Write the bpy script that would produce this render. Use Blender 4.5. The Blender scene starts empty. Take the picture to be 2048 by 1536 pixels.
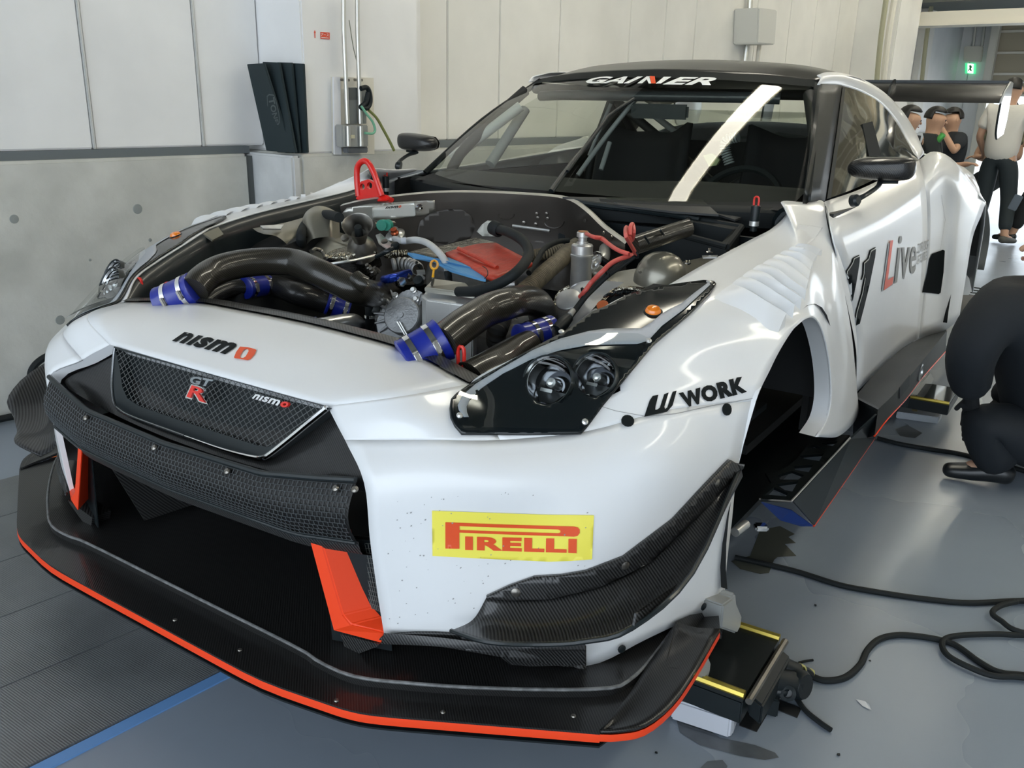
import bpy, bmesh, math, random
from mathutils import Vector as V, Matrix, geometry
from mathutils.bvhtree import BVHTree
random.seed(7)
S = bpy.context.scene
COL = S.collection
# ------------------------------------------------------------------ camera, world, sun, exposure
DZ = .15
CO = V((1.5036, -1.0257, 1.1303 + DZ)); YAW, PIT, ROL, FPX = -.5850, .3126, .0237, 1741.
_d = V((math.sin(YAW)*math.cos(PIT), math.cos(YAW)*math.cos(PIT), -math.sin(PIT)))
_r = V((math.cos(YAW), -math.sin(YAW), 0)); _u = _r.cross(_d)
_r2 = math.cos(ROL)*_r + math.sin(ROL)*_u; _u2 = -math.sin(ROL)*_r + math.cos(ROL)*_u
cd = bpy.data.cameras.new('camera'); cam = bpy.data.objects.new('camera', cd); COL.objects.link(cam)
M = Matrix((_r2, _u2, -_d)).transposed().to_4x4(); M.translation = CO; cam.matrix_world = M
cd.sensor_width = 36; cd.lens = FPX*36/2048; cd.clip_start = .02; cd.clip_end = 500
S.camera = cam
S.view_settings.view_transform = 'Standard'; S.view_settings.look = 'None'
S.view_settings.gamma = 1; S.view_settings.use_curve_mapping = False
S.view_settings.exposure = 0.45
S.cycles.use_denoising = True
S.cycles.max_bounces = 8; S.cycles.diffuse_bounces = 4; S.cycles.glossy_bounces = 4; S.cycles.transmission_bounces = 6
S.cycles.transparent_max_bounces = 12
S.cycles.sample_clamp_indirect = 6
S.cycles.caustics_reflective = False; S.cycles.caustics_refractive = False
wd = bpy.data.worlds.new('sky'); S.world = wd; wd.use_nodes = True
_bg = wd.node_tree.nodes['Background']; _bg.inputs[0].default_value = (.80, .90, 1.0, 1); _bg.inputs[1].default_value = 2.6
sl = bpy.data.lights.new('sun', 'SUN'); so = bpy.data.objects.new('sun', sl); COL.objects.link(so)
sl.energy = 9; sl.angle = .01; sl.color = (1, .95, .86)
so.rotation_euler = V((.12, .75, -1.3)).to_track_quat('-Z', 'Y').to_euler()

def ray(px, py):
    return _d + _r2*((px-1024)/FPX) - _u2*((py-768)/FPX)
def P(px, py, ax, v):
    "point on the sight line of a photo position where coordinate ax equals v"
    r = ray(px, py); i = 'xyz'.index(ax); return CO + r*((v-CO[i])/r[i])
def pts(ax, v, *a):
    return [P(x, y, ax, v) for x, y in a]
# ------------------------------------------------------------------ materials
def mat(name, col, rough=.5, metal=0., coat=0., noise=0., nscale=8., bump=0., bscale=60., emit=None, es=0., spec=.5, alpha=1., dirt=None, rvar=0., trans=0.):
    m = bpy.data.materials.new(name); m.use_nodes = True; nt = m.node_tree; b = nt.nodes['Principled BSDF']
    I = b.inputs
    I['Base Color'].default_value = (*col, 1); I['Roughness'].default_value = rough; I['Metallic'].default_value = metal
    I['Coat Weight'].default_value = coat; I['Coat Roughness'].default_value = .04; I['Specular IOR Level'].default_value = spec
    I['Alpha'].default_value = alpha; I['Transmission Weight'].default_value = trans
    if emit: I['Emission Color'].default_value = (*emit, 1); I['Emission Strength'].default_value = es
    tc = None
    def tex(scale, detail=4):
        nonlocal tc
        tc = tc or nt.nodes.new('ShaderNodeTexCoord')
        n = nt.nodes.new('ShaderNodeTexNoise'); n.inputs['Scale'].default_value = scale; n.inputs['Detail'].default_value = detail
        nt.links.new(tc.outputs['Object'], n.inputs['Vector']); return n
    if noise or dirt:
        n = tex(nscale); r = nt.nodes.new('ShaderNodeValToRGB'); nt.links.new(n.outputs['Fac'], r.inputs['Fac'])
        e = r.color_ramp.elements; e[0].position = .35; e[1].position = .68
        k = 1-noise; c2 = dirt or tuple(c*k for c in col); e[0].color = (*c2, 1); e[1].color = (*[min(1, c*(1+noise*.4)) for c in col], 1)
        nt.links.new(r.outputs['Color'], I['Base Color'])
    if rvar:
        n = tex(nscale*.7); q = nt.nodes.new('ShaderNodeMapRange'); q.inputs['To Min'].default_value = max(0, rough-rvar); q.inputs['To Max'].default_value = rough+rvar
        q.inputs['From Min'].default_value = .3; q.inputs['From Max'].default_value = .7
        nt.links.new(n.outputs['Fac'], q.inputs['Value']); nt.links.new(q.outputs['Result'], I['Roughness'])
    if bump:
        n = tex(bscale); q = nt.nodes.new('ShaderNodeBump'); q.inputs['Strength'].default_value = bump; q.inputs['Distance'].default_value = .01
        nt.links.new(n.outputs['Fac'], q.inputs['Height']); nt.links.new(q.outputs['Normal'], I['Normal'])
    return m
def carbon(name, a=.012, b=.05, scale=110, rough=.3, coat=.5, tint=(1, 1, 1)):
    m = mat(name, (a, a, a), rough, 0, coat*.6, spec=.32); nt = m.node_tree; L = nt.links; I = nt.nodes['Principled BSDF'].inputs
    tc = nt.nodes.new('ShaderNodeTexCoord')
    w = nt.nodes.new('ShaderNodeTexWave'); w.wave_type = 'BANDS'; w.bands_direction = 'DIAGONAL'; w.inputs['Scale'].default_value = scale*.35; w.inputs['Distortion'].default_value = 0
    L.new(tc.outputs['Object'], w.inputs['Vector'])
    r = nt.nodes.new('ShaderNodeValToRGB'); e = r.color_ramp.elements
    e[0].position = .3; e[1].position = .7
    e[0].color = (a*tint[0], a*tint[1], a*tint[2], 1); e[1].color = (b*tint[0], b*tint[1], b*tint[2], 1)
    L.new(w.outputs['Fac'], r.inputs['Fac']); L.new(r.outputs['Color'], I['Base Color'])
    q = nt.nodes.new('ShaderNodeBump'); q.inputs['Strength'].default_value = .12; q.inputs['Distance'].default_value = .002
    L.new(w.outputs['Fac'], q.inputs['Height']); L.new(q.outputs['Normal'], I['Normal'])
    return m
WHITEM = mat('white_louvre_paint', (.78, .79, .80), .45, noise=.03, nscale=3)
WHITE = mat('white_paint', (.80, .81, .82), .38, 0, .38, noise=.03, nscale=3)
WHITE.node_tree.nodes['Principled BSDF'].inputs['Coat Roughness'].default_value = .09
BLACK = mat('black_plastic', (.007, .011, .013), .45, spec=.3)
SATIN = mat('satin_black', (.011, .016, .018), .35, 0, .12, spec=.35)
GLOSSB = mat('gloss_black', (.005, .008, .009), .45, 0, .05, spec=.25)
CARB = carbon('carbon_weave', .008, .045, 200, .38, .5)
CARBD = carbon('dark_carbon', .008, .022, 260, .34, .5)
CARBT = carbon('brown_carbon', .010, .032, 260, .33, .7, (1.1, 1, .78))
MATTE = mat('matte_carbon', (.035, .037, .038), .5, noise=.3, nscale=3, bump=.1, bscale=300)
RUB = mat('black_rubber', (.010, .013, .014), .7, spec=.3)
ALU = mat('brushed_aluminium', (.72, .72, .70), .3, .75, noise=.12, nscale=20)
CAST = mat('cast_aluminium', (.42, .43, .44), .45, .5, noise=.2, nscale=30, bump=.25, bscale=180)
CHROME = mat('chrome', (.85, .85, .85), .08, 1)
STEEL = mat('bare_steel', (.26, .245, .22), .33, .9, noise=.25, nscale=9)
BAYG = mat('bay_grey_paint', (.27, .255, .205), .3, .5, .4, noise=.2, nscale=6)
BULK = mat('bulkhead_grey', (.075, .066, .058), .35, .5, .3, noise=.25, nscale=4)
BLUEH = mat('blue_silicone', (.010, .022, .27), .33, 0, .3)
RED = mat('red_paint', (.70, .02, .015), .3, 0, .25)
REDD = mat('red_anodised', (.7, .03, .02), .35)
ORNG = mat('red_orange_paint', (.90, .065, .015), .42, 0, 0, spec=.3)
YEL = mat('yellow_vinyl', (.93, .83, .11), .4)
ORYEL = mat('orange_yellow', (.85, .42, .02), .35)
VRED = mat('red_vinyl', (.80, .09, .02), .4)
VBLK = mat('black_vinyl', (.008, .011, .012), .6, spec=.12)
VGRY = mat('grey_vinyl', (.44, .46, .50), .45, spec=.2)
VWHT = mat('white_vinyl', (.85, .86, .84), .4)
GLASS = mat('tinted_glass', (.02, .025, .022), .02, 0, 0)
def glassmat(name, tint, fac=.25, rough=.0, ior=1.5):
    m = bpy.data.materials.new(name); m.use_nodes = True; nt = m.node_tree; nt.nodes.clear(); L = nt.links
    o = nt.nodes.new('ShaderNodeOutputMaterial'); t = nt.nodes.new('ShaderNodeBsdfTransparent'); g = nt.nodes.new('ShaderNodeBsdfGlossy'); mx = nt.nodes.new('ShaderNodeMixShader')
    ge = nt.nodes.new('ShaderNodeNewGeometry'); dt = nt.nodes.new('ShaderNodeVectorMath'); dt.operation = 'DOT_PRODUCT'; L.new(ge.outputs['Normal'], dt.inputs[0]); L.new(ge.outputs['Incoming'], dt.inputs[1])
    def mth(op, a, b=None):   # two-sided Schlick reflectance, the same from inside and outside
        n = nt.nodes.new('ShaderNodeMath'); n.operation = op
        for i, v in enumerate((a, b)):
            if v is None: continue
            if isinstance(v, (int, float)): n.inputs[i].default_value = v
            else: L.new(v, n.inputs[i])
        return n.outputs[0]
    f0 = ((ior-1)/(ior+1))**2; q5 = mth('POWER', mth('SUBTRACT', 1.0, mth('ABSOLUTE', dt.outputs['Value'])), 5.0)
    fr_o = mth('ADD', mth('MULTIPLY', q5, 1-f0), f0)
    ad = nt.nodes.new('ShaderNodeMath'); ad.operation = 'MULTIPLY_ADD'; ad.inputs[1].default_value = 1.; ad.inputs[2].default_value = fac; ad.use_clamp = True
    t.inputs['Color'].default_value = (*tint, 1); g.inputs['Roughness'].default_value = rough
    L.new(fr_o, ad.inputs[0]); L.new(ad.outputs[0], mx.inputs[0]); L.new(t.outputs[0], mx.inputs[1]); L.new(g.outputs[0], mx.inputs[2]); L.new(mx.outputs[0], o.inputs['Surface'])
    return m
DARKRIB = mat('rib_valley_shade', (.02, .017, .012), .8)  # dark colour for rib valleys, shade painted in so the ribs read
WSCR = glassmat('windscreen_glass', (.80, .84, .78), .01, ior=1.42)
LENS = glassmat('clear_lens', (.9, .93, .93), .03)
# ------------------------------------------------------------------ object helpers
def link(name, me, m=None, parent=None, smooth=True, kind=None):
    o = bpy.data.objects.new(name, me); COL.objects.link(o)
    if m is not None: me.materials.append(m)
    if smooth:
        me.polygons.foreach_set('use_smooth', [True]*len(me.polygons))
        try: me.set_sharp_from_angle(angle=math.radians(35))
        except Exception: pass
    if parent: o.parent = parent
    if kind: o['kind'] = kind
    return o
def mesh(name, vs, fs, m=None, parent=None, smooth=True, kind=None):
    me = bpy.data.meshes.new(name); me.from_pydata([tuple(v) for v in vs], [], fs); me.validate(); me.update()
    return link(name, me, m, parent, smooth, kind)
def bmo(name, bm, m=None, parent=None, smooth=True, kind=None):
    me = bpy.data.meshes.new(name); bm.normal_update(); bm.to_mesh(me); bm.free(); return link(name, me, m, parent, smooth, kind)
def tag(o, label=None, cat=None, group=None, kind=None):
    if label: o['label'] = label
    if cat: o['category'] = cat
    if group: o['group'] = group
    if kind: o['kind'] = kind
    return o
def empty(name, loc, label, cat, group=None):
    o = bpy.data.objects.new(name, None); COL.objects.link(o); o.location = loc; o.empty_display_size = .05
    return tag(o, label, cat, group)
def own(parent, *objs):
    "parent objects built in world coordinates under a thing that is not at the origin"
    bpy.context.view_layer.update()
    for o in objs:
        o.parent = parent; o.matrix_parent_inverse = parent.matrix_world.inverted()
def cr(p0, p1, p2, p3, t):
    return .5*((2*p1)+(p2-p0)*t+(2*p0-5*p1+4*p2-p3)*t*t+(3*p1-p0-3*p2+p3)*t*t*t)
def spline(p, n, closed=False):
    p = [V(a) for a in p]; L = len(p); out = []
    if L == 2: return [p[0].lerp(p[1], i/n) for i in range(n+1)]
    for i in range(L if closed else L-1):
        a = p[(i-1) % L] if closed or i > 0 else 2*p[0]-p[1]; b = p[i]; c = p[(i+1) % L]
        d = p[(i+2) % L] if closed or i+2 < L else 2*p[-1]-p[-2]
        for k in range(n): out.append(cr(a, b, c, d, k/n))
    if not closed: out.append(p[-1])
    return out
BODY = {}
def grid(rows, nu=4, nv=4, lin=False):
    if lin: R = [[V(a) for a in r] for r in rows]
    else:
        R1 = [spline(r, nu) for r in rows]; n = len(R1[0])
        cols = [spline([r[j] for r in R1], nv) for j in range(n)]
        R = [[cols[j][i] for j in range(n)] for i in range(len(cols[0]))]
    w = len(R[0]); vs = [v for r in R for v in r]
    fs = [(i*w+j, i*w+j+1, (i+1)*w+j+1, (i+1)*w+j) for i in range(len(R)-1) for j in range(w-1)]
    return vs, fs
def relax(vs, w, it, k=.5):
    h = len(vs)//w
    for _ in range(it):
        n = list(vs)
        for i in range(1, h-1):
            for j in range(1, w-1):
                a = (vs[(i-1)*w+j]+vs[(i+1)*w+j]+vs[i*w+j-1]+vs[i*w+j+1])/4; n[i*w+j] = vs[i*w+j].lerp(a, k)
        vs = n
    return vs
def patch(name, rows, m, parent, nu=4, nv=4, th=0, mirror=False, lin=False, body=True, flip=False, smooth=0, out=None):
    vs, fs = grid(rows, nu, nv, lin)
    if smooth: vs = relax(vs, fs[0][3]-fs[0][0], smooth)
    nn = V()
    for f in fs: nn += (vs[f[1]]-vs[f[0]]).cross(vs[f[3]]-vs[f[0]])
    ctr = sum(vs, V())/len(vs)
    if nn.dot(out if out is not None else (ctr-V((0, 2, .55)))) < 0: fs = [f[::-1] for f in fs]
    if body: fs = [t for f in fs for t in ((f[0], f[1], f[2]), (f[0], f[2], f[3]))]
    if body: BODY.setdefault('v', []); BODY.setdefault('f', []); k = len(BODY['v']); BODY['v'] += vs; BODY['f'] += [tuple(i+k for i in f) for f in fs]
    o = mesh(name, vs, fs, m, parent)
    if th: md = o.modifiers.new('shell', 'SOLIDIFY'); md.thickness = th; md.offset = -1
    if mirror:
        o2 = mesh(name, [V((-v.x, v.y, v.z)) for v in vs], [f[::-1] for f in fs], m, parent)
        if th: md = o2.modifiers.new('shell', 'SOLIDIFY'); md.thickness = th; md.offset = -1
        return o, o2
    return o
def frames(p):
    T = [((p[min(i+1, len(p)-1)]-p[max(i-1, 0)]).normalized()) for i in range(len(p))]
    a = V((0, 0, 1)) if abs(T[0].z) < .9 else V((1, 0, 0)); n = T[0].cross(a).normalized(); F = []
    for t in T:
        n = (n-t*n.dot(t)).normalized(); F.append((n, t.cross(n)))
    return F
def tube(name, p, r, m, parent=None, n=6, seg=14, closed=False, ribs=None, caps=True, smooth=True, flat=1.):
    p = spline(p, n, closed) if n else [V(a) for a in p]
    if ribs:  # resample evenly
        L = [0]; [L.append(L[-1]+(p[i]-p[i-1]).length) for i in range(1, len(p))]
        N = int(L[-1]/ribs*4); q = []; j = 0
        for i in range(N+1):
            s = L[-1]*i/N
            while j < len(L)-2 and L[j+1] < s: j += 1
            q.append(p[j].lerp(p[j+1], (s-L[j])/max(1e-9, L[j+1]-L[j])))
        p = q
    F = frames(p); vs = []; fs = []
    for i, (c, (a, b)) in enumerate(zip(p, F)):
        if isinstance(r, (list, tuple)):
            x = i/(len(p)-1)*(len(r)-1); k = min(int(x), len(r)-2); rr = r[k]+(r[k+1]-r[k])*(x-k)
        else: rr = r
        if ribs: rr *= (.88, 1.06, 1.06, .88)[i % 4]
        for k in range(seg):
            t = 2*math.pi*k/seg; vs.append(c+a*math.cos(t)*rr+b*math.sin(t)*rr*flat)
    N = len(p)
    for i in range(N if closed else N-1):
        for k in range(seg):
            i2 = (i+1) % N; fs.append((i*seg+k, i*seg+(k+1) % seg, i2*seg+(k+1) % seg, i2*seg+k))
    if caps and not closed: fs += [tuple(range(seg))[::-1], tuple(range((N-1)*seg, N*seg))]
    if isinstance(m, list): 
        o = mesh(name, vs, fs, None, parent, smooth)
        for q in m: o.data.materials.append(q)
        return o
    o = mesh(name, vs, fs, m, parent, smooth)
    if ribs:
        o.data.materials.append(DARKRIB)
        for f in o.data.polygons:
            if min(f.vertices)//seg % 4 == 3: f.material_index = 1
    return o
def lathe(name, prof, org, ax, m, parent=None, seg=28, smooth=True):
    "prof: list of (radius, height along ax)"
    org = V(org); ax = V(ax).normalized(); a = ax.orthogonal().normalized(); b = ax.cross(a); vs = []; fs = []
    for r, h in prof:
        for k in range(seg):
            t = 2*math.pi*k/seg; vs.append(org+ax*h+(a*math.cos(t)+b*math.sin(t))*r)
    for i in range(len(prof)-1):
        for k in range(seg): fs.append((i*seg+k, i*seg+(k+1) % seg, (i+1)*seg+(k+1) % seg, (i+1)*seg+k))
    if name in ('lamp_ring', 'lamp_bezel', 'reflector', 'reflector_glint', 'bulb_collar', 'steering_wheel', 'brake_disc', 'pin_collar', 'cable_tie', 'indicator_ring', 'grommet', 'yellow_ring'): return mesh(name, vs, fs, m, parent, smooth)
    if prof[0][0] > 1e-4: fs.append(tuple(range(seg))[::-1])
    if prof[-1][0] > 1e-4: fs.append(tuple(range((len(prof)-1)*seg, len(prof)*seg)))
    return mesh(name, vs, fs, m, parent, smooth)
def rod(name, a, b, r, m, parent=None, seg=12):
    a, b = V(a), V(b); return lathe(name, [(r, 0), (r, (b-a).length)], a, b-a, m, parent, seg)
def box(name, c, s, m, parent=None, rot=None, bev=.0, smooth=True):
    "box of size s centred at c; rot = Euler tuple or 3x3 matrix"
    bm = bmesh.new(); bmesh.ops.create_cube(bm, size=1)
    for v in bm.verts: v.co = V((v.co.x*s[0], v.co.y*s[1], v.co.z*s[2]))
    if bev: bmesh.ops.bevel(bm, geom=bm.edges[:], offset=bev, segments=2, affect='EDGES')
    Rm = Matrix.Identity(3)
    if rot is not None: Rm = rot if isinstance(rot, Matrix) else __import__('mathutils').Euler(rot).to_matrix()
    for v in bm.verts: v.co = Rm @ v.co + V(c)
    return bmo(name, bm, m, parent, smooth)
def prism(name, poly, off, m, parent=None, smooth=False, bev=0):
    "extrude a 3-D polygon by the vector off"
    bm = bmesh.new(); off = V(off); a = [bm.verts.new(V(p)) for p in poly]; f = bm.faces.new(a)
    r = bmesh.ops.extrude_face_region(bm, geom=[f]); bmesh.ops.translate(bm, vec=off, verts=[e for e in r['geom'] if isinstance(e, bmesh.types.BMVert)])
    bmesh.ops.recalc_face_normals(bm, faces=bm.faces)
    if bev: bmesh.ops.bevel(bm, geom=bm.edges[:], offset=bev, segments=2, affect='EDGES')
    return bmo(name, bm, m, parent, smooth)
def shape(name, poly, th, m, parent=None):
    "flat polygon given in 3-D, thickened symmetrically along its normal"
    n = geometry.normal([V(p) for p in poly[:4]]) if len(poly) < 5 else sum(((V(poly[i])-V(poly[0])).cross(V(poly[i+1])-V(poly[0])) for i in range(1, len(poly)-1)), V()).normalized()
    return prism(name, [V(p)-n*th/2 for p in poly], n*th, m, parent)
# ------------------------------------------------------------------ things drawn on the skin of the car
_bvh = {}
def skin(key='all'):
    if key not in _bvh: _bvh[key] = BVHTree.FromPolygons([tuple(v) for v in BODY['v']], BODY['f'])
    return _bvh[key]
def onskin(px, py, off=.003, bvh=None):
    r = ray(px, py).normalized(); h, n, i, dd = (bvh or skin()).ray_cast(CO, r)
    if h is None: return None, None
    if n.dot(r) > 0: n = -n
    return h+n*off, n
def inpoly(x, y, p):
    c = False; j = len(p)-1
    for i in range(len(p)):
        if (p[i][1] > y) != (p[j][1] > y) and x < (p[j][0]-p[i][0])*(y-p[i][1])/(p[j][1]-p[i][1])+p[i][0]: c = not c
        j = i
    return c
def tri2d(poly, holes=(), step=12, extra=True):
    vs = []; es = []
    for P_ in [poly]+list(holes):
        Q = []
        for i in range(len(P_)):
            a, b = P_[i], P_[(i+1) % len(P_)]; d = math.hypot(b[0]-a[0], b[1]-a[1]); k = max(1, int(d/step+.5))
            for j in range(k): Q.append((a[0]+(b[0]-a[0])*j/k, a[1]+(b[1]-a[1])*j/k))
        k0 = len(vs); vs += Q; es += [(k0+i, k0+(i+1) % len(Q)) for i in range(len(Q))]
    if extra:
        x0 = min(v[0] for v in poly); x1 = max(v[0] for v in poly); y0 = min(v[1] for v in poly); y1 = max(v[1] for v in poly)
        x = x0+step*.5
        while x < x1:
            y = y0+step*.5
            while y < y1:
                if inpoly(x, y, poly): vs.append((x, y))
                y += step
            x += step
    r = geometry.delaunay_2d_cdt([V(v) for v in vs], es, [], 0, 1e-4)
    ov, of = r[0], r[2]; F = []
    for f in of:
        cx = sum(ov[i].x for i in f)/len(f); cy = sum(ov[i].y for i in f)/len(f)
        if inpoly(cx, cy, poly) and not any(inpoly(cx, cy, h) for h in holes): F.append(f)
    return [(v.x, v.y) for v in ov], F
def decal(name, poly, m, parent, off=.003, th=0, step=14, holes=(), smooth=True, bvh=None, sm=0):
    "a sheet lying on the car's skin under a photo outline, with real thickness"
    v2, F = tri2d(poly, holes, step); vs = []; ok = []; lastp = None
    nrm_ = []
    for x, y in v2:
        p, n = onskin(x, y, 0, bvh); ok.append(p is not None); vs.append(p if p is not None else V()); nrm_.append(n if n is not None else V())
    ds = sorted((vs[i]-CO).dot(_d) for i in range(len(vs)) if ok[i]); md = ds[len(ds)//2]
    for i in range(len(vs)):
        if ok[i] and (vs[i]-CO).dot(_d) > md*1.35: ok[i] = False
    good = [i for i in range(len(vs)) if ok[i]]
    for i in range(len(vs)):   # a point just off the panel's edge takes the depth of its nearest neighbours on the panel
        if not ok[i]:
            x, y = v2[i]; nb = sorted(good, key=lambda k: (v2[k][0]-x)**2+(v2[k][1]-y)**2)[:14]; ww = [1/(30+(v2[k][0]-x)**2+(v2[k][1]-y)**2) for k in nb]
            z = sum((vs[k]-CO).dot(_d)*w for k, w in zip(nb, ww))/sum(ww); vs[i] = CO+ray(x, y)*z; ok[i] = True
    nb_ = [set() for _ in vs]; ec = {}
    for f in F:
        for i in range(3):
            a, b = f[i], f[(i+1) % 3]; nb_[a].add(b); nb_[b].add(a); ec[frozenset((a, b))] = ec.get(frozenset((a, b)), 0)+1
    rim = {i for e, c in ec.items() if c == 1 for i in e}
    for _ in range(5): nrm_ = [(nrm_[i]+sum((nrm_[k] for k in nb_[i]), V())).normalized() if nb_[i] else nrm_[i] for i in range(len(vs))]
    for _ in range(sm): vs = [vs[i] if i in rim or not nb_[i] else vs[i].lerp(sum((vs[k] for k in nb_[i]), V())/len(nb_[i]), .6) for i in range(len(vs))]
    vs = [v+n*off for v, n in zip(vs, nrm_)]
    F = [f if (vs[f[1]]-vs[f[0]]).cross(vs[f[2]]-vs[f[0]]).dot(CO-vs[f[0]]) > 0 else f[::-1] for f in F]
    used = sorted({i for f in F for i in f}); mp = {i: k for k, i in enumerate(used)}
    o = mesh(name, [vs[i] for i in used], [tuple(mp[i] for i in f) for f in F], m, parent, smooth)
    at = o.data.attributes.get('sharp_edge')
    if at and smooth: o.data.attributes.remove(at)
    if th: md = o.modifiers.new('thickness', 'SOLIDIFY'); md.thickness = th; md.offset = -1
    return o
def fatten(l, k):
    n = len(l); s = 1 if sum(l[i][0]*l[(i+1) % n][1]-l[(i+1) % n][0]*l[i][1] for i in range(n)) > 0 else -1; out = []
    for i in range(n):
        a, b, c = l[i-1], l[i], l[(i+1) % n]; e1 = V((b[0]-a[0], b[1]-a[1])).normalized(); e2 = V((c[0]-b[0], c[1]-b[1])).normalized()
        nn = V((e1.y+e2.y, -(e1.x+e2.x)))*s; nn = nn/max(.5, nn.length**2/2) if nn.length else nn
        out.append((b[0]+nn.x*k, b[1]+nn.y*k))
    return out
def glyphs(body, bold=.0, shear=0.):
    "letter outlines of the built-in font as loops of 2-D points in a 0..1 box"
    c = bpy.data.curves.new('t', 'FONT'); c.body = body; c.space_character = 1+bold*1.4; c.shear = shear; c.resolution_u = 3; c.fill_mode = 'NONE'
    o = bpy.data.objects.new('t', c); COL.objects.link(o); bpy.context.view_layer.update()
    me = o.to_mesh(); nb = {}
    for e in me.edges:
        a, b = e.vertices; nb.setdefault(a, []).append(b); nb.setdefault(b, []).append(a)
    seen = set(); loops = []
    for s in nb:
        if s in seen: continue
        L = [s]; seen.add(s); q = nb[s][0]; pr = s
        while q != s and q not in seen:
            L.append(q); seen.add(q); nx = [k for k in nb[q] if k != pr]; pr = q
            if not nx: break
            q = nx[0]
        loops.append([(me.vertices[i].co.x, me.vertices[i].co.y) for i in L])
    o.to_mesh_clear(); bpy.data.objects.remove(o)
    loops = [l for l in loops if len(l) > 2]
    dep = [sum(inpoly(l[0][0], l[0][1], k) for k in loops if k is not l) % 2 for l in loops]
    loops = [fatten(l, bold*(.62 if d == 0 else -.45)) for l, d in zip(loops, dep)] if bold else loops
    X = [p[0] for l in loops for p in l]; Y = [p[1] for l in loops for p in l]; x0, x1, y0, y1 = min(X), max(X), min(Y), max(Y)
    loops = [[((x-x0)/(x1-x0), (y-y0)/(y1-y0)) for x, y in l] for l in loops if len(l) > 2]
    out = []; 
    for l in loops:
        inside = sum(inpoly(l[0][0], l[0][1], k) for k in loops if k is not l)
        if inside % 2 == 0: out.append((l, [k for k in loops if k is not l and inpoly(k[0][0], k[0][1], l)]))
    return out
def area(l): return abs(sum(l[i][0]*l[(i+1) % len(l)][1]-l[(i+1) % len(l)][0]*l[i][1] for i in range(len(l))))/2
def quadmap(q):
    "projective map from the unit square (0,0)=bottom left to quad q = [bl, br, tr, tl]"
    (x0, y0), (x1, y1), (x2, y2), (x3, y3) = q
    dx1, dx2, sx = x1-x2, x3-x2, x0-x1+x2-x3; dy1, dy2, sy = y1-y2, y3-y2, y0-y1+y2-y3
    D = dx1*dy2-dx2*dy1; g = (sx*dy2-dx2*sy)/D; h = (dx1*sy-sx*dy1)/D
    a, b, c, d, e, f = x1-x0+g*x1, x3-x0+h*x3, x0, y1-y0+g*y1, y3-y0+h*y3, y0
    return lambda u, v: ((a*u+b*v+c)/(g*u+h*v+1), (d*u+e*v+f)/(g*u+h*v+1))
def skin_text(name, loops, q, m, parent, off=.003, step=10, bvh=None):
    "letters joined into one print lying on the skin"
    f = quadmap(q); vs = []; fs = []
    for outer, holes in loops:
        v2, F = tri2d([f(*p) for p in outer], [[f(*p) for p in h] for h in holes], step, True)
        k = len(vs); P3 = [onskin(x, y, off, bvh)[0] for x, y in v2]
        vs += [p or V() for p in P3]; fs += [tuple(i+k for i in t) for t in F if all(P3[i] is not None for i in t)]
    fs = [f if (vs[f[1]]-vs[f[0]]).cross(vs[f[2]]-vs[f[0]]).dot(CO-vs[f[0]]) > 0 else f[::-1] for f in fs]
    return mesh(name, vs, fs, m, parent, False)
def flat_text(name, loops, org, ex, ey, m, parent, th=.002, holes=True):
    "letters as thin solid pieces on a plane: org + u*ex + v*ey"
    org, ex, ey = V(org), V(ex), V(ey); n = ex.cross(ey).normalized(); vs = []; fs = []
    for outer, hs in loops:
        v2, F = tri2d(outer, hs, 9, False); k = len(vs)
        vs += [org+ex*x+ey*y+n*th for x, y in v2]; fs += [tuple(i+k for i in t) for t in F]
        if th > .0011:
            for lp in [outer]+list(hs):
                k = len(vs); L = len(lp)
                for x, y in lp: vs += [org+ex*x+ey*y, org+ex*x+ey*y+n*th]
                fs += [(k+2*i, k+2*((i+1) % L), k+2*((i+1) % L)+1, k+2*i+1) for i in range(L)]
    return mesh(name, vs, fs, m, parent, False)
# ------------------------------------------------------------------ the room: a frame turned along the left wall
W0 = V((-2.03, .73, 0)); EA = V((.995, -.0995, 0)); EB = V((.0995, .995, 0)); EZ = V((0, 0, 1))
RM = Matrix((EA, EB, EZ)).transposed()
def R(a, b, z): return W0 + EA*a + EB*b + EZ*z
def RP(px, py, a=None, b=None, z=None):
    r = ray(px, py); q = CO-W0
    t = (a-q.dot(EA))/r.dot(EA) if a is not None else (b-q.dot(EB))/r.dot(EB) if b is not None else (z-CO.z)/r.z
    return CO+r*t
def rbox(name, a0, a1, b0, b1, z0, z1, m, parent=None, bev=0, kind=None):
    o = box(name, R((a0+a1)/2, (b0+b1)/2, (z0+z1)/2), (a1-a0, b1-b0, z1-z0), m, parent, RM, bev, smooth=bev > 0)
    if kind: o['kind'] = kind
    return o
M_CONC = mat('weathered_concrete', (.60, .60, .56), .75, noise=.15, nscale=3.5, bump=.3, bscale=25, dirt=(.47, .475, .44))
M_CONCP = mat('painted_concrete', (.60, .61, .61), .7, noise=.15, nscale=5, bump=.15, bscale=40)
M_PANEL = mat('white_wall_panel', (.87, .87, .865), .6, noise=.07, nscale=2.2)
M_PANELW = mat('warm_wall_panel', (.82, .81, .765), .6, noise=.08, nscale=2)
M_TRIM = mat('grey_trim', (.13, .15, .16), .5)
M_JOINT = mat('dark_joint', (.10, .11, .11), .8)
M_SEAM = mat('seam_aluminium', (.62, .63, .62), .4, .3)
M_CEIL = mat('ceiling_grey', (.10, .10, .09), .8)
M_STEELW = mat('cream_painted_steel', (.72, .69, .60), .5)
M_DARKC = mat('dark_ceiling', (.10, .11, .10), .8)
M_PIPE = mat('galvanised_pipe', (.62, .62, .58), .3, .7)
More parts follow.
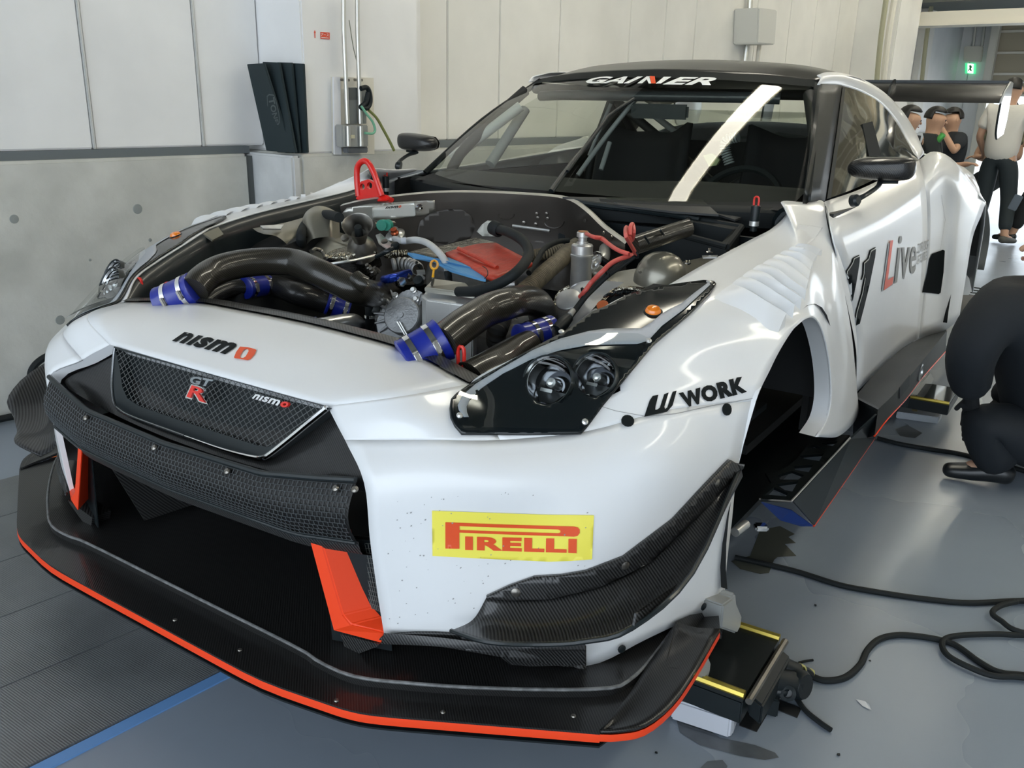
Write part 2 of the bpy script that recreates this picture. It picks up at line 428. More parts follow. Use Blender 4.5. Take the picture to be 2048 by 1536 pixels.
# floor
mf = mat('grey_floor_paint', (.265, .31, .37), .30, noise=.10, nscale=1.3, rvar=.08, spec=.5, bump=.04, bscale=9)
FL = mesh('floor', [R(-.3, -14, 0), R(16, -14, 0), R(16, 13, 0), R(-.3, 13, 0)], [(0, 1, 2, 3)], mf, kind='structure')
mo = mat('sunlit_concrete', (.62, .62, .60), .8, noise=.1, nscale=.5)
mesh('pit_ground', [R(-60, 13, -.01), R(60, 13, -.01), R(60, 80, -.01), R(-60, 80, -.01)], [(0, 1, 2, 3)], mo, kind='structure')
mesh('paddock_ground', [R(-60, -80, -.01), R(60, -80, -.01), R(60, -14, -.01), R(-60, -14, -.01)], [(0, 1, 2, 3)], mo, kind='structure')
# left wall: concrete plinth + white panels
wl = empty('wall_left', R(0, 0, 0), None, None); tag(wl, kind='structure')
LW = []
rb = lambda *a, **k: LW.append(rbox(*a, **k)) or LW[-1]
rb('concrete_plinth', -.35, 0, -14, 1.10, 0, 1.02, M_CONC, bev=.012)
rb('concrete_plinth', -.35, .30, 1.13, 1.18, 0, 1.025, M_CONCP, bev=.01)
rb('concrete_plinth', -.35, .30, 1.18, 13, 0, 1.03, M_CONC, bev=.012)
rb('joint_filler', -.34, -.012, 1.09, 1.14, 0, 1.01, M_JOINT)
rb('grey_base_trim', -.30, -.045, -14, 1.14, 1.02, 1.055, M_TRIM)
bs = [-6, -4.4, -2.8, -1.2, RP(172, 150, a=-.06)]
seamb = [ (RP(190, 305, a=-.06)-W0).dot(EB), (RP(408, 300, a=-.06)-W0).dot(EB) ]
w_ = seamb[1]-seamb[0]
edges = [seamb[0]-w_*k for k in range(14, 0, -1)]+[seamb[0], seamb[1], 1.24]
for a, b in zip(edges[:-1], edges[1:]): rb('wall_panel', -.3, -.06, a+.004, b-.004, 1.056, 5, M_PANEL, bev=.006)
for a in edges[1:-1]: rb('panel_seam', -.3, -.052, a-.006, a+.006, 1.056, 5, M_SEAM, bev=.003)
# pier
rb('pier', -.3, .27, 1.24, 1.97, 1.03, 5, M_PANEL, bev=.008)
rb('pier_return', -.3, .17, 1.97, 2.09, 1.03, 5, M_PANEL, bev=.004)
e2 = [2.09]+[(RP(x, y, a=.12)-W0).dot(EB) for x, y in ((895, 60), (1000, 60), (1120, 60), (1260, 60), (1330, 60), (1390, 60))]+[6.2, 6.9, 7.5, 8.1, 8.62]
for a, b in zip(e2[:-1], e2[1:]): rb('wall_panel', -.3, .12, a+.003, b-.003, 1.07, 5, M_PANELW, bev=.004)
rb('grey_base_trim', -.3, .15, 2.09, 8.6, 1.03, 1.07, M_TRIM)
rb('panel_backing', -.35, .10, 2.09, 9, 1.05, 5, M_PANELW)
rb('pier', -.3, .55, 8.62, 9.35, 1.03, 5, M_PANELW, bev=.01)
rb('wall_panel', -.3, .25, 9.35, 10.4, 1.03, 5, M_PANEL); rb('pier_return', -.3, .32, 10.4, 10.8, 1.03, 5, M_PANELW); rb('wall_panel', -.3, .2, 10.8, 12.8, 1.03, 5, M_PANEL)
for x_, y_, r_ in ((28, 438, .018), (275, 418, .022), (120, 640, .02), (300, 480, .008), (180, 520, .006)):
    LW.append(lathe('form_tie_mark', [(r_, 0), (r_*.9, .003), (0, .004)], RP(x_, y_, a=-.001), EA, mat('cement_plug', (.27, .29, .28), .8), None, 16))
own(wl, *LW)
# far wall with the doorway beyond the car
FB = 12.6
wb = empty('wall_back', R(0, FB, 0), None, None); tag(wb, kind='structure')
XO = (RP(1985, 130, b=FB)-W0).dot(EA)
LW = []
for a, b in ((-.2, .35), (.35, XO-.05)): LW.append(rbox('wall_panel', a+.004, b-.004, FB, FB+.25, 0, 5, M_PANEL, bev=.01))
LW.append(rbox('lintel', XO, 16, FB, FB+.25, 3.6, 5, M_PANELW)); LW.append(rbox('door_jamb', XO-.05, XO, FB-.1, FB+.25, 0, 5, M_STEELW, bev=.01))
LW.append(rbox('wall_panel', 6.8, 16, FB, FB+.25, 0, 3.6, M_PANELW))
own(wb, *LW)
# sectional shutter, partly lowered
sh = empty('door_1', R(3, FB-.1, 3), None, None); tag(sh, kind='structure')
LW = []; zb = RP(2040, 193, b=FB-.05).z
M_SHUT = mat('shutter_tan', (.42, .37, .27), .6)
z = zb; k = 0
while z < 3.7:
    LW.append(rbox('shutter_slat', XO+.04, 6.8, FB-.08, FB-.04, z+.03, z+.27, M_SHUT, bev=.008)); LW.append(rbox('shutter_joint', XO+.04, 6.8, FB-.10, FB-.03, z, z+.03, M_STEELW)); z += .27
LW.append(rbox('door_rail', XO-.05, XO+.05, FB-.2, FB-.02, 0, 4, M_STEELW, bev=.01))
own(sh, *LW)
# right wall, ceiling, front lintel
rbox('wall_right', 9.5, 9.7, -5.2, 13, 0, 5, M_PANEL, kind='structure')
ceil = rbox('ceiling', -.4, 16, -5.4, 13, 4.2, 4.3, M_CEIL, kind='structure')
tr = empty('trim_1', R(0, 9.6, 2.4), None, None); tag(tr, kind='structure')
zt = RP(1960, 20, b=9.6).z
LW = [rbox('cross_beam', .25, 9.5, 9.55, 9.75, zt-.14, zt, M_STEELW, bev=.01), rbox('beam_flange', .25, 9.5, 9.5, 9.8, zt-.15, zt-.13, M_STEELW),
      rbox('soffit', .2, 9.5, 9.8, FB, zt+.12, zt+.2, M_DARKC)]
own(tr, *LW)
for k, b in enumerate((-3.5, .5, 4.5, 8.5)):
    o = rbox('ceiling_beam', -.3, 9.5, b-.1, b+.1, 3.85, 4.2, M_STEELW, bev=.01); o.name = 'trim_%d' % (k+2); o['kind'] = 'structure'
# ceiling strip lamps
M_TUBE = mat('lamp_tube', (.9, .9, .8), .4, emit=(1, .95, .80), es=15)
def strip_lamp(a, b, z, L, label):
    if a == 1.97:   # this one hangs along the car
        t = empty('strip_lamp', (.13, 2.75, z), label, 'ceiling lamp', 'fluorescent strip lamps under the ceiling')
        own(t, box('lamp_housing', (.13, 2.75, z+.06), (.24, 2.5, .08), M_STEELW, None, bev=.01), box('lamp_tube', (.13, 2.75, z), (.19, 2.44, .04), M_TUBE, None, bev=.012)); return
    t = empty('strip_lamp', R(a, b, z), label, 'ceiling lamp', 'fluorescent strip lamps under the ceiling')
    own(t, rbox('lamp_housing', a-.11, a+.11, b-L/2, b+L/2, z+.02, z+.10, M_STEELW, bev=.01), rbox('lamp_tube', a-.085, a+.085, b-L/2+.03, b+L/2-.03, z-.02, z+.02, M_TUBE, bev=.012))
LAMPS = [(1.97, 2.45, 3.7, 2.3), (5.0, 2.0, 3.7, 4.0), (2.2, 7.5, 3.7, 4.0), (5.0, 7.5, 3.7, 4.0), (7.8, 5.0, 3.7, 5.0), (1.3, 11.2, 3.5, 2.4)]  # the last lamp is added, out of view, to brighten the far wall
for (a, b, z, L), lb in zip(LAMPS, ('short strip lamp straight above the car, mirrored in the windscreen', 'strip lamp above the floor to the right of the car', 'strip lamp over the rear wing', 'strip lamp above the walking people by the doorway', 'long strip lamp nearest the right-hand wall', 'added strip lamp, out of view, brightening the far corner with the exit sign')): strip_lamp(a, b, z, L, lb)
# ------------------------------------------------------------------ the car
CAR = empty('race_car', (0, 0, 0), 'white race car without wheels or bonnet, engine bay open', 'car')
def X(px, py, x): return P(px, py, 'x', x)
def Y(px, py, y): return P(px, py, 'y', y)
def Z(px, py, z): return P(px, py, 'z', z)
def mir(p): return V((-p[0], p[1], p[2]))
def mirmesh(o, parent=CAR, name=None):
    me = bpy.data.meshes.new(o.data.name); me.from_pydata([(-v.co.x, v.co.y, v.co.z) for v in o.data.vertices], [], [tuple(f.vertices)[::-1] for f in o.data.polygons]); me.update()
    c = link(name or o.name.split('.')[0], me, o.data.materials[0], parent)
    for md in o.modifiers:
        if md.type == 'SOLIDIFY': k = c.modifiers.new('shell', 'SOLIDIFY'); k.thickness = md.thickness; k.offset = md.offset
    return c
# bumper side
rows = [
 [Y(768, 1268, .03), Y(900, 1285, .08), Y(1040, 1312, .14), X(1175, 1332, .85), X(1300, 1275, .92), X(1448, 1205, .97)],
 [Y(754, 1180, .02), Y(885, 1185, .07), Y(1030, 1200, .145), X(1180, 1200, .855), X(1325, 1165, .93), X(1454, 1125, .978)],
 [Y(740, 1080, .01), Y(870, 1075, .065), Y(1020, 1085, .145), X(1190, 1075, .858), X(1335, 1060, .938), X(1464, 1040, .985)],
 [Y(728, 965, .01), Y(866, 960, .065), Y(1018, 962, .14), X(1190, 940, .838), X(1340, 930, .935), X(1476, 935, .99)],
 [Y(690, 880, .05), Y(860, 880, .10), X(1000, 880, .682), X(1175, 862, .797), X(1345, 818, .902), X(1512, 802, .996)],
]
bumper = patch('bumper_corner', rows, WHITE, CAR, 5, 5, th=.004)
arch = [(1512, 802), (1524, 772), (1539, 742), (1552, 715), (1566, 690), (1580, 668), (1590, 655), (1601, 645), (1612, 637), (1625, 634), (1636, 642), (1645, 660), (1653, 690), (1659, 725), (1662, 765), (1661, 805), (1652, 842), (1632, 874)]
arch = [V(X(a, b, 1.0)) for a, b in arch]
out = [None, None, (1030, 715, .612), (1119, 673, .652), (1189, 625, .672), (1255, 590, .699), (1319, 578, .738), (1400, 533, .752), (1500, 480, .76), (1545, 456, .768), (1572, 427, .775), (1567, 412, .77)]
KX1 = (.768, .793, .808, .824, .850, .868, .885, .893, .897); KX2 = (.889, .903, .910, .920, .932, .945, .958, .966, .972)
# transition strip bumper -> fender (6 columns)
t1 = [X(655, 812, .352), Y(800, 793, .12), X(940, 768, .56), X(1156, 759, .742), X(1347, 750, .877), arch[2]]
t05 = [X(672, 846, .39), Y(825, 838, .10), X(972, 824, .628), X(1162, 806, .766), X(1345, 782, .889), arch[1]]
patch('fender_lower', [rows[4][:3], t05[:3], t1[:3]], WHITE, CAR, 8, 8, th=.004, mirror=True)
FR = [rows[4][2:], t05[2:], t1[2:]]
for k in range(3, 12):
    a = out[k-1]; o = X(*a); e = arch[k]; r = [o]
    q = V(e)-CO; pe = (1024+FPX*q.dot(_r2)/q.dot(_d), 768-FPX*q.dot(_u2)/q.dot(_d))
    for t, f in ((.36, KX1[k-3]), (.68, KX2[k-3])): r.append(X(a[0]+(pe[0]-a[0])*t, a[1]+(pe[1]-a[1])*t, f))
    FR.append(r+[e])
FR += [
 [X(1563, 403, .765), X(1610, 490, .885), X(1636, 570, .955), arch[12]],
 [X(1606, 404, .78), X(1638, 495, .895), X(1653, 585, .965), arch[13]],
 [X(1648, 404, .80), X(1664, 500, .915), X(1672, 610, .98), arch[14]],
 [X(1662, 468, .90), X(1680, 565, .945), X(1690, 670, .99), arch[15]],
 [X(1690, 590, .93), X(1706, 680, .965), X(1698, 770, .998), arch[16]],
 [X(1712, 780, .95), X(1716, 830, .972), X(1680, 871, .998), arch[17]],
]
patch('front_fender', FR, WHITE, CAR, 9, 6, th=.004, mirror=True, smooth=12)
mirmesh(bumper)
edge_ = [rows[0][0], rows[1][0], rows[2][0], rows[3][0], rows[4][0], t1[0]]
for g in (lambda p: p, mir): patch('bumper_return', [[g(p) for p in edge_], [g(p+V((-d_*.42, d_*.75, -d_*.35))) for p, d_ in zip(edge_, (.012, .014, .018, .030, .034, .030))]], WHITE, CAR, 4, 2, body=False, out=V((0, 0, 1)))
# arch lip turned inwards
lip = [X(1448, 1205, .97), X(1454, 1125, .978), X(1464, 1040, .985), X(1476, 935, .99)]+arch
sp = spline(lip, 3)
lo = mesh('arch_lip', [p for q in sp for p in (q, q+V((-.045, .004, 0)))], [(2*i, 2*i+2, 2*i+3, 2*i+1) for i in range(len(sp)-1)], WHITE, CAR); mirmesh(lo)
# nose between the grille and the bonnet opening
strip = [(-.53, .29, .775), (-.36, .315, .783), (-.18, .325, .787), (0, .328, .789), (.18, .325, .787), (.36, .312, .781), (.56, .253, .765)]
strip[0] = (-.56, .253, .765)
gt = [(-.352, .08, .724), (-.24, .075, .727), (-.12, .073, .728), (0, .072, .728), (.12, .073, .728), (.24, .075, .727), (.352, .08, .724)]
m1 = [V(a).lerp(V(b), .5)+V((0, -.01, .010)) for a, b in zip(strip, gt)]
sh_ = lambda P0: [V(p) for p in P0]
q1 = Y(800, 793, .12)
m0 = [V(p) for p in m1]; m0[6] = q1; m0[0] = mir(q1); m0[5] = m0[5]+V((.02, 0, 0)); m0[1] = mir(m0[5])
patch('nose_panel', [sh_(strip), m0, sh_(gt)], WHITE, CAR, 4, 6, th=.004)
gl = [V(p)+V((0, .02, -.022)) for p in gt]
patch('nose_return', [sh_(gt), gl], WHITE, CAR, 4, 2)
# carbon strip along the bonnet opening
s2 = [V(p)+V((0, .035, .006)) for p in strip]; s3 = [V(p)+V((0, .06, -.03)) for p in strip]; s0 = [V(p)+V((0, -.002, .004)) for p in strip]
patch('opening_strip', [s0, s2, s3], CARB, CAR, 4, 2, body=False)
sc = spline(s2, 2)
for i in range(1, len(sc)-1, 2): lathe('rivet', [(.005, 0), (.004, .002), (0, .003)], sc[i]-V((0, .012, .002)), (0, 0, 1), STEEL, CAR, 8)
# door, side and rear fender
D = [
 [(1652, 402, .79), (1730, 374, .80), (1838, 320, .79), (1868, 303, .85), (1912, 325, .93), (1972, 404, 1.0)],
 [(1665, 470, .88), (1760, 432, .90), (1850, 370, .90), (1885, 345, .93), (1925, 375, .98), (1963, 430, 1.005)],
 [(1694, 560, .90), (1780, 510, .91), (1855, 450, .915), (1890, 420, .94), (1920, 430, .985), (1946, 473, 1.01)],
 [(1714, 680, .90), (1790, 610, .91), (1850, 560, .92), (1885, 520, .95), (1910, 520, .99), (1933, 547, 1.01)],
 [(1712, 786, .91), (1794, 705, .915), (1838, 676, .925), (1870, 668, .95), (1892, 659, .975), (1918, 640, 1.005)],
]
DR = [[X(*p) for p in r] for r in D]
patch('door', [r[:3] for r in DR], WHITE, CAR, 6, 5, th=.004, mirror=True)
for g in (lambda p: p, mir): patch('door_shut', [[g(p) for p in (X(1648, 404, .80), X(1662, 468, .90), X(1690, 590, .93), X(1712, 700, .945), X(1712, 780, .95))], [g(r[0]) for r in DR]], WHITE, CAR, 5, 3, body=False)
patch('rear_fender', [r[2:] for r in DR], WHITE, CAR, 5, 5, th=.004, mirror=True)
# rear half of the body behind the rear wheel opening, boot and tail
ra = [V((1.0, 3.45+.0, .40)), V((1.005, 3.42, .62)), V((1.0, 3.62, .80)), V((1.0, 3.85, .88)), V((1.0, 4.1, .82)), V((1.0, 4.22, .62)), V((1.0, 4.22, .38))]
tailr = [[(0, 3.55, 1.22), (.45, 3.5, 1.19), (.66, 3.5, 1.12), (.86, 3.55, 1.06), (1.0, 3.85, .89)],
         [(0, 4.0, 1.11), (.45, 4.0, 1.10), (.72, 4.0, 1.07), (.90, 4.0, 1.0), (1.0, 4.08, .84)],
         [(0, 4.55, 1.04), (.45, 4.53, 1.03), (.72, 4.48, 1.0), (.90, 4.4, .93), (1.0, 4.22, .70)],
         [(0, 4.68, .80), (.45, 4.66, .80), (.72, 4.6, .78), (.92, 4.5, .72), (1.0, 4.25, .55)],
         [(0, 4.70, .45), (.45, 4.68, .45), (.72, 4.62, .45), (.92, 4.5, .42), (1.0, 4.27, .35)]]
patch('tail_panel', [[V((-a, b, c)) for a, b, c in r[:0:-1]]+[V(p) for p in r] for r in tailr], WHITE, CAR, 3, 4, th=.004)
# windscreen, roof, pillars, side glass
hd = [(-.58, 2.28, 1.375), (-.40, 2.19, 1.392), (-.2, 2.14, 1.40), (0, 2.12, 1.403), (.2, 2.14, 1.40), (.40, 2.19, 1.392), (.58, 2.28, 1.375)]
cw = [(-.76, 1.74, 1.015), (-.55, 1.61, 1.00), (-.28, 1.50, .995), (0, 1.46, .995), (.28, 1.50, .995), (.55, 1.61, 1.00), (.76, 1.74, 1.015)]
md_ = [V(a).lerp(V(b), .5)+V((0, -.018, .016)) for a, b in zip(hd, cw)]
wsr = [sh_(hd), md_, sh_(cw)]
def wsp(u, v): return V(((.58+.18*v)*u, (2.12+.16*u*u)*(1-v)+(1.46+.28*u*u)*v-.07*v*(1-v), (1.403-.028*u*u)*(1-v)+(.995+.02*u*u)*v+.062*v*(1-v)))
wsr = [[wsp(-1+i/14, j/16) for i in range(29)] for j in range(17)]
VS, FS = grid(wsr, lin=True); WSB = BVHTree.FromPolygons([tuple(v) for v in VS], FS)
patch('windscreen', wsr, WSCR, CAR, lin=True, body=False)
roof = [sh_(hd),
 [(-.60, 2.55, 1.405), (-.42, 2.5, 1.44), (-.2, 2.47, 1.455), (0, 2.46, 1.46), (.2, 2.47, 1.455), (.42, 2.5, 1.44), (.60, 2.55, 1.405)],
 [(-.60, 2.95, 1.385), (-.42, 2.95, 1.43), (-.2, 2.95, 1.45), (0, 2.95, 1.455), (.2, 2.95, 1.45), (.42, 2.95, 1.43), (.60, 2.95, 1.385)],
 [(-.55, 3.4, 1.27), (-.4, 3.4, 1.315), (-.2, 3.4, 1.335), (0, 3.4, 1.34), (.2, 3.4, 1.335), (.4, 3.4, 1.315), (.55, 3.4, 1.27)]]
patch('roof', roof, CARBD, CAR, 4, 5, th=.004)
# black printed band across the top of the glass
bn = [[wsp(-1+i/14, j/40) for i in range(29)] for j in range(4)]
patch('sun_band', [[p+V((0, -.003, .003)) for p in r] for r in bn], VBLK, CAR, lin=True, body=False)
# roof rail, A pillar
rail_o = [X(1634, 150, .575), X(1655, 144, .58), X(1690, 147, .585), X(1735, 163, .59), X(1775, 190, .60), X(1808, 226, .62), X(1832, 265, .66), X(1846, 300, .74)]
rail_i = [X(1636, 170, .60), X(1655, 170, .605), X(1684, 172, .61), X(1722, 184, .62), X(1760, 206, .635), X(1793, 243, .66), X(1815, 280, .70), X(1838, 318, .79)]
rin = [a.lerp(b, .5)+V((.012, 0, .006)) for a, b in zip(rail_o, rail_i)]
patch('roof_rail', [rail_o, rin, rail_i], WHITE, CAR, 4, 4, th=.004, mirror=True)
pil_f = [V((.58, 2.28, 1.375)), V((.675, 2.0, 1.215)), V((.765, 1.74, 1.015))]
pil_o = [X(1684, 171, .612), X(1671, 270, .70), X(1650, 402, .79)]
pil_m = [X(1645, 168, .605), X(1630, 270, .70), X(1606, 402, .785)]
patch('windscreen_pillar', [[a+V((-.02, -.0, .003)) for a in pil_f], pil_m, pil_o], GLOSSB, CAR, 5, 3, th=.02)
tube('windscreen_pillar', [V((-.585, 2.29, 1.37)), V((-.685, 2.01, 1.205)), V((-.775, 1.75, 1.005))], .012, GLOSSB, CAR, n=5, seg=10)
sg = [[X(1684, 172, .61), X(1722, 184, .62), X(1760, 206, .635), X(1793, 243, .66), X(1815, 280, .70), X(1838, 318, .785)],
      [X(1671, 270, .70), X(1705, 262, .705), X(1745, 255, .71), X(1780, 268, .72), X(1805, 292, .74), X(1839, 318, .787)],
      [X(1652, 398, .785), X(1690, 385, .79), X(1730, 368, .79), X(1770, 348, .79), X(1805, 332, .79), X(1840, 319, .79)]]
VS, FS = grid(sg, 4, 4); SGB = BVHTree.FromPolygons([tuple(v) for v in VS], FS)
M_SG = mat('camouflage_film', (.05, .055, .045), .06, 0, 1, noise=.0)
def camo(m):
    nt = m.node_tree; L = nt.links; I = nt.nodes['Principled BSDF'].inputs; tc = nt.nodes.new('ShaderNodeTexCoord')
    n = nt.nodes.new('ShaderNodeTexNoise'); n.inputs['Scale'].default_value = 9; n.inputs['Detail'].default_value = 1.5; n.inputs['Distortion'].default_value = .6
    r = nt.nodes.new('ShaderNodeValToRGB'); r.color_ramp.interpolation = 'CONSTANT'; e = r.color_ramp.elements
    e[0].position = 0; e[0].color = (.02, .022, .018, 1); e[1].position = .5; e[1].color = (.12, .12, .095, 1)
    k = e.new(.58); k.color = (.05, .055, .04, 1); k = e.new(.68); k.color = (.22, .22, .18, 1)
    L.new(tc.outputs['Object'], n.inputs['Vector']); L.new(n.outputs['Fac'], r.inputs['Fac']); L.new(r.outputs['Color'], I['Base Color'])
camo(M_SG)
# real side window: tinted film with the room reflected in it
patch('side_window', sg, M_SG, CAR, 4, 4, mirror=False, body=False)
M_SGL = glassmat('side_glass', (.85, .87, .84), .02)
VSm = [[mir(p) for p in r] for r in sg]
patch('side_window', VSm, M_SGL, CAR, 4, 4, body=False)
shape('window_pillar', [SGB.ray_cast(CO, ray(x, y))[0]+V((.004, 0, 0)) for x, y in ((1722, 248), (1742, 243), (1757, 300), (1758, 312), (1735, 312))], .003, VBLK, CAR)
patch('window_frame', [[a+V((.003, 0, 0)) for a in (X(1684, 172, .612), X(1671, 270, .702), X(1652, 398, .787))], [a+V((.003, 0, 0)) for a in (X(1689, 175, .612), X(1678, 270, .702), X(1660, 395, .787))]], GLOSSB, CAR, 4, 2, body=False)
# rear window and parcel area
shape('rear_window', [V((-.54, 3.42, 1.265)), V((.54, 3.42, 1.265)), V((.66, 3.9, 1.12)), V((-.66, 3.9, 1.12))], .004, M_SGL, CAR)
# ------------------------------------------------------------------ front: mask, grille, crash beam band, intake, fangs, splitter, canards
def zc(l, s, x0, y0): return [(x0+a*s, y0+b*s) for a, b in l]
def interp(t, xs, ys):
    if t <= xs[0]: return ys[0]+(t-xs[0])*(ys[1]-ys[0])/(xs[1]-xs[0])
    for i in range(len(xs)-1):
        if t <= xs[i+1]: return ys[i]+(ys[i+1]-ys[i])*(t-xs[i])/(xs[i+1]-xs[i])
    return ys[-1]
def prof(L):
    q = sorted([tuple(Y(*p)) for p in L]); return [a[0] for a in q], [a[1] for a in q], [a[2] for a in q]
bt = prof([(385, 908, -.035), (524, 951, -.028), (638, 961, -.008), (727, 966, .008)])
bb = prof([(375, 988, -.035), (501, 1033, -.03), (592, 1065, -.018), (747, 1088, .006)])
def bp(x, v):
    a = abs(x); k = interp(a, *[bt[0], bt[1]]), interp(a, bt[0], bt[2]); l = interp(a, bb[0], bb[1]), interp(a, bb[0], bb[2])
    bulge = .022*math.sin(math.pi*v)
    return V((x, k[0]+(l[0]-k[0])*v-bulge, k[1]+(l[1]-k[1])*v))
BX = [-.494+.988*i/24 for i in range(25)]
def bandrow(v, dy=0, dz=0): return [bp(x, v)+V((0, dy, dz)) for x in BX]
M_BAND = carbon('band_carbon', .004, .012, 220, .45, .2)
patch('crash_beam_cover', [bandrow(v) for v in (0, .12, .3, .5, .7, .88, 1)], M_BAND, CAR, 1, 2, body=False)
# coarse wire mesh taped over the band
vs = []; fs = []
def strip3(a, b, w, n):
    t = (b-a).normalized(); s = t.cross(n).normalized()*w/2; k = len(vs)
    vs.extend([a-s, a+s, b+s, b-s, a+n*w*.7, b+n*w*.7]); fs.extend([(k, k+4, k+5, k+3), (k+4, k+1, k+2, k+5)])
NV = 11; NU = 92
off = V((0, -.0025, .0005))
nrm = V((0, -1, .15)).normalized()
for j in range(NV+1):
    v = .02+.96*j/NV
    for i in range(NU):
        x0 = -.490+.980*i/NU; x1 = -.490+.980*(i+1)/NU
        strip3(bp(x0, v)+off, bp(x1, v)+off, .0013, nrm)
        if j < NV:
            xm = x0+(0.25 if j % 2 else .75)*(x1-x0); strip3(bp(xm, v)+off, bp(xm, v+.96/NV)+off, .0013, nrm)
M_WIRE = mat('wire_grey', (.10, .11, .115), .5, .2, spec=.3)
mesh('wire_mesh', vs, fs, M_WIRE, CAR, False, kind='stuff')
tube('band_edge', bandrow(-.02, -.004, .004), .006, SATIN, CAR, n=2, seg=8)
tube('band_edge', bandrow(1.0, -.003, -.002), .004, SATIN, CAR, n=2, seg=8)
for x in (-.28, -.02, .2, .46, .5): lathe('bolt', [(.007, 0), (.007, .003), (.004, .006), (0, .006)], bp(x, .1)+V((0, -.004, .002)), (0, -.6, .8), STEEL, CAR, 10)
patch('intake_lip', [bandrow(1.0, .004, -.002), bandrow(1.02, .012, -.03), bandrow(1.0, .05, -.05)], CARB, CAR, 1, 2, body=False)
# mask between white edge, grille and band
mk = []
for r, (hw, ye, ze, yc, zc_) in enumerate([(.345, .10, .700, .095, .700), (.415, .078, .666, .085, .655), (.488, .040, .624, .06, .61), (.494, .045, .596, .02, .575)]):
    mk.append([V((hw*t, yc+(ye-yc)*t*t, zc_+(ze-zc_)*t*t)) for t in (-1, -.8, -.6, -.4, -.2, 0, .2, .4, .6, .8, 1)])
patch('grille_surround', mk, CARBD, CAR, 3, 4, body=False)
# grille: plane through the badge area
GP0 = V((0, .060, .684)); GPN = V((0, -1, .34)).normalized()
def G(px, py, o=0):
    r = ray(px, py); t = ((GP0+GPN*o)-CO).dot(GPN)/r.dot(GPN); return CO+r*t
g3 = lambda l: zc(l, .24414, 200, 660)
gin = g3([(130, 150), (165, 165), (900, 365), (1855, 632), (1540, 885), (1430, 945), (1380, 958), (1290, 945), (980, 845), (600, 720), (330, 625), (230, 560), (190, 470), (165, 300)])
gout = g3([(120, 135), (1885, 640), (1560, 900), (1400, 1040), (1330, 1068), (1230, 1055), (700, 885), (280, 735), (150, 665), (115, 600), (95, 440), (105, 250)])
gi3 = [G(*p) for p in gin]; go3 = [G(*p) for p in gout]
# symmetric outline in plane coordinates is close enough to use as traced
GU = V((1, 0, 0)); GV = GPN.cross(GU)*-1
if GV.z < 0: GV = -GV
def g2(p): q = p-GP0; return (q.dot(GU), q.dot(GV))
def g3d(u, v, o=0): return GP0+GU*u+GV*v+GPN*o
pin = [g2(p) for p in gi3]; pout = [g2(p) for p in go3]
shape('grille_backing', [g3d(*q, -.03) for q in pout], .004, BLACK, CAR)
def clip(a, d, poly):
    ts = []
    for i in range(len(poly)):
        p, q = poly[i], poly[(i+1) % len(poly)]; ex, ey = q[0]-p[0], q[1]-p[1]; den = d[0]*ey-d[1]*ex
        if abs(den) < 1e-12: continue
        t = ((p[0]-a[0])*ey-(p[1]-a[1])*ex)/den; s = ((p[0]-a[0])*d[1]-(p[1]-a[1])*d[0])/den
        if 0 <= s < 1: ts.append(t)
    ts.sort(); return list(zip(ts[::2], ts[1::2]))
vs = []; fs = []
for sg_ in (1, -1):
    d = V((1, sg_*.82)).normalized(); n = (-d.y, d.x); k = -60
    while k < 60:
        a = (n[0]*k*.0112, n[1]*k*.0112)
        for t0, t1 in clip(a, d, pin):
            strip3(g3d(a[0]+d.x*t0, a[1]+d.y*t0, .001*sg_), g3d(a[0]+d.x*t1, a[1]+d.y*t1, .001*sg_), .0017, GPN)
        k += 1
mesh('grille_mesh', vs, fs, mat('mesh_metal', (.24, .25, .25), .4, .6), CAR, False, kind='stuff')
v2, F = tri2d(pout, [pin], .05, False)
o = mesh('grille_frame', [g3d(x, y, .002) for x, y in v2], F, SATIN, CAR, False); m_ = o.modifiers.new('t', 'SOLIDIFY'); m_.thickness = .03; m_.offset = -1
tube('chrome_moulding', [g3d(*g2(G(*p)), .003) for p in g3([(1868, 640), (1700, 775), (1560, 890), (1400, 1015), (1330, 1050), (1230, 1038), (1000, 975), (700, 868)])], [.0065, .0065, .006, .0055, .004, .002], CHROME, CAR, n=5, seg=8)
tube('dark_moulding', [g3d(*g2(G(*p)), .003) for p in g3([(700, 868), (280, 715), (165, 650), (125, 590), (108, 440), (118, 250), (128, 150)])], .003, mat('dark_chrome', (.25, .26, .27), .2, .9), CAR, n=5, seg=8)
# badges
def badge(name, txt, q, m, base=None, bold=.03, shear=0, th=.004, o=.004):
    P3 = [G(*p, o) for p in q]; lo = glyphs(txt, bold, shear); f = quadmap([g2(p) for p in P3])
    vs = []; fs = []
    for outer, hs in lo:
        v2, F = tri2d([f(*p) for p in outer], [[f(*p) for p in h] for h in hs], 9, False); k = len(vs)
        vs += [g3d(x, y, o+th) for x, y in v2]; fs += [tuple(i+k for i in t) for t in F]
        for lp in [outer]+hs:
            k = len(vs); L = len(lp)
            for p in lp: x, y = f(*p); vs += [g3d(x, y, o), g3d(x, y, o+th)]
            fs += [(k+2*i, k+2*((i+1) % L), k+2*((i+1) % L)+1, k+2*i+1) for i in range(L)]
    return mesh(name, vs, fs, m, CAR, False)
badge('badge_letters', 'GT', g3([(757, 440), (915, 468), (955, 410), (770, 375)]), mat('badge_grey', (.35, .38, .4), .25, .9), bold=.06, th=.008)
badge('badge_letter_rim', 'R', g3([(716, 556), (903, 614), (920, 478), (765, 445)]), CHROME, bold=.11, th=.006)
badge('badge_letter', 'R', g3([(735, 548), (885, 598), (900, 488), (778, 455)]), REDD, bold=.03, th=.0085)
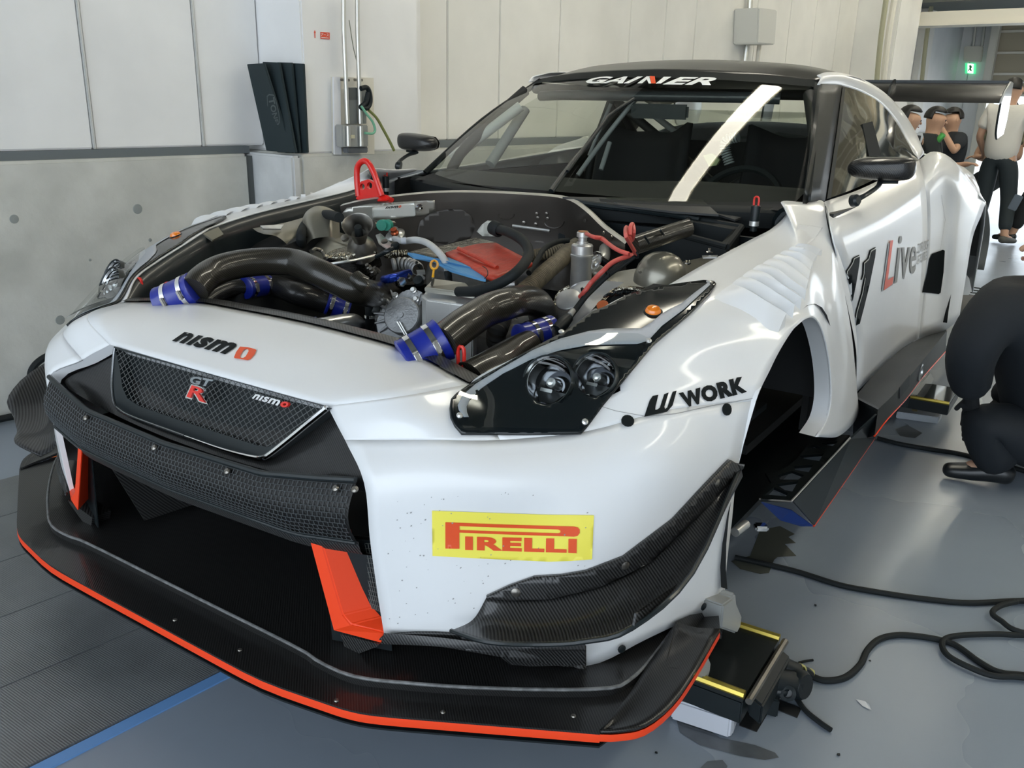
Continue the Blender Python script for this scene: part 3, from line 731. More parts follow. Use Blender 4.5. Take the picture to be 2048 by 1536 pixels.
badge('badge_script', 'n\u0131sm', g3([(1262, 562), (1480, 625), (1500, 578), (1285, 522)]), CHROME, bold=.05, shear=.2, th=.006)
tag(badge('badge_script_end', 'o', g3([(1490, 628), (1550, 642), (1566, 595), (1508, 578)]), REDD, bold=.07, shear=.2, th=.006), 'red end letter of the small grille badge')
# intake duct
box('intake_back', (0, .42, .38), (.9, .01, .3), BLACK, CAR)
for s in (-1, 1):
    shape('intake_side', [V((s*.33, .10, .27)), V((s*.30, .42, .26)), V((s*.30, .42, .46)), V((s*.35, .03, .46))], .004, CARB, CAR)
    shape('duct_wall', [V((s*.40, .02, .262)), V((s*.52, .06, .262)), V((s*.52, .06, .5)), V((s*.385, .02, .48))], .003, BLACK, CAR)
box('intake_roof', (0, .24, .47), (1.0, .36, .01), BLACK, CAR)
# side mesh beside the fang
zs = lambda l: zc(l, .29297, 600, 1000)
sm = [Y(x, y, .035) for x, y in zs([(235, 262), (500, 285), (575, 880), (440, 760)])]
shape('side_intake_panel', [p+V((0, .02, 0)) for p in sm], .003, CARBD, CAR)
vs = []; fs = []
a, b, c, d = [Y(x, y, .045) for x, y in zs([(345, 290), (505, 300), (572, 770), (480, 735)])]
for i in range(9): strip3(a.lerp(b, i/8), d.lerp(c, i/8), .0016, nrm)
for j in range(15): strip3(a.lerp(d, j/14), b.lerp(c, j/14), .0016, nrm)
mesh('side_intake_mesh', vs, fs, mat('mesh_light', (.2, .21, .2), .4, .7), CAR, False, kind='stuff')
# red fangs
fp = zs([(50, 232), (132, 238), (290, 782), (345, 848), (580, 905), (556, 982), (225, 895)])
fy = [-.006, .0, .0, .002, .03, .027, -.008]
FN = [Y(x, y, k) for (x, y), k in zip(fp, fy)]
for s in (1, -1):
    o = prism('bumper_fang', [p if s > 0 else mir(p) for p in FN], (s*.035, .05, .004), ORNG, CAR, bev=.0025); o['label'] = 'red-orange fang beside the intake'
for s in (1, -1):
    pl = [Y(*p, .02) for p in zs([(275, 915), (540, 985), (530, 1000), (370, 1060), (318, 1048)])]
    pl = [p if s > 0 else mir(p) for p in pl]; prism('fang_support', pl, (0, .05, 0), CARB, CAR)
# splitter
SPR = [Z(*p, .24) for p in ((520, 1342), (640, 1401), (700, 1420), (760, 1430), (900, 1442), (1100, 1458), (1200, 1466))]
SPR[0] = V((.36, -.127, .24)); C0 = V((0, -.13, .24))
SPO = spline([C0, V((.2, -.13, .24))]+SPR, 3)
wing_o = [Z(1200, 1466, .24), Z(1235, 1466, .241), Z(1290, 1455, .244), Z(1345, 1412, .252), Z(1392, 1345, .262), Z(1440, 1262, .275)]
half = SPO+[V((.955, .14, .24)), V((.965, .5, .24)), V((.5, .6, .24))]
outl = half+[mir(p) for p in half[::-1][:-1]]
prism('splitter', [p-V((0, 0, .008)) for p in outl], (0, 0, .008), CARBD, CAR)
rg = [(600, 1297), (631, 1318), (700, 1350), (776, 1361), (893, 1371), (1039, 1377), (1200, 1377), (1255, 1362), (1300, 1320), (1340, 1265), (1372, 1225)]
rg3 = [V((0, -.035, .258)), V((.2, -.035, .258))]+[Z(*p, .258) for p in rg]
RG = spline(rg3, 4); RG = [mir(p) for p in RG[:0:-1]]+RG
pp_ = [p for p in RG]+[V((.9, .62, .258)), V((-.9, .62, .258))]
prism('splitter_step', [p-V((0, 0, .018)) for p in pp_], (0, 0, .018), CARBD, CAR)
tube('step_edge', [p+V((0, 0, -.001)) for p in RG[::3]], .0035, mat('worn_grey_edge', (.17, .175, .175), .5, noise=.4, nscale=60), CAR, n=2, seg=8)
inner = [Z(1200, 1458, .242), Z(1225, 1432, .243), Z(1262, 1385, .248), Z(1300, 1325, .258), Z(1330, 1285, .268), Z(1351, 1247, .285)]
wv = spline(wing_o, 3); wi = spline(inner, 3)
wing = [wv, [a.lerp(b, .5)+V((0, 0, -.006)) for a, b in zip(wv, wi)], wi]
w1, w2 = patch('splitter_wing', wing, CARBD, CAR, 1, 3, th=.006, mirror=True, body=False)
topq = [X(1351, 1247, .95), X(1434, 1203, .975), X(1440, 1262, .985), X(1392, 1345, .97)]
for f in (lambda p: p, mir):
    shape('splitter_end_plate', [f(inner[-1]), f(X(1434, 1203, .955)), f(wing_o[-1]), f(Z(1392, 1345, .262)), f(Z(1330, 1335, .258))], .005, CARBD, CAR)
    shape('end_fence', [f(X(1434, 1203, .965)), f(X(1451, 1205, .985)), f(X(1442, 1278, .985)), f(X(1414, 1264, .965))], .005, CARB, CAR)
lipP = [mir(p) for p in SPO[::-1][:-1]]+SPO
def lipstrip(L, name='lip_strip', dz0=-.021, dz1=-.004, bo=.0012):
    rows = [[p+V((0, 0, dz1)) for p in L], [p+V((0, 0, (dz0+dz1)/2)) + (V((p.x, p.y-1, 0)).normalized()*bo) for p in L], [p+V((0, 0, dz0)) for p in L], [p+V((0, 0, dz0))+V((-p.x, 1-p.y, 0)).normalized()*.03 for p in L]]
    vs, fs = grid(rows, lin=True); o = mesh(name, vs, fs, ORNG, CAR); o['label'] = 'red-orange strip along the lower edge'; return o
lipstrip(lipP); lipstrip(wv, dz0=-.018, dz1=-.003)
under = [p-V((0, 0, .03)) for p in outl]; shape('splitter_underside', under, .004, BLACK, CAR)
for px, py in ((673, 1401), (886, 1424), (1147, 1432), (1351, 1296), (480, 1300), (350, 1240), (1275, 1445)): lathe('rivet', [(.005, 0), (.004, .002), (0, .003)], Z(px, py, .241), (0, 0, 1), STEEL, CAR, 8)
# lower carbon strip and side box below the white corner
z4 = lambda l: zc(l, .48828, 560, 900)
def dec(name, l, m, off=.004, th=.003, **k): return decal(name, l, m, CAR, off, th, **k)
def both(o):
    me = o.data; c = bpy.data.meshes.new(me.name); c.from_pydata([(-v.co.x, v.co.y, v.co.z) for v in me.vertices], [], [tuple(f.vertices)[::-1] for f in me.polygons]); c.update()
    n = link(o.name.split('.')[0], c, me.materials[0], CAR)
    for md in o.modifiers: q = n.modifiers.new('t', 'SOLIDIFY'); q.thickness = md.thickness; q.offset = md.offset
    return n
both(dec('lower_carbon', [(762, 1272), (769, 1266), (830, 1261), (870, 1261), (900, 1263), (1000, 1273), (1170, 1288), (1170, 1335), (1040, 1318), (900, 1292), (760, 1276)], CARB, .006, .004))
st = [(P(768, 1266, 'y', .02), P(762, 1288, 'y', .018)), (Y(880, 1275, .05), Y(880, 1293, .045)), (Y(1000, 1288, .10), Y(1000, 1302, .10)), (X(1170, 1284, .875), X(1170, 1290, .88))]
patch('lower_carbon_edge', [[a for a, b in st], [b for a, b in st], [b+V((-.01, .03, 0)) for a, b in st]], CARB, CAR, 4, 2, body=False)
bx0 = [Y(1000, 1296, .115), Y(1090, 1300, .155), X(1170, 1300, .872), X(1172, 1332, .868), Y(1060, 1334, .165), Y(1020, 1330, .15), Y(1003, 1318, .13)]
prism('side_vane', bx0, (-.03, .05, 0), CARB, CAR, bev=.002)
# canard (large dive plane)
cr_ = z4([(845, 600), (960, 606), (1100, 600), (1300, 550), (1500, 450), (1700, 260), (1872, 76)])
fl = z4([(845, 592), (940, 548), (1040, 512), (1150, 505), (1250, 488), (1400, 430), (1600, 280), (1740, 130), (1830, 36), (1880, 68)])
both(dec('canard_flange', fl+cr_[::-1], CARB, .011, .009))
inn = [onskin(x, y, .006)[0] for x, y in z4([(845, 600), (960, 606), (1100, 600), (1300, 550), (1500, 450), (1700, 260), (1874, 76)])]
outp = [Y(*z4([(700, 740)])[0], .045), Y(*z4([(850, 787)])[0], .03), Y(*z4([(1060, 797)])[0], .075), X(*z4([(1250, 785)])[0], .915), X(*z4([(1440, 730)])[0], .985), X(*z4([(1640, 580)])[0], 1.02), X(*z4([(1880, 80)])[0], .995)]
outp[5] = X(*z4([(1690, 500)])[0], 1.03)
midp = [a.lerp(b, .5)+V((0, .012, -.018)) for a, b in zip(inn, outp)]
patch('canard', [inn, midp, outp], CARB, CAR, 4, 5, th=.005, mirror=True, body=False)
tube('canard_edge', outp, .004, SATIN, CAR, n=4, seg=6)
prism('canard_lip', [X(*z4([p])[0], v) for p, v in (((1440, 730), .985), ((1452, 668), .985), ((1600, 590), 1.0), ((1690, 505), 1.02))], (.004, 0, 0), CARB, CAR)
for p in ((967, 574), (1402, 460), (1772, 128), (1258, 660), (1625, 440), (1718, 632), (1388, 802), (300, 140), (965, 572)):
    x, y = z4([p])[0]; h, n = onskin(x, y, .009)
    if h: lathe('screw', [(.0085, 0), (.0085, .003), (.005, .005), (0, .005)], h, n, BLACK if p in ((1718, 632), (1388, 802)) else STEEL, CAR, 10)
for x, y in ((1452, 819), (1255, 843)):
    h, n = onskin(x, y, .001); lathe('fastener', [(.012, 0), (.012, .003), (.006, .004), (0, .004)], h, n, VBLK, CAR, 14)
# ------------------------------------------------------------------ headlights, louvres, prints
zh = lambda l: zc(l, .2832, 880, 540)
REFL = mat('reflector_metal', (.17, .175, .19), .10, 1)
LC = [(775, 790, .047), (1100, 752, .042)]
LAXR = V((.12, -.86, .45)).normalized(); lamps_c = []
for cx, cy, rr in LC:
    x, y = zh([(cx, cy)])[0]; lamps_c.append((onskin(x, y, 0)[0], rr))
def lamp_hole(c, rr, n=26):
    "photo outline of a circle of radius rr facing LAXR"
    a = LAXR.orthogonal().normalized(); b = LAXR.cross(a); out = []
    for k in range(n):
        q = c+(a*math.cos(2*math.pi*k/n)+b*math.sin(2*math.pi*k/n))*rr-CO; out.append((1024+FPX*q.dot(_r2)/q.dot(_d), 768-FPX*q.dot(_u2)/q.dot(_d)))
    return out
for (c, rr), fk in zip(lamps_c, (1.3, 1.15)):
    for o in list(CAR.children):
        if o.name.split('.')[0] in ('front_fender', 'fender_lower', 'bumper_corner'):
            s_ = -1 if sum(v.co.x for v in o.data.vertices) < 0 else 1; cc_ = V((c.x*s_, c.y, c.z)); bm = bmesh.new(); bm.from_mesh(o.data)
            dl = [f_ for f_ in bm.faces if (f_.calc_center_median()-cc_).length < rr*fk]
            if dl: bmesh.ops.delete(bm, geom=dl, context='FACES'); bm.to_mesh(o.data)
            bm.free()
HL = zh([(65, 985), (72, 930), (110, 890), (200, 830), (340, 745), (520, 640), (700, 545), (870, 462), (1000, 372), (1080, 312), (1200, 262), (1350, 182), (1560, 134), (1700, 112), (1860, 92), (1930, 98), (1948, 118), (1900, 185), (1760, 325), (1500, 545), (1300, 785), (1150, 965), (1030, 1130), (995, 1165), (600, 1172), (150, 1170), (100, 1110), (72, 1050)])
M_HL = mat('headlight_black', (.006, .009, .011), .14, spec=.45)
hl = dec('headlight', HL, M_HL, .0075, .006, step=9, sm=5, holes=[lamp_hole(c, rr) for c, rr in lamps_c]); hl2 = both(hl)
STR = zh([(1895, 112), (1790, 190), (1700, 262), (1620, 300), (1560, 335), (1490, 395), (1420, 436), (1300, 438), (1180, 440), (1050, 458), (850, 512), (650, 592), (430, 717), (250, 832), (150, 912), (118, 980), (125, 1012), (160, 1062), (195, 1062), (183, 1030), (180, 990), (205, 940), (300, 855), (450, 750), (640, 655), (850, 592), (1050, 556), (1250, 550), (1390, 547), (1465, 522), (1560, 420), (1720, 300), (1905, 130)])
for o in (dec('grey_stripe', STR, VGRY, .0095, .001, step=8, sm=3),): o.parent = hl; o['label'] = 'light grey stripe'; b_ = both(o); b_.parent = hl2
def side(o, s, par): o.parent = par; return o
for s, par in ((1, hl), (-1, hl2)):
    for c, rr in lamps_c:
        h = c if s > 0 else mir(c); ax = LAXR if s > 0 else mir(LAXR)
        lathe('lamp_bezel', [(rr*1.02, -.03), (rr*1.05, .018), (rr*1.0, .016), (rr*.97, -.03)], h, ax, SATIN, par, 36)
        lathe('reflector', [(rr*.97, -.004), (rr*.90, -.018), (rr*.72, -.036), (rr*.45, -.050), (rr*.2, -.055), (0, -.055)], h, ax, REFL, par, 36)
        lathe('lamp_ring', [(rr*.95, .008), (rr*1.0, .014), (rr*1.0, .004), (rr*.95, .0)], h, ax, CHROME, par, 36)
        lathe('reflector_glint', [(rr*.965, -.002), (rr*.90, -.013), (rr*.80, -.022)], h, ax, CHROME, par, 36)  # chrome ring standing in for the bright crescent highlight in the bowl
        lathe('bulb_collar', [(rr*.34, -.050), (rr*.36, -.040), (rr*.30, -.036)], h, ax, CHROME, par, 24)
        lathe('bulb', [(rr*.17, -.05), (rr*.17, -.02), (rr*.20, -.018), (rr*.20, -.006), (rr*.12, -.002), (0, -.001)], h, ax, ALU, par, 20)
        a_ = ax.orthogonal().normalized(); b2 = ax.cross(V((1, 0, 0))).normalized()
        if b2.z > 0: b2 = -b2
        box('bulb_shield', h+ax*-.018+b2*rr*.45-V((.010, 0, 0)), (rr*.55, rr*.40, .003), ALU, par, rot=Matrix((V((1, 0, 0)), b2, ax)).transposed())
        shape('reflector_step', [h+b2*rr*.30-V((rr*.7, 0, 0))-ax*.02, h+b2*rr*.30+V((rr*.7, 0, 0))-ax*.02, h+b2*rr*.85+V((rr*.3, 0, 0))-ax*.006, h+b2*rr*.85-V((rr*.3, 0, 0))-ax*.006], .002, mat('lamp_dark', (.05, .055, .06), .2, .5), par)
    x, y = zh([(1502, 315)])[0]; h, n = onskin(x, y, .004)
    if s < 0: h = mir(h); n = mir(n)
    lathe('indicator_ring', [(.019, 0), (.020, .004), (.0165, .005)], h, n, SATIN, par, 24)
    il = lathe('indicator_lamp', [(.0165, .001), (.0165, .007), (.013, .012), (.006, .0145), (0, .015)], h, n, mat('amber_lens', (.85, .22, .01), .15, 0, 1), par, 24); il['label'] = 'amber indicator lamp'
CV = zh([(85, 985), (130, 905), (250, 810), (450, 705), (640, 612), (850, 545), (1050, 505), (1250, 500), (1390, 500), (1480, 540), (1290, 775), (1140, 955), (1010, 1140), (985, 1158), (155, 1160), (108, 1100)])
cv = decal('clear_cover', CV, LENS, hl, .02, 0, 14, sm=5); c2 = both(cv); c2.parent = hl2
for p in ((121, 1075), (1010, 1105), (1458, 552), (858, 464), (1895, 112)):
    x, y = zh([p])[0]; h, n = onskin(x, y, .02 if p[1] > 500 else .009); lathe('rivet', [(.006, 0), (.006, .002), (.003, .0045), (0, .0045)], h, n, ALU, hl, 10)
# louvres
zl = lambda l: zc(l, .18228, 1400, 440)
LE = [[(140, 862), (330, 940), (700, 1170), (858, 1240)], [(345, 705), (490, 748), (720, 885), (948, 1022)], [(455, 622), (610, 655), (810, 775), (1037, 930)], [(570, 542), (730, 582), (900, 705), (1117, 850)],
      [(680, 480), (830, 522), (985, 638), (1165, 768)], [(790, 420), (920, 458), (1050, 545), (1192, 660)], [(870, 370), (1000, 402), (1115, 470), (1212, 558)], [(960, 325), (1080, 350), (1170, 408), (1242, 462)], [(1040, 288), (1150, 310), (1225, 350), (1282, 388)], [(1100, 255), (1180, 265), (1260, 290), (1340, 325)]]
def onray(px, py, k):
    h, n = onskin(px, py, 0); return h+(CO-h).normalized()*k, h, n
for i in range(9):
    a = zl(LE[i]); b = zl(LE[i+1]); lift = .036 if i < 5 else .030
    fa = [onskin(x, y, -.001)[0] for x, y in a]
    rb_ = []; rd = []
    for j, (x, y) in enumerate(b):
        p, h, n = onray(x, y, lift*1.35*(.45 if j == 0 else 1)); rb_.append(p)
        rd.append(p-n*(lift*1.1)+V((0, -.012, 0)))
    mid = [u.lerp(v, .5)+V((0, 0, .003)) for u, v in zip(fa, rb_)]
    ends = [fa[-1], rb_[-1], rd[-1]]
    vs, fs = grid([fa, mid, rb_], 3, 2); k = len(vs)
    w = 10; last = (len(vs)//w-1)*w
    R_ = spline(rd, 3); vs += R_; fs += [(last+q, last+q+1, k+q+1, k+q) for q in range(w-1)]
    k = len(vs); vs += [fa[-1], mid[-1], rb_[-1], rb_[-1]-V((0, 0, .03)), mid[-1]-V((0, 0, .02))]; fs += [(k, k+1, k+2, k+3, k+4)]
    o = mesh('louvre', vs, fs, WHITEM, CAR); both(o)
wv_ = zl([(1075, 45), (1200, 60), (1335, 85), (1260, 200), (1185, 262), (1030, 195)])
pts3 = [onray(x, y, .022 if k < 3 else .004)[0] for k, (x, y) in enumerate(wv_)]
vs = pts3+[onskin(x, y, -.002)[0]+V((0, .02, 0)) for x, y in wv_[:3]]
both(mesh('fender_scoop', vs, [(0, 5, 4, 3, 2, 1), (0, 1, 7, 6), (1, 2, 8, 7), (2, 3, 8), (0, 6, 5)], WHITE, CAR, False))
# panel gaps drawn as real dark joints
def gap(name, l, w=.0022, m=None):
    vs = []; fs = []; P3 = []
    for i in range(len(l)-1):
        n_ = max(2, int(math.hypot(l[i+1][0]-l[i][0], l[i+1][1]-l[i][1])/8))
        for k in range(n_): P3.append(onskin(l[i][0]+(l[i+1][0]-l[i][0])*k/n_, l[i][1]+(l[i+1][1]-l[i][1])*k/n_, .0012))
    P3.append(onskin(*l[-1], .0012)); P3 = [p for p in P3 if p[0] is not None]
    for i, (p, n) in enumerate(P3):
        t = (P3[min(i+1, len(P3)-1)][0]-P3[max(i-1, 0)][0]).normalized(); s = t.cross(n)*w/2; vs += [p-s, p+s]
    return mesh(name, vs, [(2*i, 2*i+1, 2*i+3, 2*i+2) for i in range(len(P3)-1)], m or VBLK, CAR)
gap('panel_gap', [(1186, 808), (1230, 822), (1290, 833), (1350, 828), (1420, 812), (1508, 796)], .0012, mat('joint_grey', (.3, .3, .3), .6))
gap('door_gap', [(1650, 404), (1654, 440), (1664, 490), (1672, 520)], .004)
gap('door_gap', [(1882, 390), (1890, 440), (1880, 500)], .0015, mat('joint_grey', (.3, .3, .3), .6))
# number, sponsor prints
z2 = lambda l: zc(l, .4881, 1350, 300)
one = zl([(1590, 560), (1625, 510), (1655, 460), (1668, 415), (1742, 378), (1735, 480), (1700, 700), (1650, 905), (1590, 680)])
two = zl([(1780, 465), (1830, 420), (1855, 330), (1920, 293), (1910, 400), (1850, 700), (1790, 950), (1740, 1140), (1672, 1175), (1700, 1000), (1760, 800), (1790, 640), (1755, 660), (1775, 590)])
def inset(l, k):
    cx = sum(p[0] for p in l)/len(l); A = 0; out = []
    n = len(l); s = sum(l[i][0]*l[(i+1) % n][1]-l[(i+1) % n][0]*l[i][1] for i in range(n)); s = 1 if s > 0 else -1
    for i in range(n):
        a, b, c = l[i-1], l[i], l[(i+1) % n]; e1 = V((b[0]-a[0], b[1]-a[1])).normalized(); e2 = V((c[0]-b[0], c[1]-b[1])).normalized()
        nn = V((-(e1.y+e2.y), e1.x+e2.x))*s; nn = nn/max(.4, nn.length**2/2) if nn.length else nn
        out.append((b[0]+nn.x*k, b[1]+nn.y*k))
    return out
for l in (one, two):
    o = dec('race_number', l, VBLK, .002, 0, step=9); o['label'] = 'black numeral one with a white outline'
    dec('number_outline', inset(l, 1.1), VWHT, .0045, 0, step=6); dec('number_fill', inset(l, 2.0), VBLK, .007, 0, step=6)
skin_text('print_letter', glyphs('L', .03, .15), z2([(850, 575), (888, 548), (905, 366), (868, 372)]), VRED, CAR, .0045)
skin_text('sponsor_letters', glyphs('L', .03, .15), z2([(843, 580), (890, 552), (898, 380), (862, 382)]), VGRY, CAR, .003)
skin_text('sponsor_letters', glyphs('ive', .018, 0), z2([(893, 552), (983, 500), (990, 360), (917, 350)]), VGRY if 0 else mat('vinyl_taupe', (.20, .19, .16), .4), CAR, .003)
skin_text('small_letters', glyphs('DRUG', .02, .1), z2([(993, 425), (1035, 403), (1037, 365), (995, 385)]), mat('vinyl_faded', (.30, .29, .26), .4), CAR, .003)
skin_text('small_letters', glyphs('STORE', .02, .1), z2([(990, 470), (1028, 448), (1031, 412), (993, 432)]), mat('vinyl_faded', (.30, .29, .26), .4), CAR, .003)
dec('side_vent', z2([(1050, 425), (1095, 408), (1103, 412), (1098, 500), (1086, 584), (1078, 590), (1012, 582), (1030, 500), (1040, 445)]), mat('vent_dark', (.004, .006, .007), .9, spec=.05), .003, 0)
skin_text('sponsor_letters', glyphs('WORK', .13, 0), [(1366, 817), (1493, 785), (1485, 752), (1356, 787)], VBLK, CAR, .002)
dec('sponsor_emblem', zh([(1440, 1040), (1478, 925), (1500, 892), (1540, 884), (1520, 965), (1518, 990), (1530, 990), (1550, 975), (1580, 880), (1612, 868), (1582, 970), (1587, 985), (1602, 975), (1640, 862), (1668, 855), (1640, 960), (1600, 1005), (1540, 1018)]), VBLK, .002, 0, step=8)
dec('tyre_sponsor_sticker', zs([(902, 70), (1200, 80), (1700, 98), (2005, 102), (1992, 402), (1850, 413), (1700, 418), (1200, 395), (905, 378)]), YEL, .002, 0)['label'] = 'yellow sticker with red lettering'
dec('sticker_capital', zs([(993, 146), (1500, 165), (1870, 177), (1895, 183), (1908, 198), (1908, 222), (1892, 242), (1870, 246), (1500, 233), (1088, 217), (1088, 328), (993, 326)]), VRED, .0032, 0, step=8, holes=[zs([(1088.5, 172), (1400, 183), (1762, 197), (1777, 205), (1776, 218), (1762, 222), (1400, 210), (1088.5, 199)])])
skin_text('sticker_letters', glyphs('IRELLI', .085, 0), zs([(1127, 335), (1887, 358), (1889, 262), (1127, 243)]), VRED, CAR, .0032)
skin_text('nose_script', glyphs('n\u0131sm', .075, .35), g3([(590, 95), (1058, 214), (1135, 118), (660, 12)]), VBLK, CAR, .002)
o = dec('nose_script_end', g3([(1100, 228), (1118, 185), (1150, 142), (1215, 147), (1275, 163), (1283, 172), (1270, 205), (1235, 245), (1210, 253), (1150, 243), (1105, 236)]), VRED, .002, 0, step=6, holes=[g3([(1150, 222), (1155, 233), (1175, 235), (1195, 222), (1220, 180), (1216, 166), (1195, 162), (1175, 175)])]); o['label'] = 'red end letter of the nose script'
skin_text('windscreen_letters', glyphs('GAI', .07, .3), [(1168, 170.5), (1271, 171), (1287, 157), (1186, 157)], VWHT, CAR, .008, 8, WSB)
skin_text('windscreen_letters', glyphs('ER', .07, .3), [(1325, 173), (1422, 174.5), (1435, 159), (1344, 158)], VWHT, CAR, .008, 8, WSB)
decal('windscreen_letter_red', [(1300, 156.5), (1310, 157), (1312, 171.5), (1303, 171.5)], VRED, CAR, .009, 0, 8, bvh=WSB)
for q in ([(1275, 171), (1294, 157), (1301, 157), (1285, 171)], [(1292, 159), (1299, 157), (1303, 171.5), (1298, 171.5)], [(1312, 171.5), (1322, 171.5), (1343, 158), (1328, 158)]): decal('windscreen_letter_stroke', q, VWHT, CAR, .0085, 0, 8, bvh=WSB)
# stone chips on the white corner
vs = []; fs = []
for k in range(110):
    x = random.uniform(770, 1180); y = random.uniform(985, 1250); h, n = onskin(x, y, .0011)
    if h is None or (x > 860 and y > 1225): continue
    if abs(x-1025) < 165 and 1015 < y < 1125 and k % 3: continue
    h += n*.0025 if abs(x-1025) < 170 and 1010 < y < 1130 else n*0
    a = n.orthogonal().normalized(); b = n.cross(a); r = random.uniform(.0008, .0022); i = len(vs)
    vs += [h+(a*math.cos(t)+b*math.sin(t)*.7)*r*random.uniform(.7, 1.2) for t in (0, 1.2, 2.5, 3.8, 5)]; fs.append((i, i+1, i+2, i+3, i+4))
mesh('stone_chips', vs, fs, mat('chip_grey', (.33, .33, .33), .7), CAR, False, kind='stuff')
# ------------------------------------------------------------------ engine bay
A_ = lambda x, y: (640+.20833*x, 380+.20833*y)
B_ = lambda x, y: (380+.19527*x, 400+.19527*y)
C_ = lambda x, y: (1000+.20833*x, 400+.20833*y)
E1 = lambda x, y: (250+.390625*x, 300+.390625*y)
E2 = lambda x, y: (750+.43945*x, 300+.43945*y)
W_ = lambda x, y: (800+.43945*x, 100+.43945*y)
def T(f, l, ax='z'): return [P(*f(a, b), ax, c) for a, b, c in l]
def hose(name, f, l, r, m, ax='z', **k): return tube(name, T(f, l, ax), r, m, CAR, **k)
def slab(name, f, l, th, m, ax='z', bev=0, off=None):
    p = T(f, l, ax); n = sum(((p[i]-p[0]).cross(p[i+1]-p[0]) for i in range(1, len(p)-1)), V()).normalized()
    if n.dot(CO-p[0]) < 0: n = -n
    return prism(name, p, off if off is not None else -n*th, m, CAR, bev=bev)
def coupler(a, b, r, m=BLUEH, clamps=(.2, .8)):
    a, b = V(a), V(b); L = (b-a).length; ax = (b-a).normalized()
    o = lathe('silicone_coupler', [(r*.93, 0), (r*1.03, .002), (r*1.03, .006), (r, .010), (r, L-.010), (r*1.03, L-.006), (r*1.03, L-.002), (r*.93, L)], a, ax, m, CAR, 28); o['label'] = 'blue silicone coupler'
    for t in clamps:
        c = a+ax*L*t; lathe('hose_clamp', [(r*1.01, -.006), (r*1.05, -.006), (r*1.05, .006), (r*1.01, .006)], c, ax, CHROME, o, 28)
        s = ax.cross(V((0, 0, 1))).normalized(); u = (CO-c); u = (u-ax*u.dot(ax)).normalized(); u = (u*.5+s*.5).normalized() if s.dot(u) > 0 else (u*.5-s*.5).normalized()
        box('clamp_screw', c+u*r*1.12, (.009, .026, .008), STEEL, o, rot=Matrix((ax, u.cross(ax), u)).transposed(), bev=.002)
    return o
# tub
box('bay_floor', (0, .9, .40), (1.5, 1.3, .02), BLACK, CAR)
be = [X(*p) for p in ((940, 768, .56), (1030, 715, .612), (1119, 673, .652), (1189, 625, .672), (1255, 590, .699), (1319, 578, .738), (1400, 533, .752), (1500, 480, .76), (1545, 456, .768), (1572, 427, .775), (1567, 412, .77))]
for s in (1, -1):
    e = [(p if s > 0 else mir(p))+V((0, 0, -.004)) for p in be]
    patch('bay_side', [e, [p+V((-s*.02, 0, -.02)) for p in e], [p+V((-s*.03, 0, -.10)) for p in e], [V((p.x-s*.04, p.y, .42)) for p in e]], SATIN, CAR, 2, 2, body=False)
box('radiator_top', (0, .36, .66), (1.06, .10, .02), SATIN, CAR)
box('fan_shroud', (0, .52, .58), (1.0, .20, .03), BLACK, CAR, rot=(.35, 0, 0))
for cx in (-.30, .28):
    lathe('fan_ring', [(.19, 0), (.20, .02), (.185, .03), (.18, .0)], (cx, .55, .60), (0, .35, .94), BLACK, CAR, 40)
    lathe('fan_hub', [(.05, 0), (.05, .025), (.03, .03), (0, .03)], (cx, .55, .60), (0, .35, .94), SATIN, CAR, 24)
    for k in range(7):
        a = k*2*math.pi/7; u = V((1, 0, 0)); w = V((0, .94, -.35)); d_ = u*math.cos(a)+w*math.sin(a); t_ = -u*math.sin(a)+w*math.cos(a); c = V((cx, .55, .60)); n_ = V((0, .35, .94))
        shape('fan_blade', [c+d_*.05+n_*.012, c+d_*.175+t_*.02+n_*.006, c+d_*.17+t_*.085+n_*.022, c+d_*.05+t_*.03+n_*.024], .003, SATIN, CAR)
box('firewall', (0, 1.43, .67), (1.5, .02, .52), BLACK, CAR)
# curved black duct in the left half of the bay
hose('carbon_duct', B_, [(120, 1060, .70), (260, 960, .72), (420, 900, .73), (560, 890, .73)], [.030, .028, .026, .027], CARBD, n=6, seg=20)
hose('carbon_duct', B_, [(780, 880, .72), (900, 890, .72), (1100, 960, .71), (1290, 1020, .69), (1420, 1050, .68)], [.030, .033, .036, .036, .035], CARBD, n=6, seg=22)
coupler(P(*B_(560, 905), 'z', .73), P(*B_(800, 868), 'z', .725), .032)
coupler(P(*B_(1400, 1045), 'z', .685), P(*B_(1630, 1120), 'z', .66), .037)
hose('aluminium_pipe', B_, [(1250, 1310, .655), (1400, 1290, .66), (1560, 1260, .66), (1680, 1255, .65), (1720, 1300, .60)], .026, ALU, n=6, seg=20)
coupler(P(*B_(960, 1330), 'z', .65), P(*B_(1310, 1305), 'z', .655), .030, clamps=(.3, .75))
# big carbon charge pipes
hose('charge_pipe', B_, [(40, 925, .812), (110, 835, .828), (220, 750, .84), (380, 685, .85), (620, 640, .855), (900, 625, .855), (1100, 650, .85), (1300, 735, .84), (1500, 830, .82), (1700, 920, .80), (1860, 960, .77), (1990, 960, .72), (2080, 1000, .66)], .0375, CARBT, n=5, seg=26)
hose('pipe_joint', B_, [(1690, 800, .835), (1760, 850, .825), (1800, 870, .82)], .022, CARBT, n=3, seg=16)
coupler(P(322, 607, 'z', .77), P(392, 576, 'z', .815), .042, clamps=(.32, .78))
hose('charge_pipe', E2, [(300, 880, .80), (400, 800, .82), (500, 735, .83), (600, 700, .835), (680, 685, .82), (740, 700, .79), (765, 760, .74), (770, 830, .68)], .0375, CARBT, n=6, seg=26)
coupler(P(*E2(135, 962), 'z', .762), P(*E2(315, 858), 'z', .805), .046, clamps=(.25, .72))
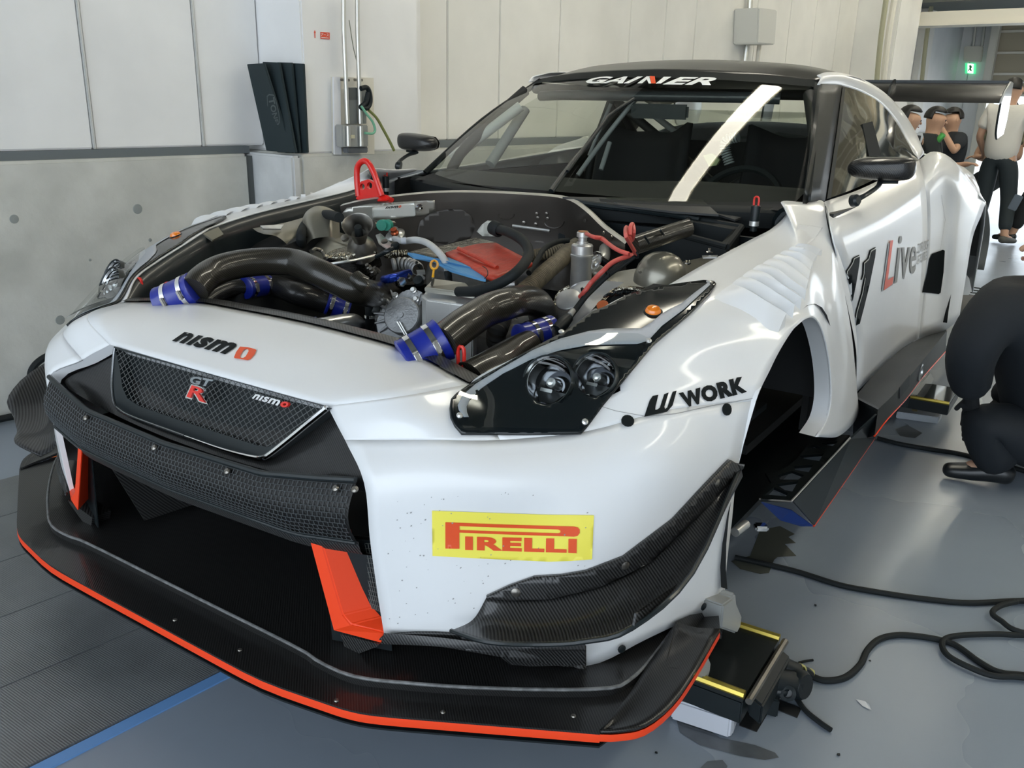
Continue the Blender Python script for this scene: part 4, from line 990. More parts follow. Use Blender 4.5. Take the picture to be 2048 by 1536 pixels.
hose('carbon_duct', E2, [(440, 1065, .72), (520, 1010, .735), (620, 930, .745), (700, 880, .75)], [.052, .045, .036, .031], CARBT, n=6, seg=24)
coupler(P(*C_(190, 1330), 'z', .752), P(*C_(500, 1240), 'z', .76), .034, clamps=(.35, .75))
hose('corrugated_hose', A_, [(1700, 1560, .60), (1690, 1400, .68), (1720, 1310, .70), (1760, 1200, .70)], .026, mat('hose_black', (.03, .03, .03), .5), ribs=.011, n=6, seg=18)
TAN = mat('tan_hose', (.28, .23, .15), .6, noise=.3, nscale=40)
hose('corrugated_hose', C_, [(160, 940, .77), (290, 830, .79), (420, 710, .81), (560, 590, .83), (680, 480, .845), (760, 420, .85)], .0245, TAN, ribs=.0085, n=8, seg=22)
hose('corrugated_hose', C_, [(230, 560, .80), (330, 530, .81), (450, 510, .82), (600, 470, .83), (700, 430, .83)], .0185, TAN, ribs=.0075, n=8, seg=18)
# bulkhead tray around the engine
top = [(680, 412, 1.0), (735, 400, 1.05), (850, 387, 1.20), (945, 385, 1.30), (1060, 390, 1.38), (1130, 398, 1.40), (1168, 420, 1.36), (1205, 455, 1.30), (1250, 488, 1.22)]
tp = [P(a, b, 'y', c) for a, b, c in top]
lo_ = [V((p.x+.0, p.y-.02, .70)) for p in tp]; mi_ = [a.lerp(b, .5)+V((0, .03, 0)) for a, b in zip(tp, lo_)]
patch('bulkhead', [tp, mi_, lo_], BULK, CAR, 4, 5, body=False)
fl_ = [p+V((0, .028, .004)) for p in tp]
patch('bulkhead_flange', [tp, [a.lerp(b, .5)+V((0, 0, .004)) for a, b in zip(tp, fl_)], fl_], mat('flange_aluminium', (.6, .59, .55), .4, .7), CAR, 4, 2, body=False, out=V((0, 0, 1)))
BKB = BVHTree.FromPolygons([tuple(v) for v in grid([tp, mi_, lo_], 4, 5)[0]], grid([tp, mi_, lo_], 4, 5)[1])
def onbk(name, f, l, m, off=.004, th=.002, **k): return decal(name, [f(*p) for p in l], m, CAR, off, th, 10, bvh=BKB, **k)
onbk('bulkhead_plate', A_, [(200, 235), (260, 170), (480, 130), (1100, 95), (1110, 200), (1000, 245), (560, 290), (420, 400), (300, 400), (210, 360)], mat('plate_aluminium', (.45, .44, .40), .35, .8), .003)
pl_ = onbk('maker_plate', A_, [(495, 160), (900, 120), (915, 235), (900, 250), (510, 268)], mat('plate_white', (.66, .67, .64), .35, .3), .006)
skin_text('plate_letters', glyphs('n\u0131sm', .05, .2), [A_(620, 176), A_(742, 164), A_(745, 143), A_(624, 155)], VBLK, CAR, .009, 8, BKB)
skin_text('plate_letter_end', glyphs('o', .07, .2), [A_(746, 165), A_(772, 162), A_(776, 140), A_(749, 142)], VRED, CAR, .009, 8, BKB)
onbk('hose_plate', A_, [(1505, 395), (1555, 330), (1610, 290), (1690, 300), (1770, 350), (1775, 400), (1730, 445), (1560, 440)], mat('pale_plate', (.55, .55, .50), .5, .2), .005)
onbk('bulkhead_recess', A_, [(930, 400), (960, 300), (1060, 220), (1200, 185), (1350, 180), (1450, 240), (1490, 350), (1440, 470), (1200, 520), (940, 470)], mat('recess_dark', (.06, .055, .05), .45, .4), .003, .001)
for (a, b), (c, d) in (((120, 245), (480, 295)),): tube('pressed_rib', [onskin(*C_(a+(c-a)*t, b+(d-b)*t), .001, BKB)[0] for t in (0, .33, .66, 1)], .005, ALU, CAR, n=3, seg=8)
for cx, cy, r in ((60, 130, 75), (520, 200, 95), (820, 190, 14)):
    pr = [onskin(*C_(cx+r*math.cos(t), cy+r*.75*math.sin(t)), .001, BKB)[0] for t in [math.pi*k/8 for k in range(9)]]
    if all(pr): tube('pressed_ring', pr, .0025, BULK, CAR, n=2, seg=6)
for x, y in ((355, 130), (450, 130), (365, 170), (460, 175), (230, 215), (345, 230), (825, 195), (1005, 315), (1080, 355)):
    h, n = onskin(*C_(x, y), .002, BKB)
    if h: lathe('bolt', [(.006, 0), (.006, .003), (.003, .004), (0, .004)], h, n, STEEL, CAR, 8)
h, n = onskin(*A_(945, 162), .007, BKB); lathe('bolt', [(.012, 0), (.012, .004), (.005, .005), (.004, 0)], h, n, CHROME, CAR, 14)
# cowl behind
cwl = [(-.80, 1.70, .985), (-.55, 1.56, .985), (-.28, 1.46, .985), (0, 1.43, .985), (.28, 1.46, .985), (.55, 1.56, .985), (.80, 1.70, .985)]
patch('cowl_panel', [[V(p)+V((0, .02, .012)) for p in cwl], [V(p)+V((0, -.015, -.004)) for p in cwl], [V(p)+V((0, -.01, -.05)) for p in cwl]], RUB, CAR, 4, 3, body=False, out=V((0, 0, 1)))
slab('cowl_cover', W_, [(740, 668, 1.0), (1290, 675, 1.0), (1375, 680, 1.0), (1450, 748, .985), (1250, 735, .985), (880, 690, .99)], .006, MATTE)
slab('cowl_cover', W_, [(1385, 690, .99), (1640, 700, .985), (1590, 745, .97), (1525, 772, .965), (1440, 745, .975)], .006, MATTE)
hose('wiper_rail', C_, [(740, 20, .985), (1000, 60, .98), (1300, 95, .975), (1700, 150, .97), (1920, 190, .965)], .010, SATIN, n=3, seg=8)
hose('cross_tube', C_, [(1290, 435, .945), (1500, 365, .96), (1700, 298, .97), (1800, 270, .975)], .024, CARBT, n=4, seg=18)
for t in ((1390, 350, 1430, 415), (1540, 290, 1580, 350)): hose('cable_tie', C_, [(t[0], t[1], .985), (t[2], t[3], .965)], .003, BLACK, n=1, seg=6)
for x in (1010, 1110, 1200, 1320): hose('cowl_clip', C_, [(x, 45, .985), (x+6, 90, .95)], .008, SATIN, n=1, seg=6)
# rectangular air duct
fo = T(C_, [(1745, 330, .94), (1870, 180, .965), (2290, 245, .955), (2200, 440, .925)]); fi = T(C_, [(1800, 335, .945), (1895, 215, .965), (2210, 268, .955), (2150, 400, .93)])
fo = [P(*E2(a, b), 'z', c) for a, b, c in ((1390, 385, .945), (1430, 310, .965), (1668, 350, .955), (1600, 440, .925))]; fi = [P(*E2(a, b), 'z', c) for a, b, c in ((1420, 378, .946), (1450, 328, .963), (1630, 362, .953), (1580, 418, .93))]
bm = bmesh.new(); a_ = [bm.verts.new(p) for p in fo]; b_2 = [bm.verts.new(p) for p in fi]; c_ = [bm.verts.new(p+V((0, 0, -.09))) for p in fi]; d2 = [bm.verts.new(p+V((0, 0, -.11))) for p in fo]
for i in range(4):
    j = (i+1) % 4; bm.faces.new((a_[i], a_[j], b_2[j], b_2[i])); bm.faces.new((b_2[i], b_2[j], c_[j], c_[i])); bm.faces.new((a_[j], a_[i], d2[i], d2[j]))
bm.faces.new(c_); bmo('air_duct', bm, RUB, CAR, False)
for i in range(4): tube('duct_rim', [fo[i], fo[(i+1) % 4]], .009, RUB, CAR, n=1, seg=8)
# strut tower and inner fender metal, both sides
for s in (1,):
    g = (lambda p: p) if s > 0 else mir
    lathe('strut_tower', [(.070, -.02), (.068, .0), (.060, .022), (.046, .042), (.028, .053), (0, .057)], P(1322, 548, 'z', .868), (.05, -.1, 1), BAYG, CAR, 36)
    rr_ = [[(940, 590, .80), (1150, 545, .84), (1300, 528, .865), (1440, 500, .885), (1560, 470, .90), (1680, 430, .92)], [(900, 615, .79), (1090, 585, .815), (1250, 580, .84), (1370, 560, .86), (1480, 530, .88), (1600, 490, .90)], [(880, 640, .77), (1050, 635, .79), (1180, 630, .81), (1290, 615, .835), (1390, 585, .855), (1500, 545, .875)]]
    patch('inner_fender', [[g(P(*E2(a, b), 'z', c)) for a, b, c in r] for r in rr_], BAYG, CAR, 4, 4, body=False, out=V((0, 0, 1)))
    for q in ((1420, 520, .885), (1525, 465, .905), (1350, 575, .84)):
        lathe('bolt', [(.011, 0), (.011, .003), (.006, .004), (.006, .012), (0, .012)], g(P(*E2(*q[:2]), 'z', q[2])), (0, 0, 1), CHROME, CAR, 10)
    o = slab('brace_plate', E2, [(1488, 480, .905), (1560, 478, .91), (1556, 486, .91), (1492, 488, .905)], .004, ALU) if s > 0 else None
slab('tower_block', C_, [(1320, 690, .875), (1470, 720, .87), (1480, 800, .83), (1340, 790, .83)], .03, BAYG, bev=.004)
slab('tower_bracket', C_, [(1330, 680, .88), (1700, 640, .885), (1740, 660, .885), (1490, 740, .87)], .006, BAYG)
# left strut dome seen behind the hose
dome = [[(1150, 190, -.66), (1200, 110, -.66), (1300, 60, -.64), (1420, 80, -.62), (1540, 150, -.60)], [(1160, 260, -.64), (1220, 180, -.62), (1330, 150, -.60), (1430, 170, -.58), (1530, 220, -.57)], [(1190, 460, -.60), (1260, 400, -.57), (1370, 380, -.54), (1450, 380, -.52), (1540, 420, -.52)]]
patch('strut_tower_dome', [T(B_, r, 'x') for r in dome], BAYG, CAR, 4, 4, body=False, out=V((0, 0, 1)))
slab('dome_bracket', B_, [(1335, 215, .885), (1390, 200, .89), (1510, 215, .885), (1500, 280, .87), (1420, 305, .865), (1385, 270, .87)], .004, ALU)
h = P(*B_(1445, 245), 'z', .885); lathe('bolt', [(.010, 0), (.010, .005), (.005, .007), (0, .007)], h, (.2, -.3, 1), CHROME, CAR, 12)
hose('rubber_hose', B_, [(1530, 180, .93), (1400, 150, .92), (1270, 180, .90), (1170, 270, .88), (1135, 380, .86), (1150, 480, .82), (1180, 560, .76)], .0155, RUB, n=6, seg=16)
leftrail = [[(640, 290, -.71), (820, 262, -.70), (1000, 225, -.70), (1160, 180, -.70)], [(690, 325, -.67), (860, 320, -.66), (980, 330, -.65), (1110, 330, -.64)], [(760, 350, -.64), (880, 370, -.63), (980, 440, -.61), (1060, 530, -.60)]]
patch('inner_fender_rail', [T(B_, r, 'x') for r in leftrail], BAYG, CAR, 4, 4, body=False, out=V((0, 0, 1)))
slab('polished_step', B_, [(720, 262, -.665), (960, 250, -.665), (930, 295, -.64), (750, 292, -.64)], .004, ALU, 'x')
slab('side_bracket', B_, [(135, 345, -.69), (290, 275, -.70), (345, 350, -.67), (230, 410, -.66)], .006, BAYG, 'x')
slab('black_box', B_, [(290, 470, .76), (380, 380, .76), (560, 380, .76), (780, 420, .76), (760, 520, .76), (300, 580, .76)], .10, SATIN, bev=.006)
slab('textured_plate', B_, [(400, 395, .79), (510, 380, .79), (548, 490, .79), (368, 525, .79)], .004, CARB)
hose('wiring', B_, [(490, 340, .85), (600, 370, .85), (700, 400, .84), (740, 460, .82)], .005, mat('braided_line', (.5, .5, .48), .4, .5), n=5, seg=8)
lathe('connector', [(.014, 0), (.016, .01), (.012, .02), (0, .022)], P(*B_(720, 470), 'z', .82), (.1, -.3, 1), mat('brown_connector', (.10, .05, .04), .5), CAR, 14)
# engine: block, foil wrap, plenum
FOIL = mat('crumpled_foil', (.5, .47, .38), .18, 1., noise=.3, nscale=25, bump=1., bscale=55)
FOILD = mat('crumpled_dark_foil', (.28, .28, .27), .22, 1., noise=.4, nscale=40, bump=1., bscale=90)
HS = mat('heat_shield', (.34, .32, .25), .28, .75, noise=.2, nscale=7, bump=.15, bscale=20)
box('engine_block', (-.02, 1.04, .56), (.5, .36, .24), CAST, CAR, bev=.02)
hs = [[(1190, 440, .82), (1240, 330, .84), (1400, 300, .85), (1560, 340, .85), (1700, 400, .85)], [(1230, 540, .81), (1330, 430, .835), (1480, 430, .85), (1650, 450, .85), (1850, 500, .84)], [(1380, 630, .80), (1420, 560, .82), (1560, 540, .825), (1720, 540, .825), (1920, 545, .82)]]
patch('heat_shield', [T(B_, r) for r in hs], HS, CAR, 5, 5, body=False, out=V((0, 0, 1)))
fo_ = [[(1380, 560, .83), (1500, 500, .84), (1650, 470, .845), (1800, 480, .845), (1900, 520, .84)], [(1400, 600, .82), (1540, 560, .83), (1680, 540, .835), (1800, 540, .835), (1920, 548, .83)], [(1450, 655, .80), (1580, 630, .81), (1720, 605, .815), (1850, 575, .82), (1925, 562, .82)]]
patch('foil_wrap', [T(B_, r) for r in fo_], FOIL, CAR, 8, 8, body=False, out=V((0, 0, 1)))
fd = [[(1480, 665, .80), (1620, 640, .81), (1780, 610, .81), (1940, 580, .81)], [(1560, 700, .77), (1700, 690, .78), (1830, 670, .78), (1960, 640, .78)], [(1650, 760, .74), (1780, 800, .73), (1900, 820, .72), (1980, 760, .72)]]
patch('foil_wrap_dark', [T(B_, r) for r in fd], FOILD, CAR, 8, 8, body=False)
hose('foil_edge', B_, [(1440, 655, .812), (1600, 632, .82), (1760, 600, .825), (1900, 565, .83)], .0045, ALU, n=4, seg=8)
hose('bright_rod', A_, [(540, 640, .83), (640, 590, .85), (720, 550, .86)], .007, SATIN, n=4, seg=10)
hose('oil_filler_ring', B_, [(1250, 530, .835), (1290, 500, .84), (1360, 530, .83), (1385, 600, .815)], .006, STEEL, n=5, seg=8)
# bellmouth
bmx = V((.40, -.55, .73)).normalized(); bc = P(*A_(360, 335), 'z', .925)
lathe('bellmouth', [(.020, -.07), (.026, -.045), (.035, -.02), (.0445, -.002), (.046, 0), (.043, -.003), (.033, -.022), (.023, -.045), (0, -.05)], bc, bmx, mat('spun_steel', (.25, .24, .22), .3, 1), CAR, 40)
lathe('bellmouth_cap', [(.012, -.045), (.012, -.012), (.010, -.008), (0, -.008)], bc, bmx, RUB, CAR, 18)
lathe('bellmouth_base', [(.048, -.13), (.042, -.10), (.028, -.08), (.018, -.068)], bc, bmx, STEEL, CAR, 24)
# turbo inlet cover with braces
hose('black_pipe', A_, [(510, 330, .90), (620, 320, .90), (740, 310, .90), (820, 290, .90)], .014, STEEL, n=5, seg=14)
for x in (600, 645): hose('green_collar', A_, [(x-12, 340, .905), (x+12, 332, .905)], .017, mat('green_collar', (.03, .28, .2), .4), n=1, seg=16)
lathe('intake_flange', [(.03, -.02), (.033, .0), (.028, .006), (.018, .01), (.016, .02), (0, .02)], P(*A_(720, 425), 'z', .865), (.1, -.5, .85), ALU, CAR, 30)
lathe('red_fitting', [(.012, 0), (.013, .008), (.010, .012), (.010, .02), (0, .02)], P(*A_(722, 425), 'z', .88), (.1, -.5, .85), mat('copper_red', (.45, .10, .04), .3, .7), CAR, 16)
slab('flange_bracket', A_, [(530, 430, .87), (580, 410, .88), (710, 530, .86), (650, 570, .85), (560, 510, .86)], .006, ALU, bev=.002)
lathe('bolt', [(.010, 0), (.010, .005), (.005, .007), (0, .007)], P(*A_(620, 500), 'z', .872), (.1, -.4, .9), STEEL, CAR, 12)
lathe('dark_bolt', [(.013, 0), (.013, .01), (.008, .012), (0, .012)], P(*A_(728, 548), 'z', .86), (.1, -.6, .8), BLACK, CAR, 16)
lathe('dark_bolt', [(.012, 0), (.012, .01), (.006, .012), (0, .012)], P(*A_(245, 470), 'z', .87), (.1, -.7, .7), STEEL, CAR, 16)
# foil under the pad, grey hose, dipstick
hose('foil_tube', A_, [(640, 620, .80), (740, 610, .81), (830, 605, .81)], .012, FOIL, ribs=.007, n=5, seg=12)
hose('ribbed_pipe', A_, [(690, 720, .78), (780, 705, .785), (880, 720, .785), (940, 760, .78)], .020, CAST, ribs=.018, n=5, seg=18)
GH = mat('grey_hose', (.52, .53, .53), .45, noise=.1, nscale=30)
hose('grey_hose', A_, [(715, 470, .875), (800, 490, .88), (920, 480, .89), (1030, 510, .89), (1130, 590, .88), (1200, 680, .86), (1225, 770, .83)], .0098, GH, n=8, seg=16)
hose('hose_end', A_, [(1225, 780, .83), (1235, 850, .81), (1240, 910, .80)], .0105, RUB, n=3, seg=14)
hose('hose_print', A_, [(780, 488, .888), (825, 485, .889)], .0100, VGRY, n=1, seg=16)
lp = []
for k in range(17):
    t = 2*math.pi*k/16; lp.append((1096+34*math.cos(t), 718+40*math.sin(t), .87))
o = tube('dipstick_handle', T(A_, lp[:-1]), .0032, ORYEL, CAR, n=2, seg=8, closed=True); o['label'] = 'orange-yellow dipstick ring'
hose('dipstick_neck', A_, [(1094, 760, .865), (1088, 800, .855), (1085, 835, .845)], [.0032, .0028, .004], ORYEL, n=3, seg=8)
hose('dipstick_tube', A_, [(1085, 835, .845), (1085, 870, .835), (1075, 910, .82)], .004, STEEL, n=3, seg=8)
# plenum body, tank
patch('plenum', [T(A_, r) for r in ([(1015, 830, .80), (1040, 700, .83), (1150, 640, .84), (1300, 660, .84), (1500, 740, .83)], [(1020, 880, .77), (1060, 790, .80), (1200, 760, .81), (1350, 790, .80), (1560, 850, .78)], [(1030, 960, .72), (1100, 930, .74), (1250, 920, .74), (1400, 960, .73), (1620, 990, .71)])], CAST, CAR, 5, 5, body=False, out=V((0, 0, 1)))
patch('intake_manifold', [T(C_, r) for r in ([(-60, 760, .80), (80, 700, .82), (220, 660, .83), (330, 650, .83)], [(-60, 820, .77), (80, 790, .79), (200, 760, .80), (320, 760, .80)], [(-60, 900, .73), (60, 900, .74), (180, 880, .75), (300, 860, .76)])], CAST, CAR, 5, 5, body=False, out=V((0, 0, 1)))
lathe('plenum_clamp', [(.036, -.03), (.036, .03)], P(*C_(70, 810), 'z', .78), (.9, .35, .1), ALU, CAR, 24)
lid = T(A_, [(1000, 985, .80), (1090, 895, .815), (1400, 935, .815), (1490, 1050, .795)]); rim = T(A_, [(985, 990, .795), (1085, 885, .812), (1415, 928, .812), (1505, 1060, .79)])
TANK = mat('tank_aluminium', (.78, .78, .76), .32, .55, noise=.06, nscale=12)
prism('tank_lid', lid, (0, 0, .014), mat('lid_aluminium', (.42, .41, .36), .35, .9), CAR, bev=.003)
body_ = T(A_, [(975, 1010, .79), (1080, 895, .79), (1415, 935, .79), (1510, 1070, .79), (1470, 1110, .79), (1250, 1085, .79), (1020, 1050, .79)])
prism('oil_tank', body_, (-.0, -.0, -.20), TANK, CAR, bev=.004)
# timing cover and cast front
cc = P(*A_(785, 1205), 'z', .715); cax = (V((.28, -.86, .42))).normalized()
lathe('pulley_cover', [(.030, -.05), (.052, -.045), (.052, .0), (.049, .004), (.018, .007), (.008, .007), (.008, .012), (0, .012)], cc, cax, CAST, CAR, 44)
for k in range(2):
    a = P(*A_(750+k*25, 1270), 'z', .70); b = P(*A_(850+k*20, 1440), 'z', .655); tube('cover_rib', [a+cax*.008, b+cax*.008], .0025, ALU, CAR, n=1, seg=6)
cb = [(720, 1020), (800, 960), (900, 945), (990, 985), (950, 1120), (960, 1320), (900, 1400), (720, 1450), (560, 1420), (530, 1260), (600, 1120), (660, 1060)]
cpl = cc-cax*.03
def onpl(px, py, o=0):
    r = ray(px, py); return CO+r*(((cpl+cax*o)-CO).dot(cax)/r.dot(cax))
prism('front_cover', [onpl(*A_(x, y)) for x, y in cb], -cax*.09, CAST, CAR, bev=.006)
for x, y in ((725, 1010), (900, 962), (690, 1100), (925, 1050), (665, 1150), (880, 1380), (950, 1370)): lathe('cover_bolt', [(.009, 0), (.009, .004), (.006, .005), (.006, .012), (0, .012)], onpl(*A_(x, y)), cax, ALU, CAR, 10)
for k in range(6):
    a = 2.5+k*.36; u = cax.orthogonal().normalized(); w = cax.cross(u)
    x0, y0 = A_(785, 1205); p1 = onpl(x0+34*math.cos(a)*1.0, y0+34*math.sin(a), .004); p2 = onpl(x0+56*math.cos(a), y0+56*math.sin(a), .004)
    tube('cooling_rib', [p1, p2], [.006, .002], CAST, CAR, n=1, seg=8)
# small fittings left of the cover
hose('blue_fitting', A_, [(620, 860, .79), (680, 850, .80), (760, 830, .80), (850, 800, .80)], .013, mat('blue_anodised', (.015, .05, .4), .25, .7), n=4, seg=14)
lathe('hex_nut', [(.015, 0), (.015, .02), (.011, .024), (0, .024)], P(*A_(760, 885), 'z', .79), (.8, -.4, .2), CHROME, CAR, 6)
hose('fitting_hose', A_, [(630, 880, .785), (610, 960, .76), (570, 1060, .73), (530, 1180, .70)], .011, mat('dark_grey_line', (.12, .13, .13), .5), n=5, seg=12)
hose('yellow_band', A_, [(604, 975, .758), (594, 1003, .75)], .0116, mat('yellow_band', (.75, .68, .1), .5), n=1, seg=14)
hose('fitting_hose', A_, [(470, 1090, .72), (480, 1170, .70), (480, 1260, .66), (480, 1420, .58)], .014, RUB, n=5, seg=12)
for y in (1215, 1265): lathe('hose_clamp', [(.0145, -.004), (.016, -.004), (.016, .004), (.0145, .004)], P(*A_(478, y), 'z', .685-(y-1215)*.0006), (0, .1, 1), CHROME, CAR, 16)
lathe('black_plug', [(.014, 0), (.014, .015), (.006, .017), (0, .017)], P(*A_(955, 885), 'z', .79), (.2, -.7, .6), BLACK, CAR, 16)
slab('silver_clip', A_, [(930, 790, .81), (1010, 785, .81), (1012, 812, .80), (935, 815, .80)], .008, ALU)
for (x, y) in ((480, 760), (520, 800), (560, 790), (900, 720), (960, 740), (990, 860), (870, 860)):
    lathe('small_fitting', [(.009, 0), (.009, .012), (.006, .014), (.006, .022), (0, .022)], P(*A_(x, y), 'z', .785), (random.uniform(-.5, .5), -.6, .7), random.choice([STEEL, BLACK, ALU]), CAR, 8)
# black cable from grommet
hose('battery_cable', E2, [(540, 355, .93), (610, 375, .94), (680, 420, .93), (698, 480, .91), (650, 550, .89), (570, 605, .86), (470, 640, .83), (380, 645, .81)], .0135, RUB, n=7, seg=16)
lathe('grommet', [(.014, -.02), (.021, -.015), (.021, .015), (.015, .02)], P(*A_(1690, 372), 'z', .935), (.8, -.35, -.1), RUB, CAR, 18)
hose('thin_hose', E2, [(700, 560, .83), (740, 500, .85), (770, 450, .87), (830, 418, .88), (880, 412, .88)], .008, RUB, n=6, seg=12)
# catch can, swirl cover
ca = P(*C_(800, 560), 'z', .83); cz = V((0, 0, 1)); ct = P(*C_(795, 360), 'z', .93); cbt = V((ct.x, ct.y, .76))
lathe('catch_can', [(.030, 0), (.030, .085), (.032, .088), (.032, .093), (.030, .095), (.030, .118), (.027, .122), (.016, .124), (.016, .128), (.0, .128)], V((ct.x, ct.y, .79)), cz, ALU, CAR, 32)
lathe('can_cap', [(.012, 0), (.012, .012), (.017, .014), (.017, .026), (.015, .028), (0, .028)], V((ct.x, ct.y, .918)), cz, ALU, CAR, 24)
lathe('can_cap_top', [(.0135, 0), (.0135, .0015), (0, .0015)], V((ct.x, ct.y, .9465)), cz, mat('copper_label', (.55, .25, .12), .4, .3), CAR, 20)
sc_ = P(*C_(890, 610), 'z', .85)
sa = V((-.35, -.75, .55)).normalized()
lathe('turbo_inlet', [(.034, -.05), (.036, 0), (.038, .004), (.035, .006), (.026, -.01), (.014, -.03), (0, -.03)], sc_, sa, CHROME, CAR, 36)
hose('steel_elbow', C_, [(760, 680, .81), (900, 640, .84), (990, 560, .86), (1010, 470, .87)], .018, ALU, n=5, seg=18)
# red and black lines
RH = mat('red_rubber', (.62, .10, .08), .4)
hose('red_hose', C_, [(830, 325, .945), (900, 355, .95), (975, 370, .945), (1040, 420, .94), (1130, 480, .935), (1240, 520, .93)], [.0055, .0055, .0065, .0055, .0055, .0055], RH, n=6, seg=12)
hose('red_hose', C_, [(1300, 520, .925), (1200, 550, .92), (1080, 600, .91), (980, 690, .89), (880, 790, .86), (820, 870, .84), (770, 930, .82)], .0062, RH, n=6, seg=12)
hose('red_hose', C_, [(1305, 515, .93), (1255, 430, .96), (1210, 350, .99), (1205, 280, 1.0), (1220, 265, 1.0), (1240, 350, .985), (1265, 390, .97), (1285, 310, .995), (1275, 235, 1.01), (1255, 250, 1.01), (1245, 340, .99)], .0048, RH, n=6, seg=10)
for d in (0, 16, 30): hose('wire_loom', C_, [(1290, 535+d*.4, .92), (1180, 600+d, .90), (1050, 690+d, .88), (930, 800+d, .85), (830, 900+d, .83), (730, 1030+d, .80), (650, 1130+d, .785), (590, 1210+d*.4, .775)], .0052, RUB, n=6, seg=10)
hose('heat_shrink', C_, [(700, 1065, .80), (665, 1110, .795)], .0075, mat('grey_shrink', (.35, .36, .36), .5), n=1, seg=12)
hose('loom_end', C_, [(660, 1130, .79), (600, 1190, .78), (540, 1250, .77)], [.012, .016, .013], BLACK, n=3, seg=12)
for x, y, z in ((800, 880, .83), (1030, 700, .885), (1305, 520, .93)): lathe('cable_tie', [(.010, -.002), (.012, -.002), (.012, .002), (.010, .002)], P(*C_(x, y), 'z', z), (-.5, -.6, -.3), BLACK, CAR, 12)
# silver cover at the right with round lid
SC = mat('silver_cover', (.55, .55, .54), .33, .5, noise=.1, nscale=10, bump=.25, bscale=14)
patch('engine_side_cover', [T(C_, r) for r in ([(660, 830, .815), (800, 780, .83), (950, 770, .84), (1190, 790, .845)], [(560, 900, .79), (700, 900, .80), (850, 900, .81), (1010, 920, .81)], [(500, 1050, .75), (640, 1060, .765), (780, 1060, .775), (880, 1060, .785)], [(470, 1230, .70), (570, 1240, .715), (680, 1220, .735), (790, 1170, .75)])], SC, CAR, 5, 5, body=False, out=V((0, 0, 1)))
lathe('cover_lid', [(.034, -.002), (.034, .004), (.031, .006), (0, .007)], P(*C_(655, 960), 'z', .795), (.05, -.65, .76), SC, CAR, 32)
tube('cover_edge', T(C_, [(670, 835, .82), (570, 900, .80), (520, 1000, .775), (500, 1100, .75), (480, 1230, .71)]), .006, FOIL, CAR, n=5, seg=8)
hose('foil_cable', C_, [(810, 1170, .75), (950, 1010, .79), (1080, 880, .82), (1180, 850, .83), (1300, 850, .835), (1420, 880, .83)], .006, FOIL, n=5, seg=8)
slab('black_module', C_, [(960, 950, .80), (1100, 880, .82), (1250, 870, .825), (1400, 885, .825), (1180, 960, .80), (1000, 1060, .775)], .05, BLACK, bev=.003)
lathe('orange_connector', [(.015, 0), (.015, .008), (.008, .01), (0, .01)], P(*C_(988, 1025), 'z', .80), (.1, -.6, .8), mat('orange_plug', (.65, .16, .05), .5), CAR, 14)
lathe('white_fitting', [(.010, 0), (.010, .01), (0, .01)], P(*C_(1228, 935), 'z', .82), (.1, -.5, .8), ALU, CAR, 10)
hose('grey_rod', C_, [(800, 1165, .77), (870, 1110, .78), (920, 1070, .785)], .008, mat('pale_rod', (.5, .5, .48), .4), n=2, seg=10)
for k in range(14):
    hose('wire', C_, [(1000+k*25, 930-k*3, .835), (1030+k*25, 900-k*2+random.uniform(-10, 10), .85), (1060+k*22, 900, .835)], .003, BLACK, n=4, seg=6)
# clutter in the dark under the right pipe
for k in range(10):
    lathe('small_fitting', [(.010, 0), (.010, .015), (.006, .018), (.006, .03), (0, .03)], P(*C_(90+random.uniform(0, 120), 1160+random.uniform(0, 130)), 'z', .66), (random.uniform(-1, 1), -.6, .7), random.choice([STEEL, ALU, BLACK]), CAR, 8)
# bonnet pins
for x, y, z in ((772, 372, .99), (1508, 440, 1.01)):
    b = P(x, y+8, 'z', z-.04)
    o = lathe('bonnet_pin', [(.010, -.02), (.010, .004), (.013, .006), (.013, .05), (.010, .052), (0, .052)], b, (0, 0, 1), SATIN, CAR, 16)
    lathe('pin_collar', [(.011, -.005), (.0135, -.005), (.0135, .008), (.011, .008)], b, (0, 0, 1), ALU, o, 16)
    t = b+V((0, 0, .052)); k = tube('pin_clip', [t+V((-.006, 0, -.01)), t+V((-.006, 0, .02)), t+V((.006, 0, .02)), t+V((.006, 0, -.01))], .003, REDD, o, n=3, seg=8); k['label'] = 'red pull tab'
for x, y, z in ((280, 570, .79), (922, 710, .78)):
    b = P(x, y, 'z', z); k = tube('pin_clip', [b+V((-.007, 0, -.02)), b+V((-.007, 0, .014)), b+V((.007, 0, .014)), b+V((.007, 0, -.02)), b+V((0, 0, -.03))], .004, REDD, CAR, n=3, seg=8); k['label'] = 'red latch'
# red tow loop
tl = lambda l: [P(*E1(a, b), 'y', c) for a, b, c in l]
o = tube('tow_hook', tl([(1195, 235, 1.08), (1188, 160, 1.08), (1190, 90, 1.08), (1215, 58, 1.08), (1245, 65, 1.08), (1275, 120, 1.08), (1300, 190, 1.08), (1315, 235, 1.08)]), .0095, RED, CAR, n=6, seg=14); o['label'] = 'red tow hook loop'
web = [(1195, 240), (1198, 185), (1215, 160), (1250, 150), (1285, 165), (1312, 232), (1300, 240)]
def circ(cx, cy, rx, ry, n=14): return [(cx+rx*math.cos(2*math.pi*k/n), cy+ry*math.sin(2*math.pi*k/n)) for k in range(n)]
v2, F = tri2d([E1(*p) for p in web], [[E1(*p) for p in circ(1221, 188, 13, 17)], [E1(*p) for p in circ(1258, 182, 14, 18)]], 6, False)
w_o = mesh('tow_hook_plate', [P(x, y, 'y', 1.085) for x, y in v2], F, RED, CAR, False); m_ = w_o.modifiers.new('t', 'SOLIDIFY'); m_.thickness = .012; m_.offset = 0
